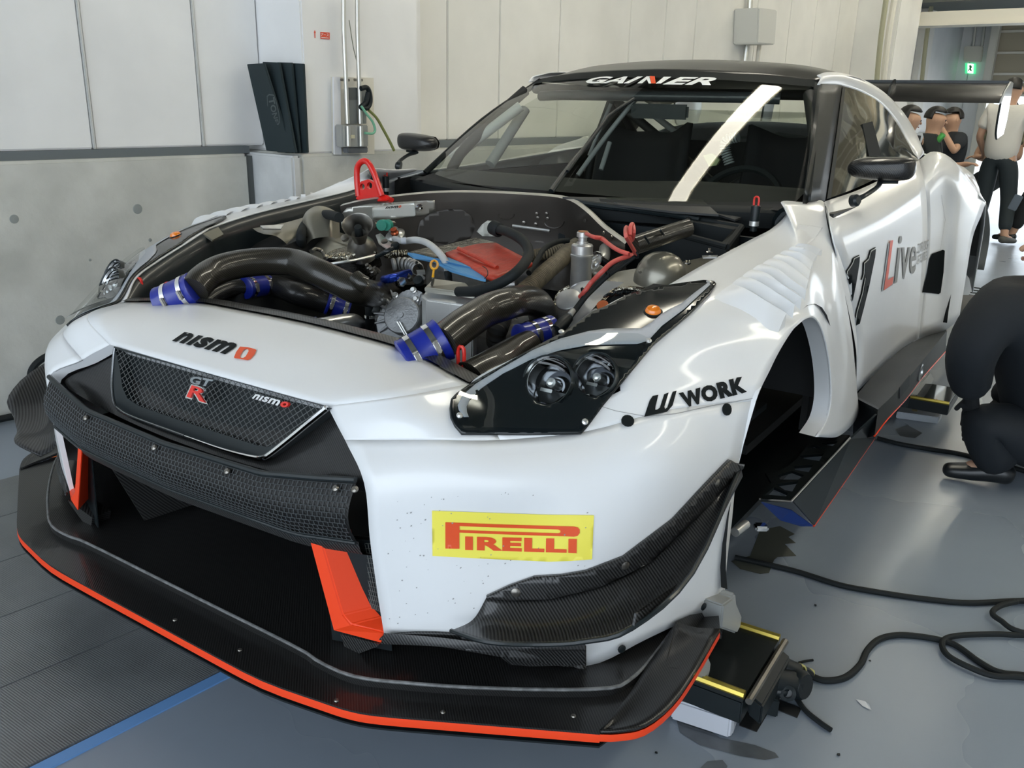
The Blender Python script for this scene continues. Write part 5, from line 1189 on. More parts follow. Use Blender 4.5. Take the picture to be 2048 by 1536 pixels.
prism('tow_hook_base', tl([(1175, 248, 1.06), (1190, 232, 1.07), (1330, 225, 1.09), (1352, 240, 1.09), (1340, 258, 1.08), (1220, 266, 1.06)]), (0, .03, -.01), RED, CAR, bev=.003)
# ---- interior
M_INT = mat('interior_dark', (.012, .013, .013), .6); M_CAGE = mat('cage_grey', (.30, .31, .32), .4)
box('cabin_floor', (0, 2.5, .30), (1.5, 2.2, .03), M_INT, CAR)
box('rear_bulkhead', (0, 3.35, .72), (1.45, .03, .8), M_INT, CAR, rot=(-.15, 0, 0))
for s in (1, -1): box('door_card', (s*.84, 2.4, .65), (.02, 1.5, .68), M_INT, CAR)
for s in (1, -1): shape('rear_quarter_inner', [V((s*.83, 3.0, .98)), V((s*.83, 3.45, .98)), V((s*.66, 3.45, 1.2)), V((s*.63, 3.1, 1.3))], .01, M_INT, CAR)
dash = [[V((x, 1.62, .99)) for x in (-.72, -.36, 0, .36, .72)], [V((x, 1.85, 1.02+.02*(x > .1))) for x in (-.72, -.36, 0, .36, .72)], [V((x, 1.98, .96)) for x in (-.72, -.36, 0, .36, .72)], [V((x, 2.0, .75)) for x in (-.72, -.36, 0, .36, .72)]]
patch('dashboard', dash, mat('dash_flock', (.02, .02, .022), .85), CAR, 3, 3, body=False, out=V((0, 0, 1)))
cg = lambda p, m=M_INT, r=.022: tube('roll_cage_tube', p, r, m, CAR, n=4, seg=12)
cg([P(*W_(640, 210), 'y', 2.25), P(*W_(760, 205), 'y', 2.22), P(*W_(1000, 208), 'y', 2.2), P(*W_(1500, 215), 'y', 2.25), P(*W_(1730, 222), 'y', 2.3)], mat('cage_black', (.05, .055, .06), .3), .020)
GREYC = mat('cage_light_grey', (.62, .63, .63), .4)
cg([P(*W_(235, 495), 'y', 1.95), P(*W_(550, 255), 'y', 2.1)], GREYC, .021); cg([P(*W_(410, 520), 'y', 2.0), P(*W_(570, 270), 'y', 2.2)], M_CAGE, .022)
cg([V((-.60, 2.2, 1.33)), V((-.70, 2.0, 1.15)), V((-.74, 1.85, .95)), V((-.74, 1.85, .4))]); cg([V((.58, 2.2, 1.33)), V((.68, 2.0, 1.15)), V((.73, 1.85, .95)), V((.73, 1.85, .4))])
for s in (1, -1): cg([V((s*.60, 3.0, 1.34)), V((s*.72, 3.0, .95)), V((s*.74, 3.0, .4))]); cg([V((s*.58, 2.25, 1.34)), V((s*.60, 3.0, 1.34))]); cg([V((s*.58, 3.0, 1.30)), V((s*.5, 3.6, .7))])
cg([V((-.60, 3.0, 1.34)), V((.60, 3.0, 1.34))]); cg([V((-.6, 3.02, 1.3)), V((.6, 3.02, .5))]); cg([V((.6, 3.0, 1.3)), V((-.6, 3.0, .5))])
cg([P(*W_(1080, 215), 'y', 2.35), P(*W_(940, 390), 'y', 2.3), P(*W_(810, 570), 'y', 2.2)], M_CAGE, .010)
cg([P(*W_(955, 420), 'y', 2.3), P(*W_(915, 545), 'y', 2.25)], M_CAGE, .010)
cg([P(*W_(1160, 300), 'y', 3.1), P(*W_(1290, 400), 'y', 3.05)], M_CAGE, .016)
cg([P(*W_(960, 245), 'y', 2.6), P(*W_(860, 480), 'y', 2.6)], M_CAGE, .008)
# far side door window seen through the screen, mirror, seat, breathing hose, wheel
for cx in (-.36, .38):
    sp_ = [[V((cx+a, 2.85+b, z)) for a in (-.24, -.12, 0, .12, .24)] for b, z in ((-.55, .42), (-.15, .40), (-.02, .62), (.08, .95), (.12, 1.16))]
    for r in sp_: r[0] += V((0, -.10, .05)); r[-1] += V((0, -.10, .05))
    patch('racing_seat', sp_, mat('seat_fabric', (.02, .02, .022), .9), CAR, 3, 3, th=.03, body=False)
box('centre_mirror', P(*W_(1180, 280), 'y', 2.2), (.24, .02, .055), SATIN, CAR, bev=.008)
hose('ribbed_breather', W_, [(1500, 520, 2.4), (1480, 450, 2.4), (1490, 410, 2.4), (1540, 395, 2.4)], .020, mat('breather_grey', (.33, .36, .37), .5), 'y', ribs=.010, n=6, seg=16)
lathe('steering_wheel', [(.150, -.012), (.165, -.012), (.172, 0), (.165, .012), (.150, .012), (.145, 0), (.150, -.012)], (.38, 2.15, .93), (0, -.85, .5), RUB, CAR, 36)
box('wheel_hub', (.38, 2.14, .93), (.22, .03, .09), SATIN, CAR, rot=(.5, 0, 0), bev=.01)
slab('helmet_net', W_, [(1380, 480, 2.5), (1420, 470, 2.5), (1455, 500, 2.5), (1440, 525, 2.5), (1405, 530, 2.5)], .02, mat('lime_trim', (.45, .5, .25), .6), 'y')
# wiper
wp = [onskin(*p, .012, WSB)[0] for p in ((1105, 388), (1150, 325), (1190, 280))]
tube('wiper_arm', wp, [.010, .007, .005], SATIN, CAR, n=4, seg=8)
wq = [onskin(*p, .02, WSB)[0] for p in ((1138, 352), (1205, 262), (1222, 240), (1270, 208))]
wq = [p for p in wq if p]; tube('wiper_blade', wq, .006, BLACK, CAR, n=4, seg=8)
# ------------------------------------------------------------------ sill, wheel openings, mirrors, wing
R4 = lambda x, y: (1440+.2995*x, 620+.2995*y)
SKT = mat('grey_skirt', (.045, .048, .047), .45, 0, 0, spec=.25, noise=.2, nscale=4)
s_in = [X(1709, 795, .925), X(1752, 745, .925), X(1796, 704, .925), X(1842, 676, .93), X(1893, 659, .965)]
s_out = [X(1756, 819, 1.045), X(1790, 786, 1.05), X(1820, 752, 1.05), X(1858, 706, 1.045), X(1894, 661, 1.03)]
for g in (lambda p: p, mir):
    a = [g(p) for p in s_in]; b = [g(p) for p in s_out]
    patch('side_skirt_top', [a, [u.lerp(v, .5)+V((0, 0, -.008)) for u, v in zip(a, b)], b], SKT, CAR, 4, 3, body=False, out=V((0, 0, 1)))
    lo2 = [g(X(1749, 872, 1.04)), g(X(1775, 838, 1.045)), g(X(1812, 798, 1.045)), g(X(1845, 755, 1.04)), g(X(1891, 703, 1.03))]
    patch('side_skirt_face', [b, lo2], SKT, CAR, 4, 2, body=False)
    tube('skirt_edge', lo2, .003, ORNG, CAR, n=3, seg=6)
    prism('side_skirt_end', [g(X(1709, 795, .93)), g(X(1756, 819, 1.045)), g(X(1749, 872, 1.04)), g(Z(1752, 880, .14)), g(Z(1705, 884, .14))], (0, .02, 0), SATIN, CAR)
# front part of the sill: flat board beside the wheel opening
brd = [Z(1585, 1002, .285), X(1700, 877, .99), X(1712, 862, .99), X(1752, 830, 1.035), X(1750, 872, 1.0), Z(1627, 1052, .15), Z(1540, 1003, .25)]
for g in (lambda p: p, mir):
    shape('barge_board', [g(p) for p in (Z(1585, 1002, .285), X(1700, 877, .995), X(1752, 828, 1.04), X(1750, 874, 1.0), Z(1627, 1050, .16))], .006, SATIN, CAR)
    tube('board_edge', [g(Z(1582, 1003, .288)), g(X(1700, 876, .998))], .003, ALU, CAR, n=1, seg=6)
    tube('board_edge', [g(Z(1518, 998, .288)), g(Z(1582, 1003, .288))], .003, STEEL, CAR, n=1, seg=6)
    tube('board_lip', [g(Z(1627, 1052, .157)), g(X(1750, 874, 1.0))], .0035, ORNG, CAR, n=1, seg=6)
    shape('blue_underside', [g(p) for p in (Z(1522, 1004, .27), Z(1583, 1020, .22), Z(1627, 1052, .157), Z(1602, 1052, .155), Z(1560, 1040, .18))], .003, mat('blue_board', (.01, .04, .2), .5), CAR)
    # webbed floor of black struts with openings
    zr4 = [R4(*p) for p in ((270, 1280), (480, 1285), (865, 850), (650, 842), (590, 905), (520, 1000), (430, 1080), (300, 1100), (340, 1170), (290, 1230))]
    hol = [[R4(*p) for p in h] for h in ([(655, 872), (725, 872), (700, 882), (660, 884)], [(660, 905), (785, 893), (750, 925)], [(578, 935), (630, 918), (700, 940)], [(520, 990), (690, 975), (660, 1025), (560, 1010)], [(490, 1060), (620, 1050), (590, 1100), (500, 1085)], [(380, 1120), (480, 1090), (560, 1120), (520, 1150), (400, 1150)], [(370, 1180), (520, 1160), (480, 1230), (430, 1220)], [(300, 1250), (360, 1200), (450, 1240), (440, 1262)])]
    v2, F = tri2d(zr4, hol, 10, False); o = mesh('strut_floor', [g(Z(x, y, .283)) for x, y in v2], F, GLOSSB, CAR, False); m_ = o.modifiers.new('t', 'SOLIDIFY'); m_.thickness = .008
slot = [(1905, 742), (1915, 715), (1925, 700)]
# vent in the skirt end, rear
for g in (lambda p: p,):
    lathe('jack_socket', [(.03, -.01), (.034, .004), (.028, .006), (.022, -.02), (0, -.02)], X(1840, 745, 1.045), (1, 0, 0), ALU, CAR, 24)
    for k in range(5): prism('skirt_slot', [X(1798+k*4, 775-k*5, 1.05), X(1802+k*4, 770-k*5, 1.05), X(1802+k*4, 792-k*5, 1.05), X(1798+k*4, 797-k*5, 1.05)], (.002, 0, 0), BLACK, CAR)
# wheel openings: liners and hubs
def liner(yc, zc_, s, r=.39):
    vs = []; fs = []; n = 20
    for x in (.985, .60, .56):
        rr = r if x > .58 else .02
        for k in range(n+1):
            a = math.radians(8+200*k/n); vs.append(V((s*x, yc+rr*math.cos(a), zc_+rr*math.sin(a))))
    for j in range(2):
        for k in range(n): fs.append((j*(n+1)+k, j*(n+1)+k+1, (j+1)*(n+1)+k+1, (j+1)*(n+1)+k))
    mesh('wheel_arch_liner', vs, fs, mat('liner_black', (.008, .009, .01), .6), CAR)
for s in (1, -1):
    liner(.96, .47, s, .385); liner(3.86, .50, s, .38)
    for yc, zc_ in ((.95, .42), (3.86, .47)):
        c = V((s*.80, yc, zc_)); ax = V((s, 0, 0))
        h = lathe('wheel_hub', [(.085, -.05), (.085, 0), (.06, .01), (.06, .03), (.035, .035), (.035, .06), (.02, .065), (0, .065)], c, ax, STEEL, CAR, 24)
        lathe('brake_disc', [(.19, -.10), (.19, -.07), (.085, -.07), (.085, -.10), (.19, -.10)], c, ax, CAST, CAR, 40)
        box('brake_caliper', c+V((-s*.085, -.15, .05)), (.09, .08, .20), mat('caliper_dark', (.03, .035, .05), .4), CAR, rot=(.3, 0, 0), bev=.012)
        for k in range(5):
            a = k*2*math.pi/5; rod('wheel_stud', c+V((s*.03, .05*math.cos(a), .05*math.sin(a))), c+V((s*.05, .05*math.cos(a), .05*math.sin(a))), .006, CHROME, CAR, 8)
        tube('wishbone', [V((s*.35, yc-.18, zc_-.10)), V((s*.74, yc, zc_-.10)), V((s*.35, yc+.18, zc_-.10))], .014, SATIN, CAR, n=1, seg=10)
        tube('wishbone', [V((s*.38, yc-.15, zc_+.12)), V((s*.74, yc, zc_+.12)), V((s*.38, yc+.15, zc_+.12))], .012, SATIN, CAR, n=1, seg=10)
        tube('damper', [V((s*.70, yc+.05, zc_-.08)), V((s*.58, yc+.05, zc_+.38))], .028, SATIN, CAR, n=1, seg=14, ribs=None)
for s in (1, -1): prism('brake_duct', [V((s*.80, .74, .50)), V((s*.80, .88, .62)), V((s*.80, .92, .40)), V((s*.80, .80, .36))], (-s*.12, 0, 0), BLACK, CAR, bev=.01)
# rear arch edge and floor details behind it
ral = [X(1972, 404, 1.0), X(1979, 440, 1.0), X(1979, 480, 1.0), X(1968, 540, 1.0)]
for g in (lambda p: p, mir): patch('rear_arch_edge', [[g(p) for p in ral], [g(p+V((-.10, .0, 0))) for p in ral]], mat('rear_liner', (.12, .125, .12), .6), CAR, 4, 2, body=False, th=.008)
for k in range(6): hose('diffuser_slat', lambda x, y: (x, y), [(1932+k*3, 600-k*5, .24), (1985+k*2, 606-k*5, .23)], .004, BLACK, n=1, seg=6)
slab('rear_floor', lambda x, y: (x, y), [(1905, 632), (1938, 632), (1945, 596), (1925, 596)] and [(1905, 632, .25), (1938, 632, .25), (1948, 590, .25), (1925, 590, .25)], .02, BLACK)
# tow of suspension seen under the front
rod('sump_tube', Z(1470, 1065, .25), Z(1492, 1048, .25), .012, ALU, CAR); box('drain_fitting', Z(1522, 1054, .22), (.035, .03, .015), CHROME, CAR, rot=(0, 0, .6), bev=.004)
box('underfloor', (0, 2.4, .215), (1.7, 3.6, .02), BLACK, CAR)
box('side_floor', (0, 1.3, .24), (1.1, 1.2, .03), BLACK, CAR)
# mirrors
for g in (lambda p: p, mir):
    mo_ = lambda l, x: [g(X(a, b, x)) for a, b in l]
    z3 = lambda l: zc(l, .36458, 1600, 0)
    ring = z3([(250, 920), (265, 895), (300, 868), (420, 860), (600, 862), (636, 880), (634, 940), (610, 985), (560, 997), (420, 992), (300, 980), (255, 955)])
    c0 = (sum(p[0] for p in ring)/12, sum(p[1] for p in ring)/12)
    rows_m = []
    for k, dy in ((.35, -.035), (.75, -.028), (.96, -.008), (1.0, .015), (.985, .045)):
        rows_m.append([g(P(c0[0]+(x-c0[0])*k, c0[1]+(y-c0[1])*k, 'y', 1.86)+V((0, dy, 0))) for x, y in ring])
    vs = [p for r in rows_m for p in r]; n = 12; fs = [(i*n+j, i*n+(j+1) % n, (i+1)*n+(j+1) % n, (i+1)*n+j) for i in range(4) for j in range(n)]+[tuple(range(n))[::-1], tuple(range(4*n, 5*n))]
    o = mesh('wing_mirror', vs, fs, CARBD, CAR); md = o.modifiers.new('s', 'SUBSURF'); md.levels = 2; md.render_levels = 2; o['label'] = 'carbon mirror housing'
    gl_ = [g(P(c0[0]+(x-c0[0])*.9, c0[1]+(y-c0[1])*.88, 'y', 1.86)+V((0, .047, 0))) for x, y in ring]; shape('mirror_glass', gl_, .002, CHROME, o)
    st_ = [P(*q, 'y', yy) for q, yy in zip(z3([(300, 1100), (360, 1070), (425, 1025), (440, 998)]), (1.72, 1.75, 1.82, 1.87))]
    tube('mirror_stalk', [g(p) for p in st_], [.009, .007, .007, .009], SATIN, o, n=5, seg=10)
    lathe('mirror_foot', [(.018, -.01), (.018, .006), (.012, .012), (0, .012)], g(P(*z3([(303, 1100)])[0], 'y', 1.72)), g(V((.9, -.4, .2))), SATIN, o, 16)
    tube('mirror_bracket', [g(P(*q, 'y', 1.87)) for q in z3([(425, 1000), (540, 1000)])], .005, SATIN, o, n=1, seg=8)
# rear wing
wc = [(0, 0), (.03, .018), (.10, .030), (.20, .028), (.29, .014), (.30, .010), (.22, -.005), (.12, -.012), (.04, -.010)]
wy, wz = 4.52, 1.335
prof_w = [(wy+a, wz+.10*(a/.3)+b) for a, b in wc]
prism('rear_wing_blade', [V((-.93, y, z)) for y, z in prof_w], (1.86, 0, 0), CARBD, CAR, smooth=True)
prism('wing_gurney', [V((-.93, wy+.295, wz+.11)), V((-.93, wy+.30, wz+.11)), V((-.93, wy+.30, wz+.125)), V((-.93, wy+.295, wz+.125))], (1.86, 0, 0), SATIN, CAR)
for s in (1, -1):
    ep = [V((s*.935, a, b)) for a, b in ((4.50, 1.335), (4.60, 1.40), (4.80, 1.455), (4.92, 1.45), (4.95, 1.25), (4.90, 1.17), (4.62, 1.15), (4.54, 1.18), (4.50, 1.25))]
    prism('wing_end_plate', ep, (s*.008, 0, 0), mat('end_plate_grey', (.40, .42, .43), .25, 0, .7), CAR)
    tube('end_plate_edge', [V((s*.939, 4.5, 1.335)), V((s*.939, 4.5, 1.25)), V((s*.939, 4.54, 1.18)), V((s*.939, 4.62, 1.15))], .006, BLACK, CAR, n=2, seg=6)
    prism('wing_support', [V((s*.35, a, b)) for a, b in ((4.45, .95), (4.60, .95), (4.72, 1.36), (4.66, 1.46), (4.56, 1.42), (4.52, 1.30))], (s*.012, 0, 0), SATIN, CAR)
for s in (1, -1): box('rear_lamp', (s*.60, 4.66, .86), (.18, .02, .10), REDD, CAR, bev=.01)
box('rear_bumper', (0, 4.66, .40), (1.7, .08, .3), SATIN, CAR, bev=.02)
# red cover and blue pad lying on the engine
cov = empty('intake_cover', P(*A_(1500, 650), 'z', .86), 'red taped cover board lying on the engine', 'cover')
rc = T(A_, [(1205, 600, .868), (1330, 560, .875), (1520, 515, .885), (1690, 505, .89), (1900, 610, .895), (2040, 690, .885), (1990, 720, .875), (1650, 840, .855), (1500, 750, .858), (1260, 645, .862)])
RT = mat('red_tape', (.50, .045, .02), .45, noise=.2, nscale=30, bump=.2, bscale=90)
top_ = [T(A_, [(1205, 600, .868), (1330, 560, .875), (1520, 515, .885), (1690, 505, .89)]), T(A_, [(1240, 635, .866), (1460, 640, .872), (1650, 620, .879), (1850, 590, .89)]), T(A_, [(1380, 700, .862), (1560, 720, .866), (1800, 690, .875), (2000, 665, .887)]), T(A_, [(1580, 810, .858), (1680, 835, .858), (1850, 770, .868), (2040, 700, .88)])]
own(cov, patch('board', top_, RT, None, 4, 4, th=.012, body=False, out=V((0, 0, 1))),
 tube('tape_ridge', T(A_, [(1330, 562, .882), (1500, 640, .88), (1700, 745, .868)]), .006, RT, None, n=3, seg=8),
 tube('string', T(A_, [(1560, 730, .872), (1600, 760, .875), (1610, 810, .868), (1580, 850, .86)]), .0012, BLACK, None, n=4, seg=6))
BP = mat('blue_pad', (.10, .30, .55), .6)
tag(prism('foam_pad', T(A_, [(840, 600, .855), (900, 605, .858), (1100, 655, .862), (1190, 655, .862), (1240, 645, .862), (1540, 765, .858), (1600, 830, .85), (1590, 860, .848), (1540, 850, .848), (1260, 770, .846), (1100, 680, .852), (900, 640, .852)]), (0, 0, -.006), BP), 'light blue foam pad under the red cover', 'pad')
fm = T(A_, [(845, 595, .856), (1000, 560, .86), (1200, 530, .868), (1490, 455, .88), (1680, 500, .886), (1520, 515, .882), (1330, 560, .874), (1210, 600, .866), (1120, 650, .862)])
tag(prism('foil_sheet', fm, (0, 0, -.004), FOIL), 'crinkled silver foil sheet beside the red cover', 'foil')
# ------------------------------------------------------------------ people
SKIN = mat('skin', (.55, .33, .22), .55); HAIR = mat('black_hair', (.012, .011, .010), .5)
def sk(name, vs, es, rad, m, parent, lv=2, root=0):
    me = bpy.data.meshes.new(name); me.from_pydata([tuple(v) for v in vs], es, []); me.update(); o = bpy.data.objects.new(name, me); COL.objects.link(o)
    md = o.modifiers.new('skin', 'SKIN'); md.use_smooth_shade = True
    for i, r in enumerate(rad):
        d = me.skin_vertices[0].data[i]; d.radius = r if isinstance(r, tuple) else (r, r); d.use_root = (i == root)
    s = o.modifiers.new('sub', 'SUBSURF'); s.levels = lv; s.render_levels = lv
    bpy.context.view_layer.update(); dg = bpy.context.evaluated_depsgraph_get(); m2 = bpy.data.meshes.new_from_object(o.evaluated_get(dg)); bpy.data.objects.remove(o)
    m2.name = name; q = link(name, m2, None, parent, False); m2.materials.clear(); m2.materials.append(m); m2.polygons.foreach_set('use_smooth', [True]*len(m2.polygons)); return q
def chain(rows):
    vs = []; es = []; rd = []; 
    for r in rows:
        for i, (p, q) in enumerate(r):
            pass
    return vs, es, rd
def human(J, name, label, shirt, pants, shoes=None, sleeve=.5, root=(0, 0, 0), group=None, hair=HAIR, hands=True, head_dir=None, glove=None, bulk=1):
    "J: world joints pelvis spine chest neck head shL elL wrL shR elR wrR hipL knL anL hipR knR anR toL toR"
    t = empty(name, root, label, 'person', group); j = {k: V(v) for k, v in J.items()}
    k = lambda a: j[a]
    names = ['pelvis', 'spine', 'chest', 'neck', 'head0', 'head', 'top', 'shL', 'elL', 'wrL', 'shR', 'elR', 'wrR', 'hipL', 'knL', 'anL', 'toL', 'hipR', 'knR', 'anR', 'toR']
    hd_ = (k('head')-k('neck')).normalized(); j['head0'] = k('head')-hd_*.045; j['top'] = k('head')+hd_*.07; low = .12 if not glove else -.08
    rad = [.11, .105, .12, .052, .080, .104, .080, .055, .040, .027, .055, .040, .027, .085, .058, .040, .035, .085, .058, .040, .035]
    ed = [('pelvis', 'spine'), ('spine', 'chest'), ('chest', 'neck'), ('neck', 'head0'), ('head0', 'head'), ('head', 'top'), ('chest', 'shL'), ('shL', 'elL'), ('elL', 'wrL'), ('chest', 'shR'), ('shR', 'elR'), ('elR', 'wrR'), ('pelvis', 'hipL'), ('hipL', 'knL'), ('knL', 'anL'), ('anL', 'toL'), ('pelvis', 'hipR'), ('hipR', 'knR'), ('knR', 'anR'), ('anR', 'toR')]
    ix = {n: i for i, n in enumerate(names)}
    vs = [j[n] for n in names]; es = [(ix[a], ix[b]) for a, b in ed]
    # hands: palm and five fingers
    for s in 'LR':
        w = k('wr'+s); d = (w-k('el'+s)).normalized(); sd = d.cross(V((0, 0, 1)));
        sd = sd.normalized() if sd.length > .1 else V((1, 0, 0)); up = sd.cross(d)
        pi = len(vs); vs.append(w+d*.06); rad.append((.036, .018)); es.append((ix['wr'+s], pi))
        for f, (o_, L) in enumerate(((-.026, .055), (-.009, .07), (.009, .068), (.026, .055))):
            a = len(vs); vs += [w+d*.095+sd*o_, w+d*(.095+L*.5)+sd*o_-up*.008, w+d*(.095+L*.85)+sd*o_-up*.03]; rad += [.0095, .0085, .007]; es += [(pi, a), (a, a+1), (a+1, a+2)]
        a = len(vs); vs += [w+d*.05-sd*.035, w+d*.08-sd*.052-up*.01]; rad += [.011, .009]; es += [(pi, a), (a, a+1)]
    body = sk('body', vs, es, rad, SKIN, None)
    if glove:
        body.data.materials.append(glove)
        for f in body.data.polygons:
            if min((f.center-k('wrL')).length, (f.center-k('wrR')).length) < .22: f.material_index = 1
    parts = [body]
    def cloth(nm, L, E, Rr, m): parts.append(sk(nm, L, E, Rr, m, None)); return parts[-1]
    eL = k('shL').lerp(k('elL'), min(1, sleeve*2)); eR = k('shR').lerp(k('elR'), min(1, sleeve*2))
    L = [k('pelvis')+(k('spine')-k('pelvis'))*(-.75), k('spine'), k('chest'), k('chest').lerp(k('neck'), .72 if not glove else 1.1), k('shL'), eL, k('shR'), eR]; E = [(0, 1), (1, 2), (2, 3), (2, 4), (4, 5), (2, 6), (6, 7)]; Rr = [(.185, .165), (.17, .15), (.185, .16), .062, .09, .074, .09, .074]
    if bulk != 1: Rr = [tuple(b*bulk for b in q) if isinstance(q, tuple) else q*bulk for q in Rr]
    if sleeve > .5:
        L += [k('elL').lerp(k('wrL'), .92), k('elR').lerp(k('wrR'), .92)]; E += [(5, 8), (7, 9)]; Rr += [.055*bulk, .055*bulk]
    cloth('shirt', L, E, Rr, shirt)
    cloth('trousers', [k('pelvis')+(k('spine')-k('pelvis'))*.3, k('pelvis'), k('hipL'), k('knL'), k('anL').lerp(k('knL'), low), k('hipR'), k('knR'), k('anR').lerp(k('knR'), low)], [(0, 1), (1, 2), (2, 3), (3, 4), (1, 5), (5, 6), (6, 7)], [q*bulk for q in (.135, .145, .108, .082, .066, .108, .082, .066)], pants)
    for s in 'LR':
        a, b = k('an'+s), k('to'+s); d = (b-a); d.z = 0; d = d.normalized() if d.length > .01 else V((0, 1, 0))
        parts.append(sk('shoe', [a-d*.05+V((0, 0, -.035)), a+V((0, 0, -.02)), a+d*.10+V((0, 0, -.04)), a+d*.19+V((0, 0, -.05))], [(0, 1), (1, 2), (2, 3)], [(.042, .038), (.048, .045), (.046, .034), (.036, .026)], shoes or SATIN, None))
    # hair cap, ears, nose, eyes, mouth
    hd = V(head_dir or (0, 1, 0)).normalized(); up = hd_; sd = hd.cross(up).normalized(); c = k('head'); hd = up.cross(sd).normalized()
    if hd.dot(V(head_dir or (0, 1, 0))) < 0: hd = -hd
    bm = bmesh.new(); bmesh.ops.create_uvsphere(bm, u_segments=24, v_segments=16, radius=1)
    for v in bm.verts: v.co = V((v.co.x*.086, v.co.y*.102, v.co.z*.100))
    bmesh.ops.delete(bm, geom=[v for v in bm.verts if (v.co.z < .052 and v.co.y > -.005) or v.co.z < -.035], context='VERTS')
    B3 = Matrix((sd, hd, up)).transposed()
    for v in bm.verts: v.co = B3 @ v.co + c + up*.022 - hd*.008
    parts.append(bmo('hair', bm, hair, None)); md = parts[-1].modifiers.new('t', 'SOLIDIFY'); md.thickness = .012; md.offset = 0
    for s in (-1, 1):
        e = sk('ear', [c+sd*s*.083+up*.015, c+sd*s*.088-up*.02], [(0, 1)], [(.014, .008), (.010, .006)], SKIN, body, 1)
        bm = bmesh.new(); bmesh.ops.create_uvsphere(bm, u_segments=10, v_segments=8, radius=.010); bmesh.ops.translate(bm, verts=bm.verts, vec=c+hd*.078+sd*s*.030+up*.008); bmo('eye', bm, HAIR, body)
    sk('nose', [c+hd*.082+up*.005, c+hd*.100-up*.022], [(0, 1)], [.008, .013], SKIN, body, 1)
    sk('mouth', [c+hd*.082-up*.045-sd*.018, c+hd*.086-up*.045, c+hd*.082-up*.045+sd*.018], [(0, 1), (1, 2)], [.004, .006, .004], mat('lips', (.4, .18, .14), .5), body, 1, 1)
    own(t, *parts); return t
def standing(px, py, x_or_y, hgt, face, label, shirt, pants, arms, group=None, sleeve=.3, head=None, legs=None, shoes=None, head_dir=None, drop=0):
    b = P(px, py, 'z', 0) if x_or_y is None else x_or_y
    b = V(b); b.z = 0; s = hgt/1.72; f = V((math.sin(face), math.cos(face), 0)); r = V((f.y, -f.x, 0)); q = lambda a, c, z: b+r*a*s+f*c*s+V((0, 0, z*s))
    J = dict(pelvis=q(0, 0, .95), spine=q(0, .01, 1.12), chest=q(0, 0, 1.30), neck=q(0, 0, 1.47), head=q(0, .02, 1.60), shL=q(-.17, 0, 1.40), shR=q(.17, 0, 1.40), hipL=q(-.09, 0, .90), hipR=q(.09, 0, .90), knL=q(-.10, .02, .49), knR=q(.10, .02, .49), anL=q(-.11, -.02, .09), anR=q(.11, -.02, .09), toL=q(-.12, .12, .04), toR=q(.12, .12, .04),
      elL=q(-.24, -.02, 1.12), wrL=q(-.24, .08, .90), elR=q(.24, -.02, 1.12), wrR=q(.24, .08, .90))
    for kk, v in arms.items(): J[kk] = q(*v)
    if drop:
        for kk in J:
            if kk[:2] not in ('kn', 'an', 'to'): J[kk].z -= drop
            else: J[kk] += f*(.42 if kk[:2] == 'kn' else .30)
    for kk, v in (legs or {}).items(): J[kk] = q(*v)
    return human(J, 'person', label, shirt, pants, shoes, sleeve, b, group, head_dir=head_dir or (f.x, f.y, 0))
TS_W = mat('white_tshirt', (.72, .70, .64), .8, bump=.3, bscale=14); TS_B = mat('black_tshirt', (.012, .016, .018), .8); JEAN = mat('dark_jeans', (.02, .03, .035), .8); CAMO = mat('camouflage_shirt', (.30, .30, .20), .8, noise=.6, nscale=14, dirt=(.10, .10, .06)); BLKP = mat('black_trousers', (.012, .014, .016), .8)
gy = lambda px, py, y: (lambda p: V((p.x, p.y, 0)))(P(px, py, 'y', y))
PZ = lambda x, y: P(x, y, 'z', 0)
standing(0, 0, PZ(1968, 484), 1.62, .25, 'man with his back turned in a plain white t-shirt and dark jeans', TS_W, JEAN, dict(elL=(-.24, -.03, 1.12), wrL=(-.22, .12, .95), elR=(.38, .08, 1.22), wrR=(.22, .22, 1.12)), sleeve=.38, legs=dict(knR=(.15, .05, .49), anR=(.22, -.08, .09), toR=(.26, .06, .04)), shoes=mat('grey_shoe', (.10, .10, .09), .6))
standing(0, 0, gy(2004, 300, 10.0), 1.62, -2.6, 'person in a camouflage shirt with folded forearms behind the white t-shirt', CAMO, JEAN, dict(elL=(-.27, .06, 1.10), wrL=(.06, .24, 1.10), elR=(.27, .06, 1.10), wrR=(-.06, .26, 1.06)), sleeve=.3, drop=.20)
standing(0, 0, gy(1858, 300, 8.3), 1.66, 1.45, 'black-haired man in a dark shirt seen in profile, holding a green can', TS_B, BLKP, dict(elL=(-.22, .08, 1.14), wrL=(-.18, .30, 1.18), elR=(.22, .10, 1.12), wrR=(.10, .33, 1.08)), sleeve=.38, drop=.33)
standing(0, 0, gy(1898, 300, 9.3), 1.66, -2.2, 'man in a dark polo raising a hand to his face', mat('dark_polo', (.014, .018, .024), .8), BLKP, dict(elL=(-.30, .10, 1.28), wrL=(-.10, .16, 1.50), elR=(.25, .02, 1.12), wrR=(.20, .18, .98)), sleeve=.38, drop=.33)
standing(0, 0, gy(1806, 300, 7.4), 1.66, 1.2, 'dark-haired man mostly hidden behind the rear side window', TS_B, BLKP, {}, sleeve=.38, drop=.33)
standing(0, 0, PZ(2098, 494), 1.66, -1.3, 'walking person in black trousers carrying a phone at the right edge', mat('maroon_shirt', (.25, .06, .12), .8), BLKP, dict(elL=(-.20, .12, 1.14), wrL=(-.18, .18, .90), elR=(.25, -.05, 1.12), wrR=(.24, .05, .9)), sleeve=.38, legs=dict(knL=(-.10, .25, .52), anL=(-.10, .35, .10), toL=(-.10, .5, .05), anR=(.10, -.25, .11), toR=(.10, -.13, .04)))
cp = P(1868, 290, 'y', 8.15)
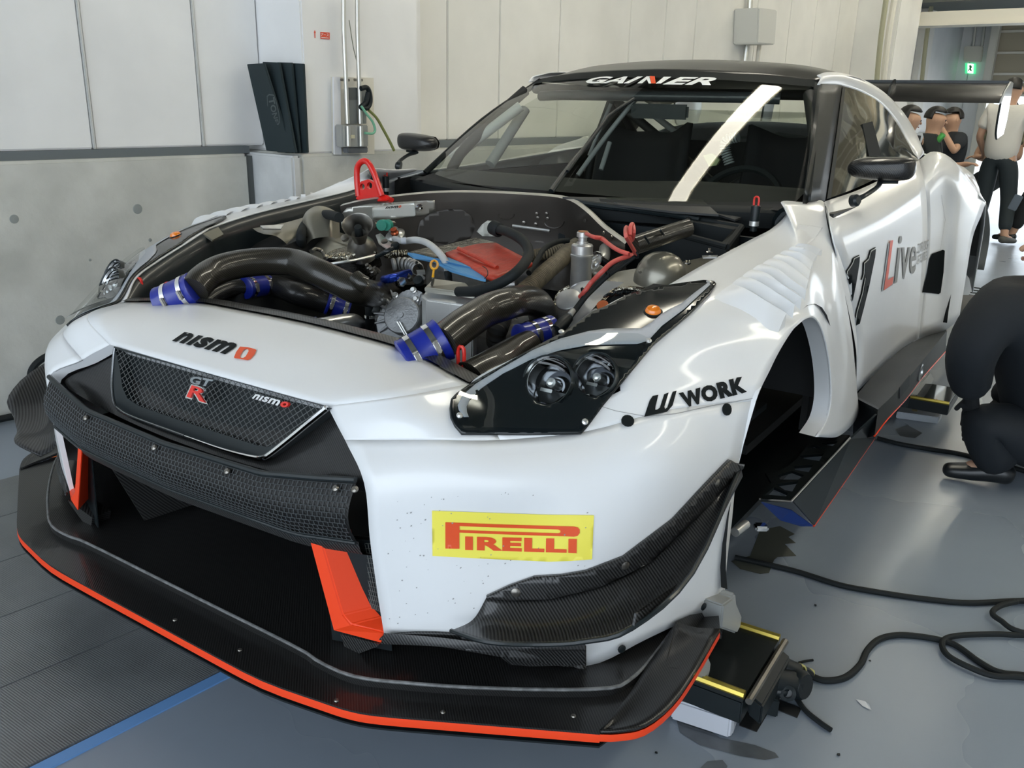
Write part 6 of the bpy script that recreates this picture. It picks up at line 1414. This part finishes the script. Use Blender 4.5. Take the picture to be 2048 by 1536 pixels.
cn = lathe('drink_can', [(.020, 0), (.027, .008), (.027, .115), (.020, .125), (0, .125)], cp, (.55, -.15, .8), mat('green_can', (.10, .42, .10), .3, .6)); tag(cn, 'green drink can in the hand of the black-haired man', 'can')
ph = box('phone', P(2031, 405, 'y', 8.9), (.08, .012, .15), mat('phone_body', (.05, .07, .09), .2), None, rot=(0, .3, .2), bev=.005); tag(ph, 'mobile phone carried by the walking person at the right edge', 'phone')
# crouching mechanic
OV = mat('navy_overalls', (.006, .010, .015), .8, bump=.25, bscale=20)
Y2 = lambda px, py, y: P(px, py, 'y', y)
J = dict(pelvis=Y2(2125, 850, 2.55), spine=Y2(2110, 750, 2.50), chest=Y2(2070, 655, 2.45), neck=Y2(2085, 575, 2.42), head=Y2(2110, 500, 2.40),
  shL=Y2(1992, 618, 2.25), elL=Y2(1938, 700, 2.15), wrL=Y2(1942, 795, 2.30), shR=Y2(2110, 620, 2.7), elR=Y2(2080, 740, 2.7), wrR=Y2(1985, 820, 2.6),
  hipL=Y2(2085, 880, 2.42), knL=Y2(1950, 842, 2.30), anL=Y2(2000, 952, 2.36), toL=Y2(1950, 960, 2.33), hipR=Y2(2130, 880, 2.65), knR=Y2(2040, 790, 2.72), anR=Y2(2060, 905, 2.75), toR=Y2(2010, 905, 2.75))
for q in ('anL', 'anR'): J[q].z = max(.075, J[q].z*0+.08)
J['toL'] = J['anL']+V((-.12, -.02, -.04)); J['toR'] = J['anR']+V((-.12, .02, -.04))
tc_ = human(J, 'person', 'mechanic in dark navy overalls crouching beside the car', OV, OV, mat('black_boot', (.01, .012, .014), .3), 1.0, (1.45, 2.45, 0), head_dir=(-1, -.1, -.2), glove=BLKP, bulk=1.22)
# ------------------------------------------------------------------ things around the car
RBX = lambda px, py, **k: RP(px, py, **k)
FOAM = mat('foam_board', (.010, .022, .026), .75)
zp = lambda l: zc(l, .1953, 460, 60)
def board(top, bot, th, label, grp='black boards leaning by the pier'):
    # top / bottom edges (two photo points each) on given distances from the wall
    p = [RP(*zp([t[:2]])[0], a=t[2]) for t in top]+[RP(*zp([b[:2]])[0], a=b[2]) for b in bot[::-1]]
    n = (p[1]-p[0]).cross(p[3]-p[0]).normalized()
    if n.dot(CO-p[0]) < 0: n = -n
    o = prism('foam_board', p, -n*th, FOAM, None, bev=.002); tag(o, label, 'board', grp); return o
def pboard(q, b0, label):
    p = [RP(*zp([c])[0], b=b0+d) for c, d in zip(q, (0, 0, -.03, -.03))]; o = prism('foam_board', p, EB*.012, FOAM, None, bev=.002); tag(o, label, 'board', 'black boards leaning by the pier')
pboard([(600, 338), (748, 345), (790, 1258), (660, 1262)], 1.222, 'rightmost black board, flat against the side of the white pier')
pboard([(480, 330), (628, 334), (712, 1258), (560, 1258)], 1.200, 'black board third from the left in the leaning stack')
pboard([(330, 326), (500, 332), (672, 1256), (480, 1252)], 1.170, 'black board directly behind the one with the logo')
bd = board([(172, 350, -.015), (345, 340, .14)], [(370, 1235, .08), (640, 1260, .27)], .010, 'foremost black board with the grey oval logo')
Pb = [RP(*zp([q[:2]])[0], a=q[2]) for q in ((172, 350, -.015), (345, 340, .14), (640, 1260, .27))]
nb_ = (Pb[1]-Pb[0]).cross(Pb[2]-Pb[0]).normalized(); nb_ = nb_ if nb_.dot(CO-Pb[0]) > 0 else -nb_
def onb(x, y, o=.001):
    x, y = zp([(x, y)])[0]; r = ray(x, y); return CO+r*(((Pb[0]+nb_*o)-CO).dot(nb_)/r.dot(nb_))
LG = mat('logo_grey', (.07, .085, .085), .6)
def outline(name, pts_, w, m):
    P3 = [onb(*p) for p in pts_]; vs = []; n = len(P3)
    for i in range(n):
        t = (P3[(i+1) % n]-P3[i-1]).normalized(); s = t.cross(nb_)*w; vs += [P3[i]-s, P3[i]+s]
    return mesh(name, vs, [(2*i, 2*i+1, 2*((i+1) % n)+1, 2*((i+1) % n)) for i in range(n)], m, None, False)
lg = [outline('logo_oval', [(380, 680), (400, 662), (450, 668), (475, 740), (500, 850), (508, 940), (495, 965), (445, 965), (415, 900), (385, 780)], .003, LG)]
f = quadmap([(390, 700), (450, 955), (498, 945), (452, 685)]); vs = []; fs = []
for outer, hs in glyphs('TONE', .05):
    v2, F = tri2d([f(*p) for p in outer], [[f(*p) for p in h] for h in hs], 30, False); k = len(vs); vs += [onb(x, y) for x, y in v2]; fs += [tuple(i+k for i in t) for t in F]
lg.append(mesh('logo_letters', vs, fs, LG, None, False))
f = quadmap([(318, 735), (345, 905), (368, 900), (340, 730)]); vs = []; fs = []
for outer, hs in glyphs('TOOLS', .03):
    v2, F = tri2d([f(*p) for p in outer], [[f(*p) for p in h] for h in hs], 30, False); k = len(vs); vs += [onb(x, y) for x, y in v2]; fs += [tuple(i+k for i in t) for t in F]
vsl = [onb(*p) for p in ((312, 740), (335, 738), (368, 900), (345, 905))]; lg.append(mesh('logo_line', vsl, [(0, 1, 2, 3)], mat('logo_dark', (.03, .04, .042), .6), None, False))
for o in lg: o.parent = bd
# conduits, boxes and cables on the pier
cd_ = empty('conduit_box', R(.3, 1.6, 1.03), 'wall socket box with two steel conduits on the white pier', 'electrical box')
def rpt(l, a): return [RP(*zp([p])[0], a=a) for p in l]
L_ = [prism('mounting_board', rpt([(1060, 480), (1470, 490), (1480, 1270), (1070, 1275)], .29), -EA*.02, M_STEELW, None),
 prism('board_side', rpt([(1062, 480), (1130, 482), (1142, 1275), (1072, 1275)], .305), -EA*.01, mat('bright_white', (.8, .8, .82), .5), None)]
for x0, x1 in ((1165, 1205), (1305, 1335)):
    a = rpt([(x0-2, -420), (x0, 0), (x1, 960)], .34); L_.append(tube('conduit', a, .0105, M_PIPE, None, n=1, seg=14))
    L_.append(tube('conduit', rpt([(x1+3, 985), (x1+8, 1190)], .37), .0105, M_PIPE, None, n=1, seg=14))
    c = rpt([((x0+x1)/2+8, 512)], .34)[0]; L_.append(box('pipe_clamp', c-V((.01, 0, 0)), (.014, .05, .012), STEEL, None, RM, bev=.002))
SIL = mat('socket_box', (.42, .43, .42), .4, .5)
L_ += [prism('socket_box', rpt([(1145, 970), (1415, 975), (1420, 1195), (1155, 1200)], .36), -EA*.05, SIL, None, bev=.004), prism('box_base', rpt([(1205, 1200), (1415, 1195), (1415, 1258), (1208, 1260)], .34), -EA*.04, mat('grey_base', (.14, .15, .16), .5), None, bev=.004),
 prism('switch_panel', rpt([(1222, 590), (1300, 588), (1305, 960), (1225, 960)], .325), -EA*.02, mat('panel_grey', (.20, .215, .21), .5), None, bev=.002), prism('switch_panel', rpt([(1340, 590), (1400, 600), (1400, 960), (1345, 960)], .325), -EA*.02, mat('panel_grey2', (.24, .26, .25), .5), None, bev=.002),
 prism('dark_cover', rpt([(1224, 595), (1300, 595), (1302, 715), (1226, 715)], .33), -EA*.003, mat('cover_dark', (.09, .10, .10), .5), None), prism('socket', rpt([(1238, 1075), (1278, 1075), (1280, 1110), (1240, 1112)], .368), -EA*.005, mat('ivory', (.6, .58, .42), .5), None)]
own(cd_, *L_)
def wcable(name, l, a, r, m, label, n=6):
    o = tube(name, [RP(*zp([p[:2]])[0], a=a) for p in l], r, m, None, n=n, seg=8); tag(o, label, 'cable'); return o
wcable('cable_bundle', [(1340, 600), (1400, 590), (1430, 650), (1435, 740), (1400, 800), (1340, 790), (1390, 740), (1415, 640)], .36, .012, BLACK, 'bundle of black cable tied to the conduit')
wcable('green_cable', [(1345, 780), (1400, 860), (1460, 940), (1485, 1020), (1460, 1060), (1380, 1055)], .38, .006, mat('green_wire', (.18, .45, .30), .5), 'pale green cable looping into the socket box')
wcable('olive_cable', [(1420, 820), (1500, 900), (1570, 1020), (1640, 1150), (1680, 1235)], .36, .007, mat('olive_wire', (.20, .22, .07), .5), 'olive green cable running down to the ledge')
wcable('thin_wire', [(1220, -100), (1260, 160), (1300, 330)], .33, .002, mat('thin_wire_green', (.2, .22, .16), .5), 'thin wire slanting between the two conduits')
st = empty('wall_sticker', R(.27, 1.35, 1.6), 'small red label with white characters beside a red arrow on the pier', 'label'); RSK = mat('sticker_red', (.75, .09, .04), .5)
a5 = .272
L_ = [prism('label_plate', rpt([(925, 20), (1020, 26), (1020, 97), (927, 90)], a5), EA*.001, RSK, None), prism('arrow', rpt([(858, 28), (868, 2), (878, 28), (872, 28), (874, 82), (866, 82), (864, 28)], a5), EA*.001, RSK, None)]
f = quadmap(zp([(932, 62), (1012, 68), (1012, 38), (932, 32)])); vs = []; fs = []
for outer, hs in glyphs('\u30a2\u30fc\u30b9', .02) or []:
    v2, F = tri2d([f(*p) for p in outer], [[f(*p) for p in h] for h in hs], 30, False); k = len(vs); vs += [RP(x, y, a=a5+.0025) for x, y in v2]; fs += [tuple(i+k for i in t) for t in F]
if fs: L_.append(mesh('label_characters', vs, fs, VWHT, None, False))
L_.append(prism('label_line', rpt([(935, 74), (1010, 80), (1010, 86), (935, 80)], a5+.0015), EA*.001, VWHT, None))
own(st, *L_)
# pipes and boxes farther down the wall
fp_ = lambda l, a: [RP(x, y, a=a) for x, y in l]
o = tube('wall_pipe', fp_([(1503, -60), (1497, 60), (1489, 125)], .16), .022, M_PIPE, None, n=2, seg=10); tag(o, 'slim vertical steel pipe on the wall behind the roof', 'pipe')
eb = empty('wall_cabinet', RP(1530, 60, a=.12), 'pale grey electrical cabinet high on the wall behind the car roof', 'electrical box')
L_ = [prism('cabinet_body', fp_([(1518, 15), (1555, 20), (1550, 90), (1515, 88)], .34), -EA*.22, mat('cabinet_grey', (.62, .62, .58), .5), None, bev=.01), tube('cabinet_pipe', fp_([(1519, 88), (1514, 128)], .2), .02, M_STEELW, None, n=1, seg=8)]
own(eb, *L_)
for px0, px1, a, r, lab in ((1792, 1765, .62, .03, 'cream pipe beside the far pier'), (1775, 1752, .60, .025, 'left slim pipe on the far pier'), (1838, 1800, .4, .03, 'pipe curving down the far wall'), (1868, 1842, .4, .025, 'right pipe near the far corner')):
    o = tube('wall_pipe', fp_([(px0, -20), (px1+(px0-px1)*.4, 80), (px1, 180)], a), r, M_STEELW if r > .026 else mat('olive_pipe', (.38, .37, .25), .5), None, n=3, seg=10); tag(o, lab, 'pipe')
hb = tag(prism('notice_board', fp_([(1782, 50), (1797, 52), (1790, 138), (1772, 136)], .42), -EA*.03, mat('notice_grey', (.6, .6, .55), .5), None), 'tall narrow pale board on the far wall', 'board')
es_ = empty('exit_sign', RP(1941, 137, b=FB-.05), 'green and white emergency exit sign under a cream box', 'sign')
fb = lambda l, o=0: [RP(x, y, b=FB-.03-o) for x, y in l]
L_ = [prism('sign_face', fb([(1930, 126), (1952, 127), (1951, 148), (1930, 147)], .02), EB*.02, mat('exit_green', (.05, .5, .2), .4, emit=(.10, .9, .4), es=.5), None),
 prism('sign_panel', fb([(1935, 127), (1947, 128), (1946, 147), (1935, 146)], .045), EB*.01, mat('exit_white', (.9, .95, .9), .4, emit=(.9, 1, .9), es=1.2), None)]
mn = fb([(1938, 131), (1942, 130), (1944, 134), (1942, 137), (1944, 143), (1941, 142), (1939, 139), (1937, 143), (1936, 141), (1939, 136)], .056); L_.append(prism('running_figure', mn, EB*.004, mat('exit_green_dark', (.02, .35, .12), .5), None))
own(es_, *L_)
jb = empty('junction_box', RP(1945, 108, b=FB-.05), 'cream wall box with two conduits above the exit sign', 'electrical box')
L_ = [prism('box_body', fb([(1928, 92), (1966, 92), (1962, 124), (1926, 123)], .05), EB*.05, M_STEELW, None, bev=.01)]
for x in (1948, 1966): L_.append(tube('box_conduit', fb([(x+5, 35), (x-2, 92)], .05), .02, M_PIPE, None, n=1, seg=8))
own(jb, *L_)
# floor mat, blue tape
mt_ = mat('ribbed_mat', (.17, .18, .19), .36, noise=.25, nscale=4, rvar=.08, spec=.9)
def ribs_tex(m, sc=60):
    nt = m.node_tree; w = nt.nodes.new('ShaderNodeTexWave'); w.inputs['Scale'].default_value = sc; w.bands_direction = 'Y'; w.inputs['Distortion'].default_value = .3; tc = nt.nodes.new('ShaderNodeTexCoord'); b = nt.nodes.new('ShaderNodeBump'); b.inputs['Strength'].default_value = .2; b.inputs['Distance'].default_value = .003
    nt.links.new(tc.outputs['Object'], w.inputs['Vector']); nt.links.new(w.outputs['Fac'], b.inputs['Height']); nt.links.new(b.outputs['Normal'], nt.nodes['Principled BSDF'].inputs['Normal'])
ribs_tex(mt_)
mA, mB, mC, mD = P(60, 1536, 'z', 0), P(470, 1330, 'z', 0), P(120, 930, 'z', 0), P(0, 985, 'z', 0)
du = (mB-mA).normalized(); dv = V((-du.y, du.x, 0))
o0 = mA+du*-.9; W1 = 2.4; H1 = (mC-mA).dot(dv)
fm_ = empty('floor_mat', o0, 'ribbed black rubber mat laid in strips under the nose', 'mat')
L_ = []; n_ = 5
for k in range(n_):
    a = o0+dv*(H1*k/n_+.002); b = o0+dv*(H1*(k+1)/n_-.002); L_.append(prism('mat_strip', [a, a+du*W1, b+du*W1, b], (0, 0, .006), mt_, None))
own(fm_, *L_)
tp_ = mat('blue_tape', (.15, .33, .66), .5)
tag(prism('floor_tape', [o0-dv*.034, o0-dv*.034+du*W1, o0-dv*.003+du*W1, o0-dv*.003], (0, 0, .004), tp_, None), 'blue tape line along the edge of the rubber mat', 'tape')
# scale platforms
zq = lambda l: zc(l, .2344, 1340, 1140)
GOLD = mat('gold_bar', (.62, .48, .10), .3, .8)
pf = empty('scale_platform', (1.02, .65, 0), 'black wheel scale platform with yellow bars under the front corner', 'scale')
tz = lambda l, z: [P(*p, 'z', z) for p in zq(l)]
c1, c2, c3, c4 = tz([(940, 580), (625, 1090), (185, 925), (600, 470)], .12)
dx_ = (c3-c2); c3 = c2+dx_*2.2; c4 = c1+(c4-c1).normalized()*dx_.length*2.2
L_ = [prism('platform_top', [c1, c2, c3, c4], (0, 0, -.012), mat('platform_plate', (.02, .024, .024), .25, .3), None), prism('platform_body', [c1+V((.0, 0, -.012)), c2+V((0, 0, -.012)), c3+V((0, 0, -.012)), c4+V((0, 0, -.012))], (0, 0, -.055), SATIN, None, bev=.003),
 tube('yellow_bar', [c2+V((0, .008, .002)), c3+V((0, .008, .002))], .010, GOLD, None, n=1, seg=8), tube('yellow_bar', [c1+V((0, -.004, .002)), c4+V((0, -.004, .002))], .009, GOLD, None, n=1, seg=8), tube('edge_bar', [c1+V((.012, 0, -.004)), c2+V((.012, 0, -.004))], .008, STEEL, None, n=1, seg=8),
 prism('side_housing', [c1+V((.004, -.02, -.01)), c2+V((.004, .03, -.01)), c2+V((.034, .03, -.025)), c1+V((.034, -.02, -.025))], (0, 0, -.05), BLACK, None, bev=.004)]
for (a, b) in (((780, 860), (0, 0)),): L_.append(prism('yellow_label', tz([(775, 835), (812, 835), (790, 892), (752, 885)], .10), (0, 0, .003), mat('yellow_label', (.65, .58, .12), .5), None))
L_.append(prism('yellow_label', tz([(785, 972), (835, 982), (828, 1005), (778, 995)], .09), (0, 0, .003), mat('yellow_label2', (.65, .58, .12), .5), None))
own(pf, *L_)
ab = empty('aluminium_block', (.98, .5, 0), 'silver aluminium foot block in front of the platform', 'block')
bl = tz([(60, 1035), (170, 965), (600, 1110), (555, 1240), (520, 1265), (20, 1105)], .055)
L_ = [prism('block_body', bl, (0, 0, -.052), mat('bright_block', (.66, .68, .74), .4, .2), None, bev=.004), prism('block_top', [p+V((0, 0, .001)) for p in tz([(75, 1030), (175, 975), (595, 1120), (545, 1238), (30, 1085)], .055)], (0, 0, .002), mat('block_top', (.16, .165, .17), .5), None)]
L_.append(lathe('block_bolt', [(.006, 0), (.006, .002), (0, .002)], tz([(480, 1218)], .058)[0], (0, 0, 1), BLACK, None, 10))
own(ab, *L_)
# grey hub stands on the platform
GST = mat('stand_grey', (.33, .34, .33), .5)
def stand(l, z, th, lab):
    p = [P(*q, 'x', th) for q in zq(l)]; o = prism('hub_stand', p, (-.05, .0, 0), GST, None, bev=.004); tag(o, lab, 'stand', 'grey cast hub stands')
stand([(455, 300), (540, 240), (560, 190), (570, 280), (615, 390), (605, 480), (570, 545), (440, 500)], 0, 1.0, 'grey cast hub stand at the back of the front platform')
stand([(230, 830), (290, 790), (330, 730), (352, 790), (345, 850), (325, 935), (190, 900)], 0, .99, 'grey cast hub stand at the front of the front platform')
# plug assembly beside platform
pg = empty('cable_plug', tz([(1000, 960)], 0)[0], 'cluster of black connectors with yellow rings beside the platform', 'connector')
zt = lambda x, y, z: tz([(x, y)], z)[0]
L_ = [tube('connector_arm', [zt(870, 770, .08), zt(980, 830, .07), zt(1090, 880, .06)], .022, BLACK, None, n=3, seg=12), tube('connector_arm', [zt(860, 930, .07), zt(960, 960, .06), zt(1060, 960, .05)], .028, BLACK, None, n=3, seg=12),
 tube('connector_arm', [zt(870, 1020, .05), zt(960, 1030, .05), zt(1040, 1030, .04)], .016, SATIN, None, n=3, seg=12), lathe('connector_body', [(.03, -.03), (.034, -.025), (.034, .02), (.028, .03), (0, .03)], zt(1060, 960, .045), (1, -.3, .2), BLACK, None, 20),
 lathe('yellow_ring', [(.026, -.004), (.030, -.004), (.030, .004), (.026, .004)], zt(1085, 905, .05), (1, -.4, .1), mat('yellow_ring', (.6, .55, .2), .5), None, 18), lathe('cap_end', [(.018, 0), (.018, .015), (.010, .018), (.010, .01), (0, .01)], zt(1000, 1040, .05), (.3, -.9, .4), SATIN, None, 16),
 prism('foot_block', tz([(770, 1030), (850, 1000), (940, 1050), (935, 1120), (760, 1070)], .045), (0, 0, -.045), SATIN, None, bev=.003), tube('connector_tail', [zt(1090, 880, .05), zt(1140, 860, .04), zt(1190, 895, .02)], .012, BLACK, None, n=3, seg=10),
 lathe('yellow_tie', [(.012, -.004), (.015, -.004), (.015, .004), (.012, .004)], zt(1190, 893, .02), (1, -.4, 0), mat('yellow_tie', (.6, .55, .2), .5), None, 12)]
own(pg, *L_)
tag(prism('black_tape_cross', tz([(610, 1215), (700, 1080), (860, 1180), (740, 1385), (590, 1330)], .0), (0, 0, .002), mat('matt_tape', (.008, .009, .01), .6), None), 'square of black tape on the floor beside the platform', 'tape')
tag(prism('black_tape_strip', tz([(850, 1100), (940, 1115), (1120, 1185), (1085, 1265), (870, 1180)], .0), (0, 0, .0025), mat('matt_tape2', (.008, .009, .01), .6), None), 'short strip of black tape crossing the tape square', 'tape')
tag(mesh('chalk_scribble', [zt(a, b, .0035) for a, b in ((712, 1265), (722, 1262), (735, 1235), (745, 1238), (735, 1258), (755, 1220), (770, 1215), (768, 1228), (748, 1250), (728, 1275))], [tuple(range(10))], mat('purple_chalk', (.16, .06, .16), .8), None, False), 'purple scribble on the black tape square', 'mark')
def fcable(l, r, lab, z=None, n=7):
    o = tube('floor_cable', [P(x, y, 'z', z or r) for x, y in l], r, RUB, None, n=n, seg=10); tag(o, lab, 'cable', 'black cables on the floor'); return o
fcable([(1622, 1352), (1650, 1361), (1690, 1355), (1720, 1330), (1735, 1300), (1760, 1278), (1800, 1270), (1860, 1276), (1910, 1290), (1960, 1325), (2000, 1345), (2060, 1352), (2300, 1380)], .008, 'black cable curving from the connector cluster to the right edge')
fcable([(2300, 1262), (2060, 1270), (1990, 1268), (1910, 1272), (1885, 1285), (1895, 1310), (1940, 1335), (1990, 1352), (2060, 1357), (2280, 1400)], .0075, 'black cable looping back on itself at the lower right', z=.012)
fcable([(1470, 1115), (1540, 1130), (1600, 1145), (1680, 1170), (1760, 1185), (1850, 1198), (1940, 1206), (2060, 1202), (2300, 1215)], .008, 'long straight black cable from under the car to the right edge')
fcable([(2290, 1290), (2060, 1268), (2000, 1240), (1985, 1225), (2000, 1212), (2030, 1204), (2060, 1200), (2280, 1185)], .0075, 'short hooked black cable at the right edge', z=.018)
fcable([(1588, 1388), (1610, 1420), (1640, 1445), (1662, 1460)], .006, 'short thin black cord trailing below the connectors')
fcable([(1750, 875), (1800, 888), (1870, 900), (1930, 910), (2060, 945), (2250, 1000)], .009, 'black cable lying behind the side skirt')
fcable([(1598, 1325), (1612, 1322), (1626, 1320)], .003, 'tiny loose black wire beside the connectors')
wlp = [RP(x, y, a=.03) for x, y in ((-20, 840), (10, 836), (40, 832))]
tag(tube('wall_hose', [RP(-20, 842, a=.04), RP(30, 832, a=.04), RP(75, 822, a=.04), RP(140, 806, a=.05)], .014, RUB, None, n=3, seg=10), 'black hose along the foot of the concrete wall', 'hose')
tag(tube('wall_hose', [RP(x, y, a=.06) for x, y in ((63, 768), (62, 745), (75, 725), (100, 710), (130, 706))], .014, RUB, None, n=5, seg=10), 'black hose arching up the concrete wall beside the nose', 'hose')
# orange and black glove lying on the floor left
gv = empty('work_glove', P(108, 905, 'z', 0), 'black and orange object lying on the floor beyond the nose', 'bag')
lx = lambda l, z: [P(*p, 'z', z) for p in zc(l, .1823, 0, 680)]
L_ = [prism('dark_body', lx([(450, 1180), (520, 1120), (670, 1060), (800, 1100), (800, 1300), (470, 1330)], .06), (0, 0, -.06), mat('navy_cloth', (.015, .025, .05), .7), None, bev=.006), prism('orange_panel', lx([(455, 1250), (490, 1215), (540, 1200), (545, 1215), (700, 1205), (780, 1230), (600, 1285), (530, 1295), (500, 1250), (465, 1270)], .063), (0, 0, .003), mat('orange_cloth', (.85, .22, .05), .6), None)]
own(gv, *L_)
# rear platform with bright plate
zr = lambda l: zc(l, .3385, 1780, 500)
rp = empty('scale_platform', (1.0, 3.0, 0), 'rear wheel scale platform with a bright reflecting plate', 'scale')
tr_ = lambda l, z: [P(*p, 'z', z) for p in zr(l)]
L_ = [prism('platform_top', tr_([(250, 793), (405, 817), (350, 905), (200, 875)], .13), (0, 0, -.006), mat('bright_plate', (.75, .75, .72), .08, 1), None), prism('platform_body', tr_([(-60, 780), (250, 790), (412, 817), (352, 912), (110, 868), (-100, 840)], .122), (0, 0, -.05), SATIN, None, bev=.003),
 prism('aluminium_foot', tr_([(60, 925), (310, 960), (290, 990), (40, 955)], .03), (0, 0, -.03), mat('foot_alu', (.5, .54, .58), .4, .2), None, bev=.003), tube('yellow_bar', tr_([(120, 868), (350, 908)], .128), .008, GOLD, None, n=1, seg=8), prism('yellow_label', tr_([(130, 930), (165, 934), (160, 955), (130, 950)], .031), (0, 0, .002), mat('amber_label', (.5, .42, .2), .5), None)]
own(rp, *L_)
p = [P(*q, 'x', .99) for q in zr([(180, 790), (240, 720), (262, 760), (210, 865), (120, 860)])]; tag(prism('hub_stand', p, (-.04, 0, 0), GST, None, bev=.004), 'grey cast hub stand on the rear platform', 'stand', 'grey cast hub stands')
# scraps and drips on the floor
tag(mesh('plastic_scrap', [P(x, y, 'z', z) for x, y, z in ((1711, 1398, .002), (1730, 1402, .006), (1738, 1408, .008), (1743, 1420, .004), (1725, 1412, .002))], [(0, 1, 2, 3, 4)], mat('clear_scrap', (.5, .52, .54), .3), None, False), 'small torn scrap of clear plastic on the floor', 'scrap')
for x, y, s_, lab in ((1631, 1211, 4, 'small dark chip on the floor beside the white wheel arch'), (1740, 1322, 3, 'tiny brown chip on the floor near the cable bend'), (1677, 1510, 4, 'dark chip on the floor at the bottom edge'), (1312, 1506, 3, 'dark fleck on the floor under the splitter corner')):
    c = P(x, y, 'z', .002); tag(prism('floor_chip', [c+V((math.cos(k*1.26)*.001*s_*random.uniform(.7, 1.3), math.sin(k*1.26)*.001*s_*random.uniform(.7, 1.3), 0)) for k in range(5)], (0, 0, .002), BLACK, None), lab, 'chip')
STN = mat('dark_stain', (.12, .135, .15), .3, noise=.4, nscale=9)
def stain(l, lab, m=STN): tag(mesh('floor_stain', [P(x, y, 'z', .0012) for x, y in l], [tuple(range(len(l)))], m, None, False), lab, 'stain', 'dark stains on the painted floor')
OIL = mat('oil_film', (.10, .105, .09), .08)
stain([(1462, 1122), (1500, 1112), (1520, 1060), (1560, 1052), (1590, 1068), (1577, 1074), (1592, 1086), (1570, 1088), (1593, 1112), (1555, 1114), (1548, 1120), (1538, 1146), (1520, 1148), (1480, 1138)], 'dark oily puddle with a jagged edge under the wheel opening', OIL)
stain([(1350, 1430), (1385, 1436), (1440, 1475), (1510, 1490), (1550, 1505), (1558, 1515), (1530, 1520), (1480, 1512), (1400, 1490), (1360, 1465)], 'long dark smear on the floor below the silver block')
stain([(1400, 1536), (1415, 1522), (1445, 1520), (1455, 1532), (1450, 1545)], 'dark smear at the bottom edge of the floor')
stain([(1790, 858), (1815, 850), (1845, 866), (1830, 876), (1800, 872)], 'dark smear on the floor beside the rear platform')
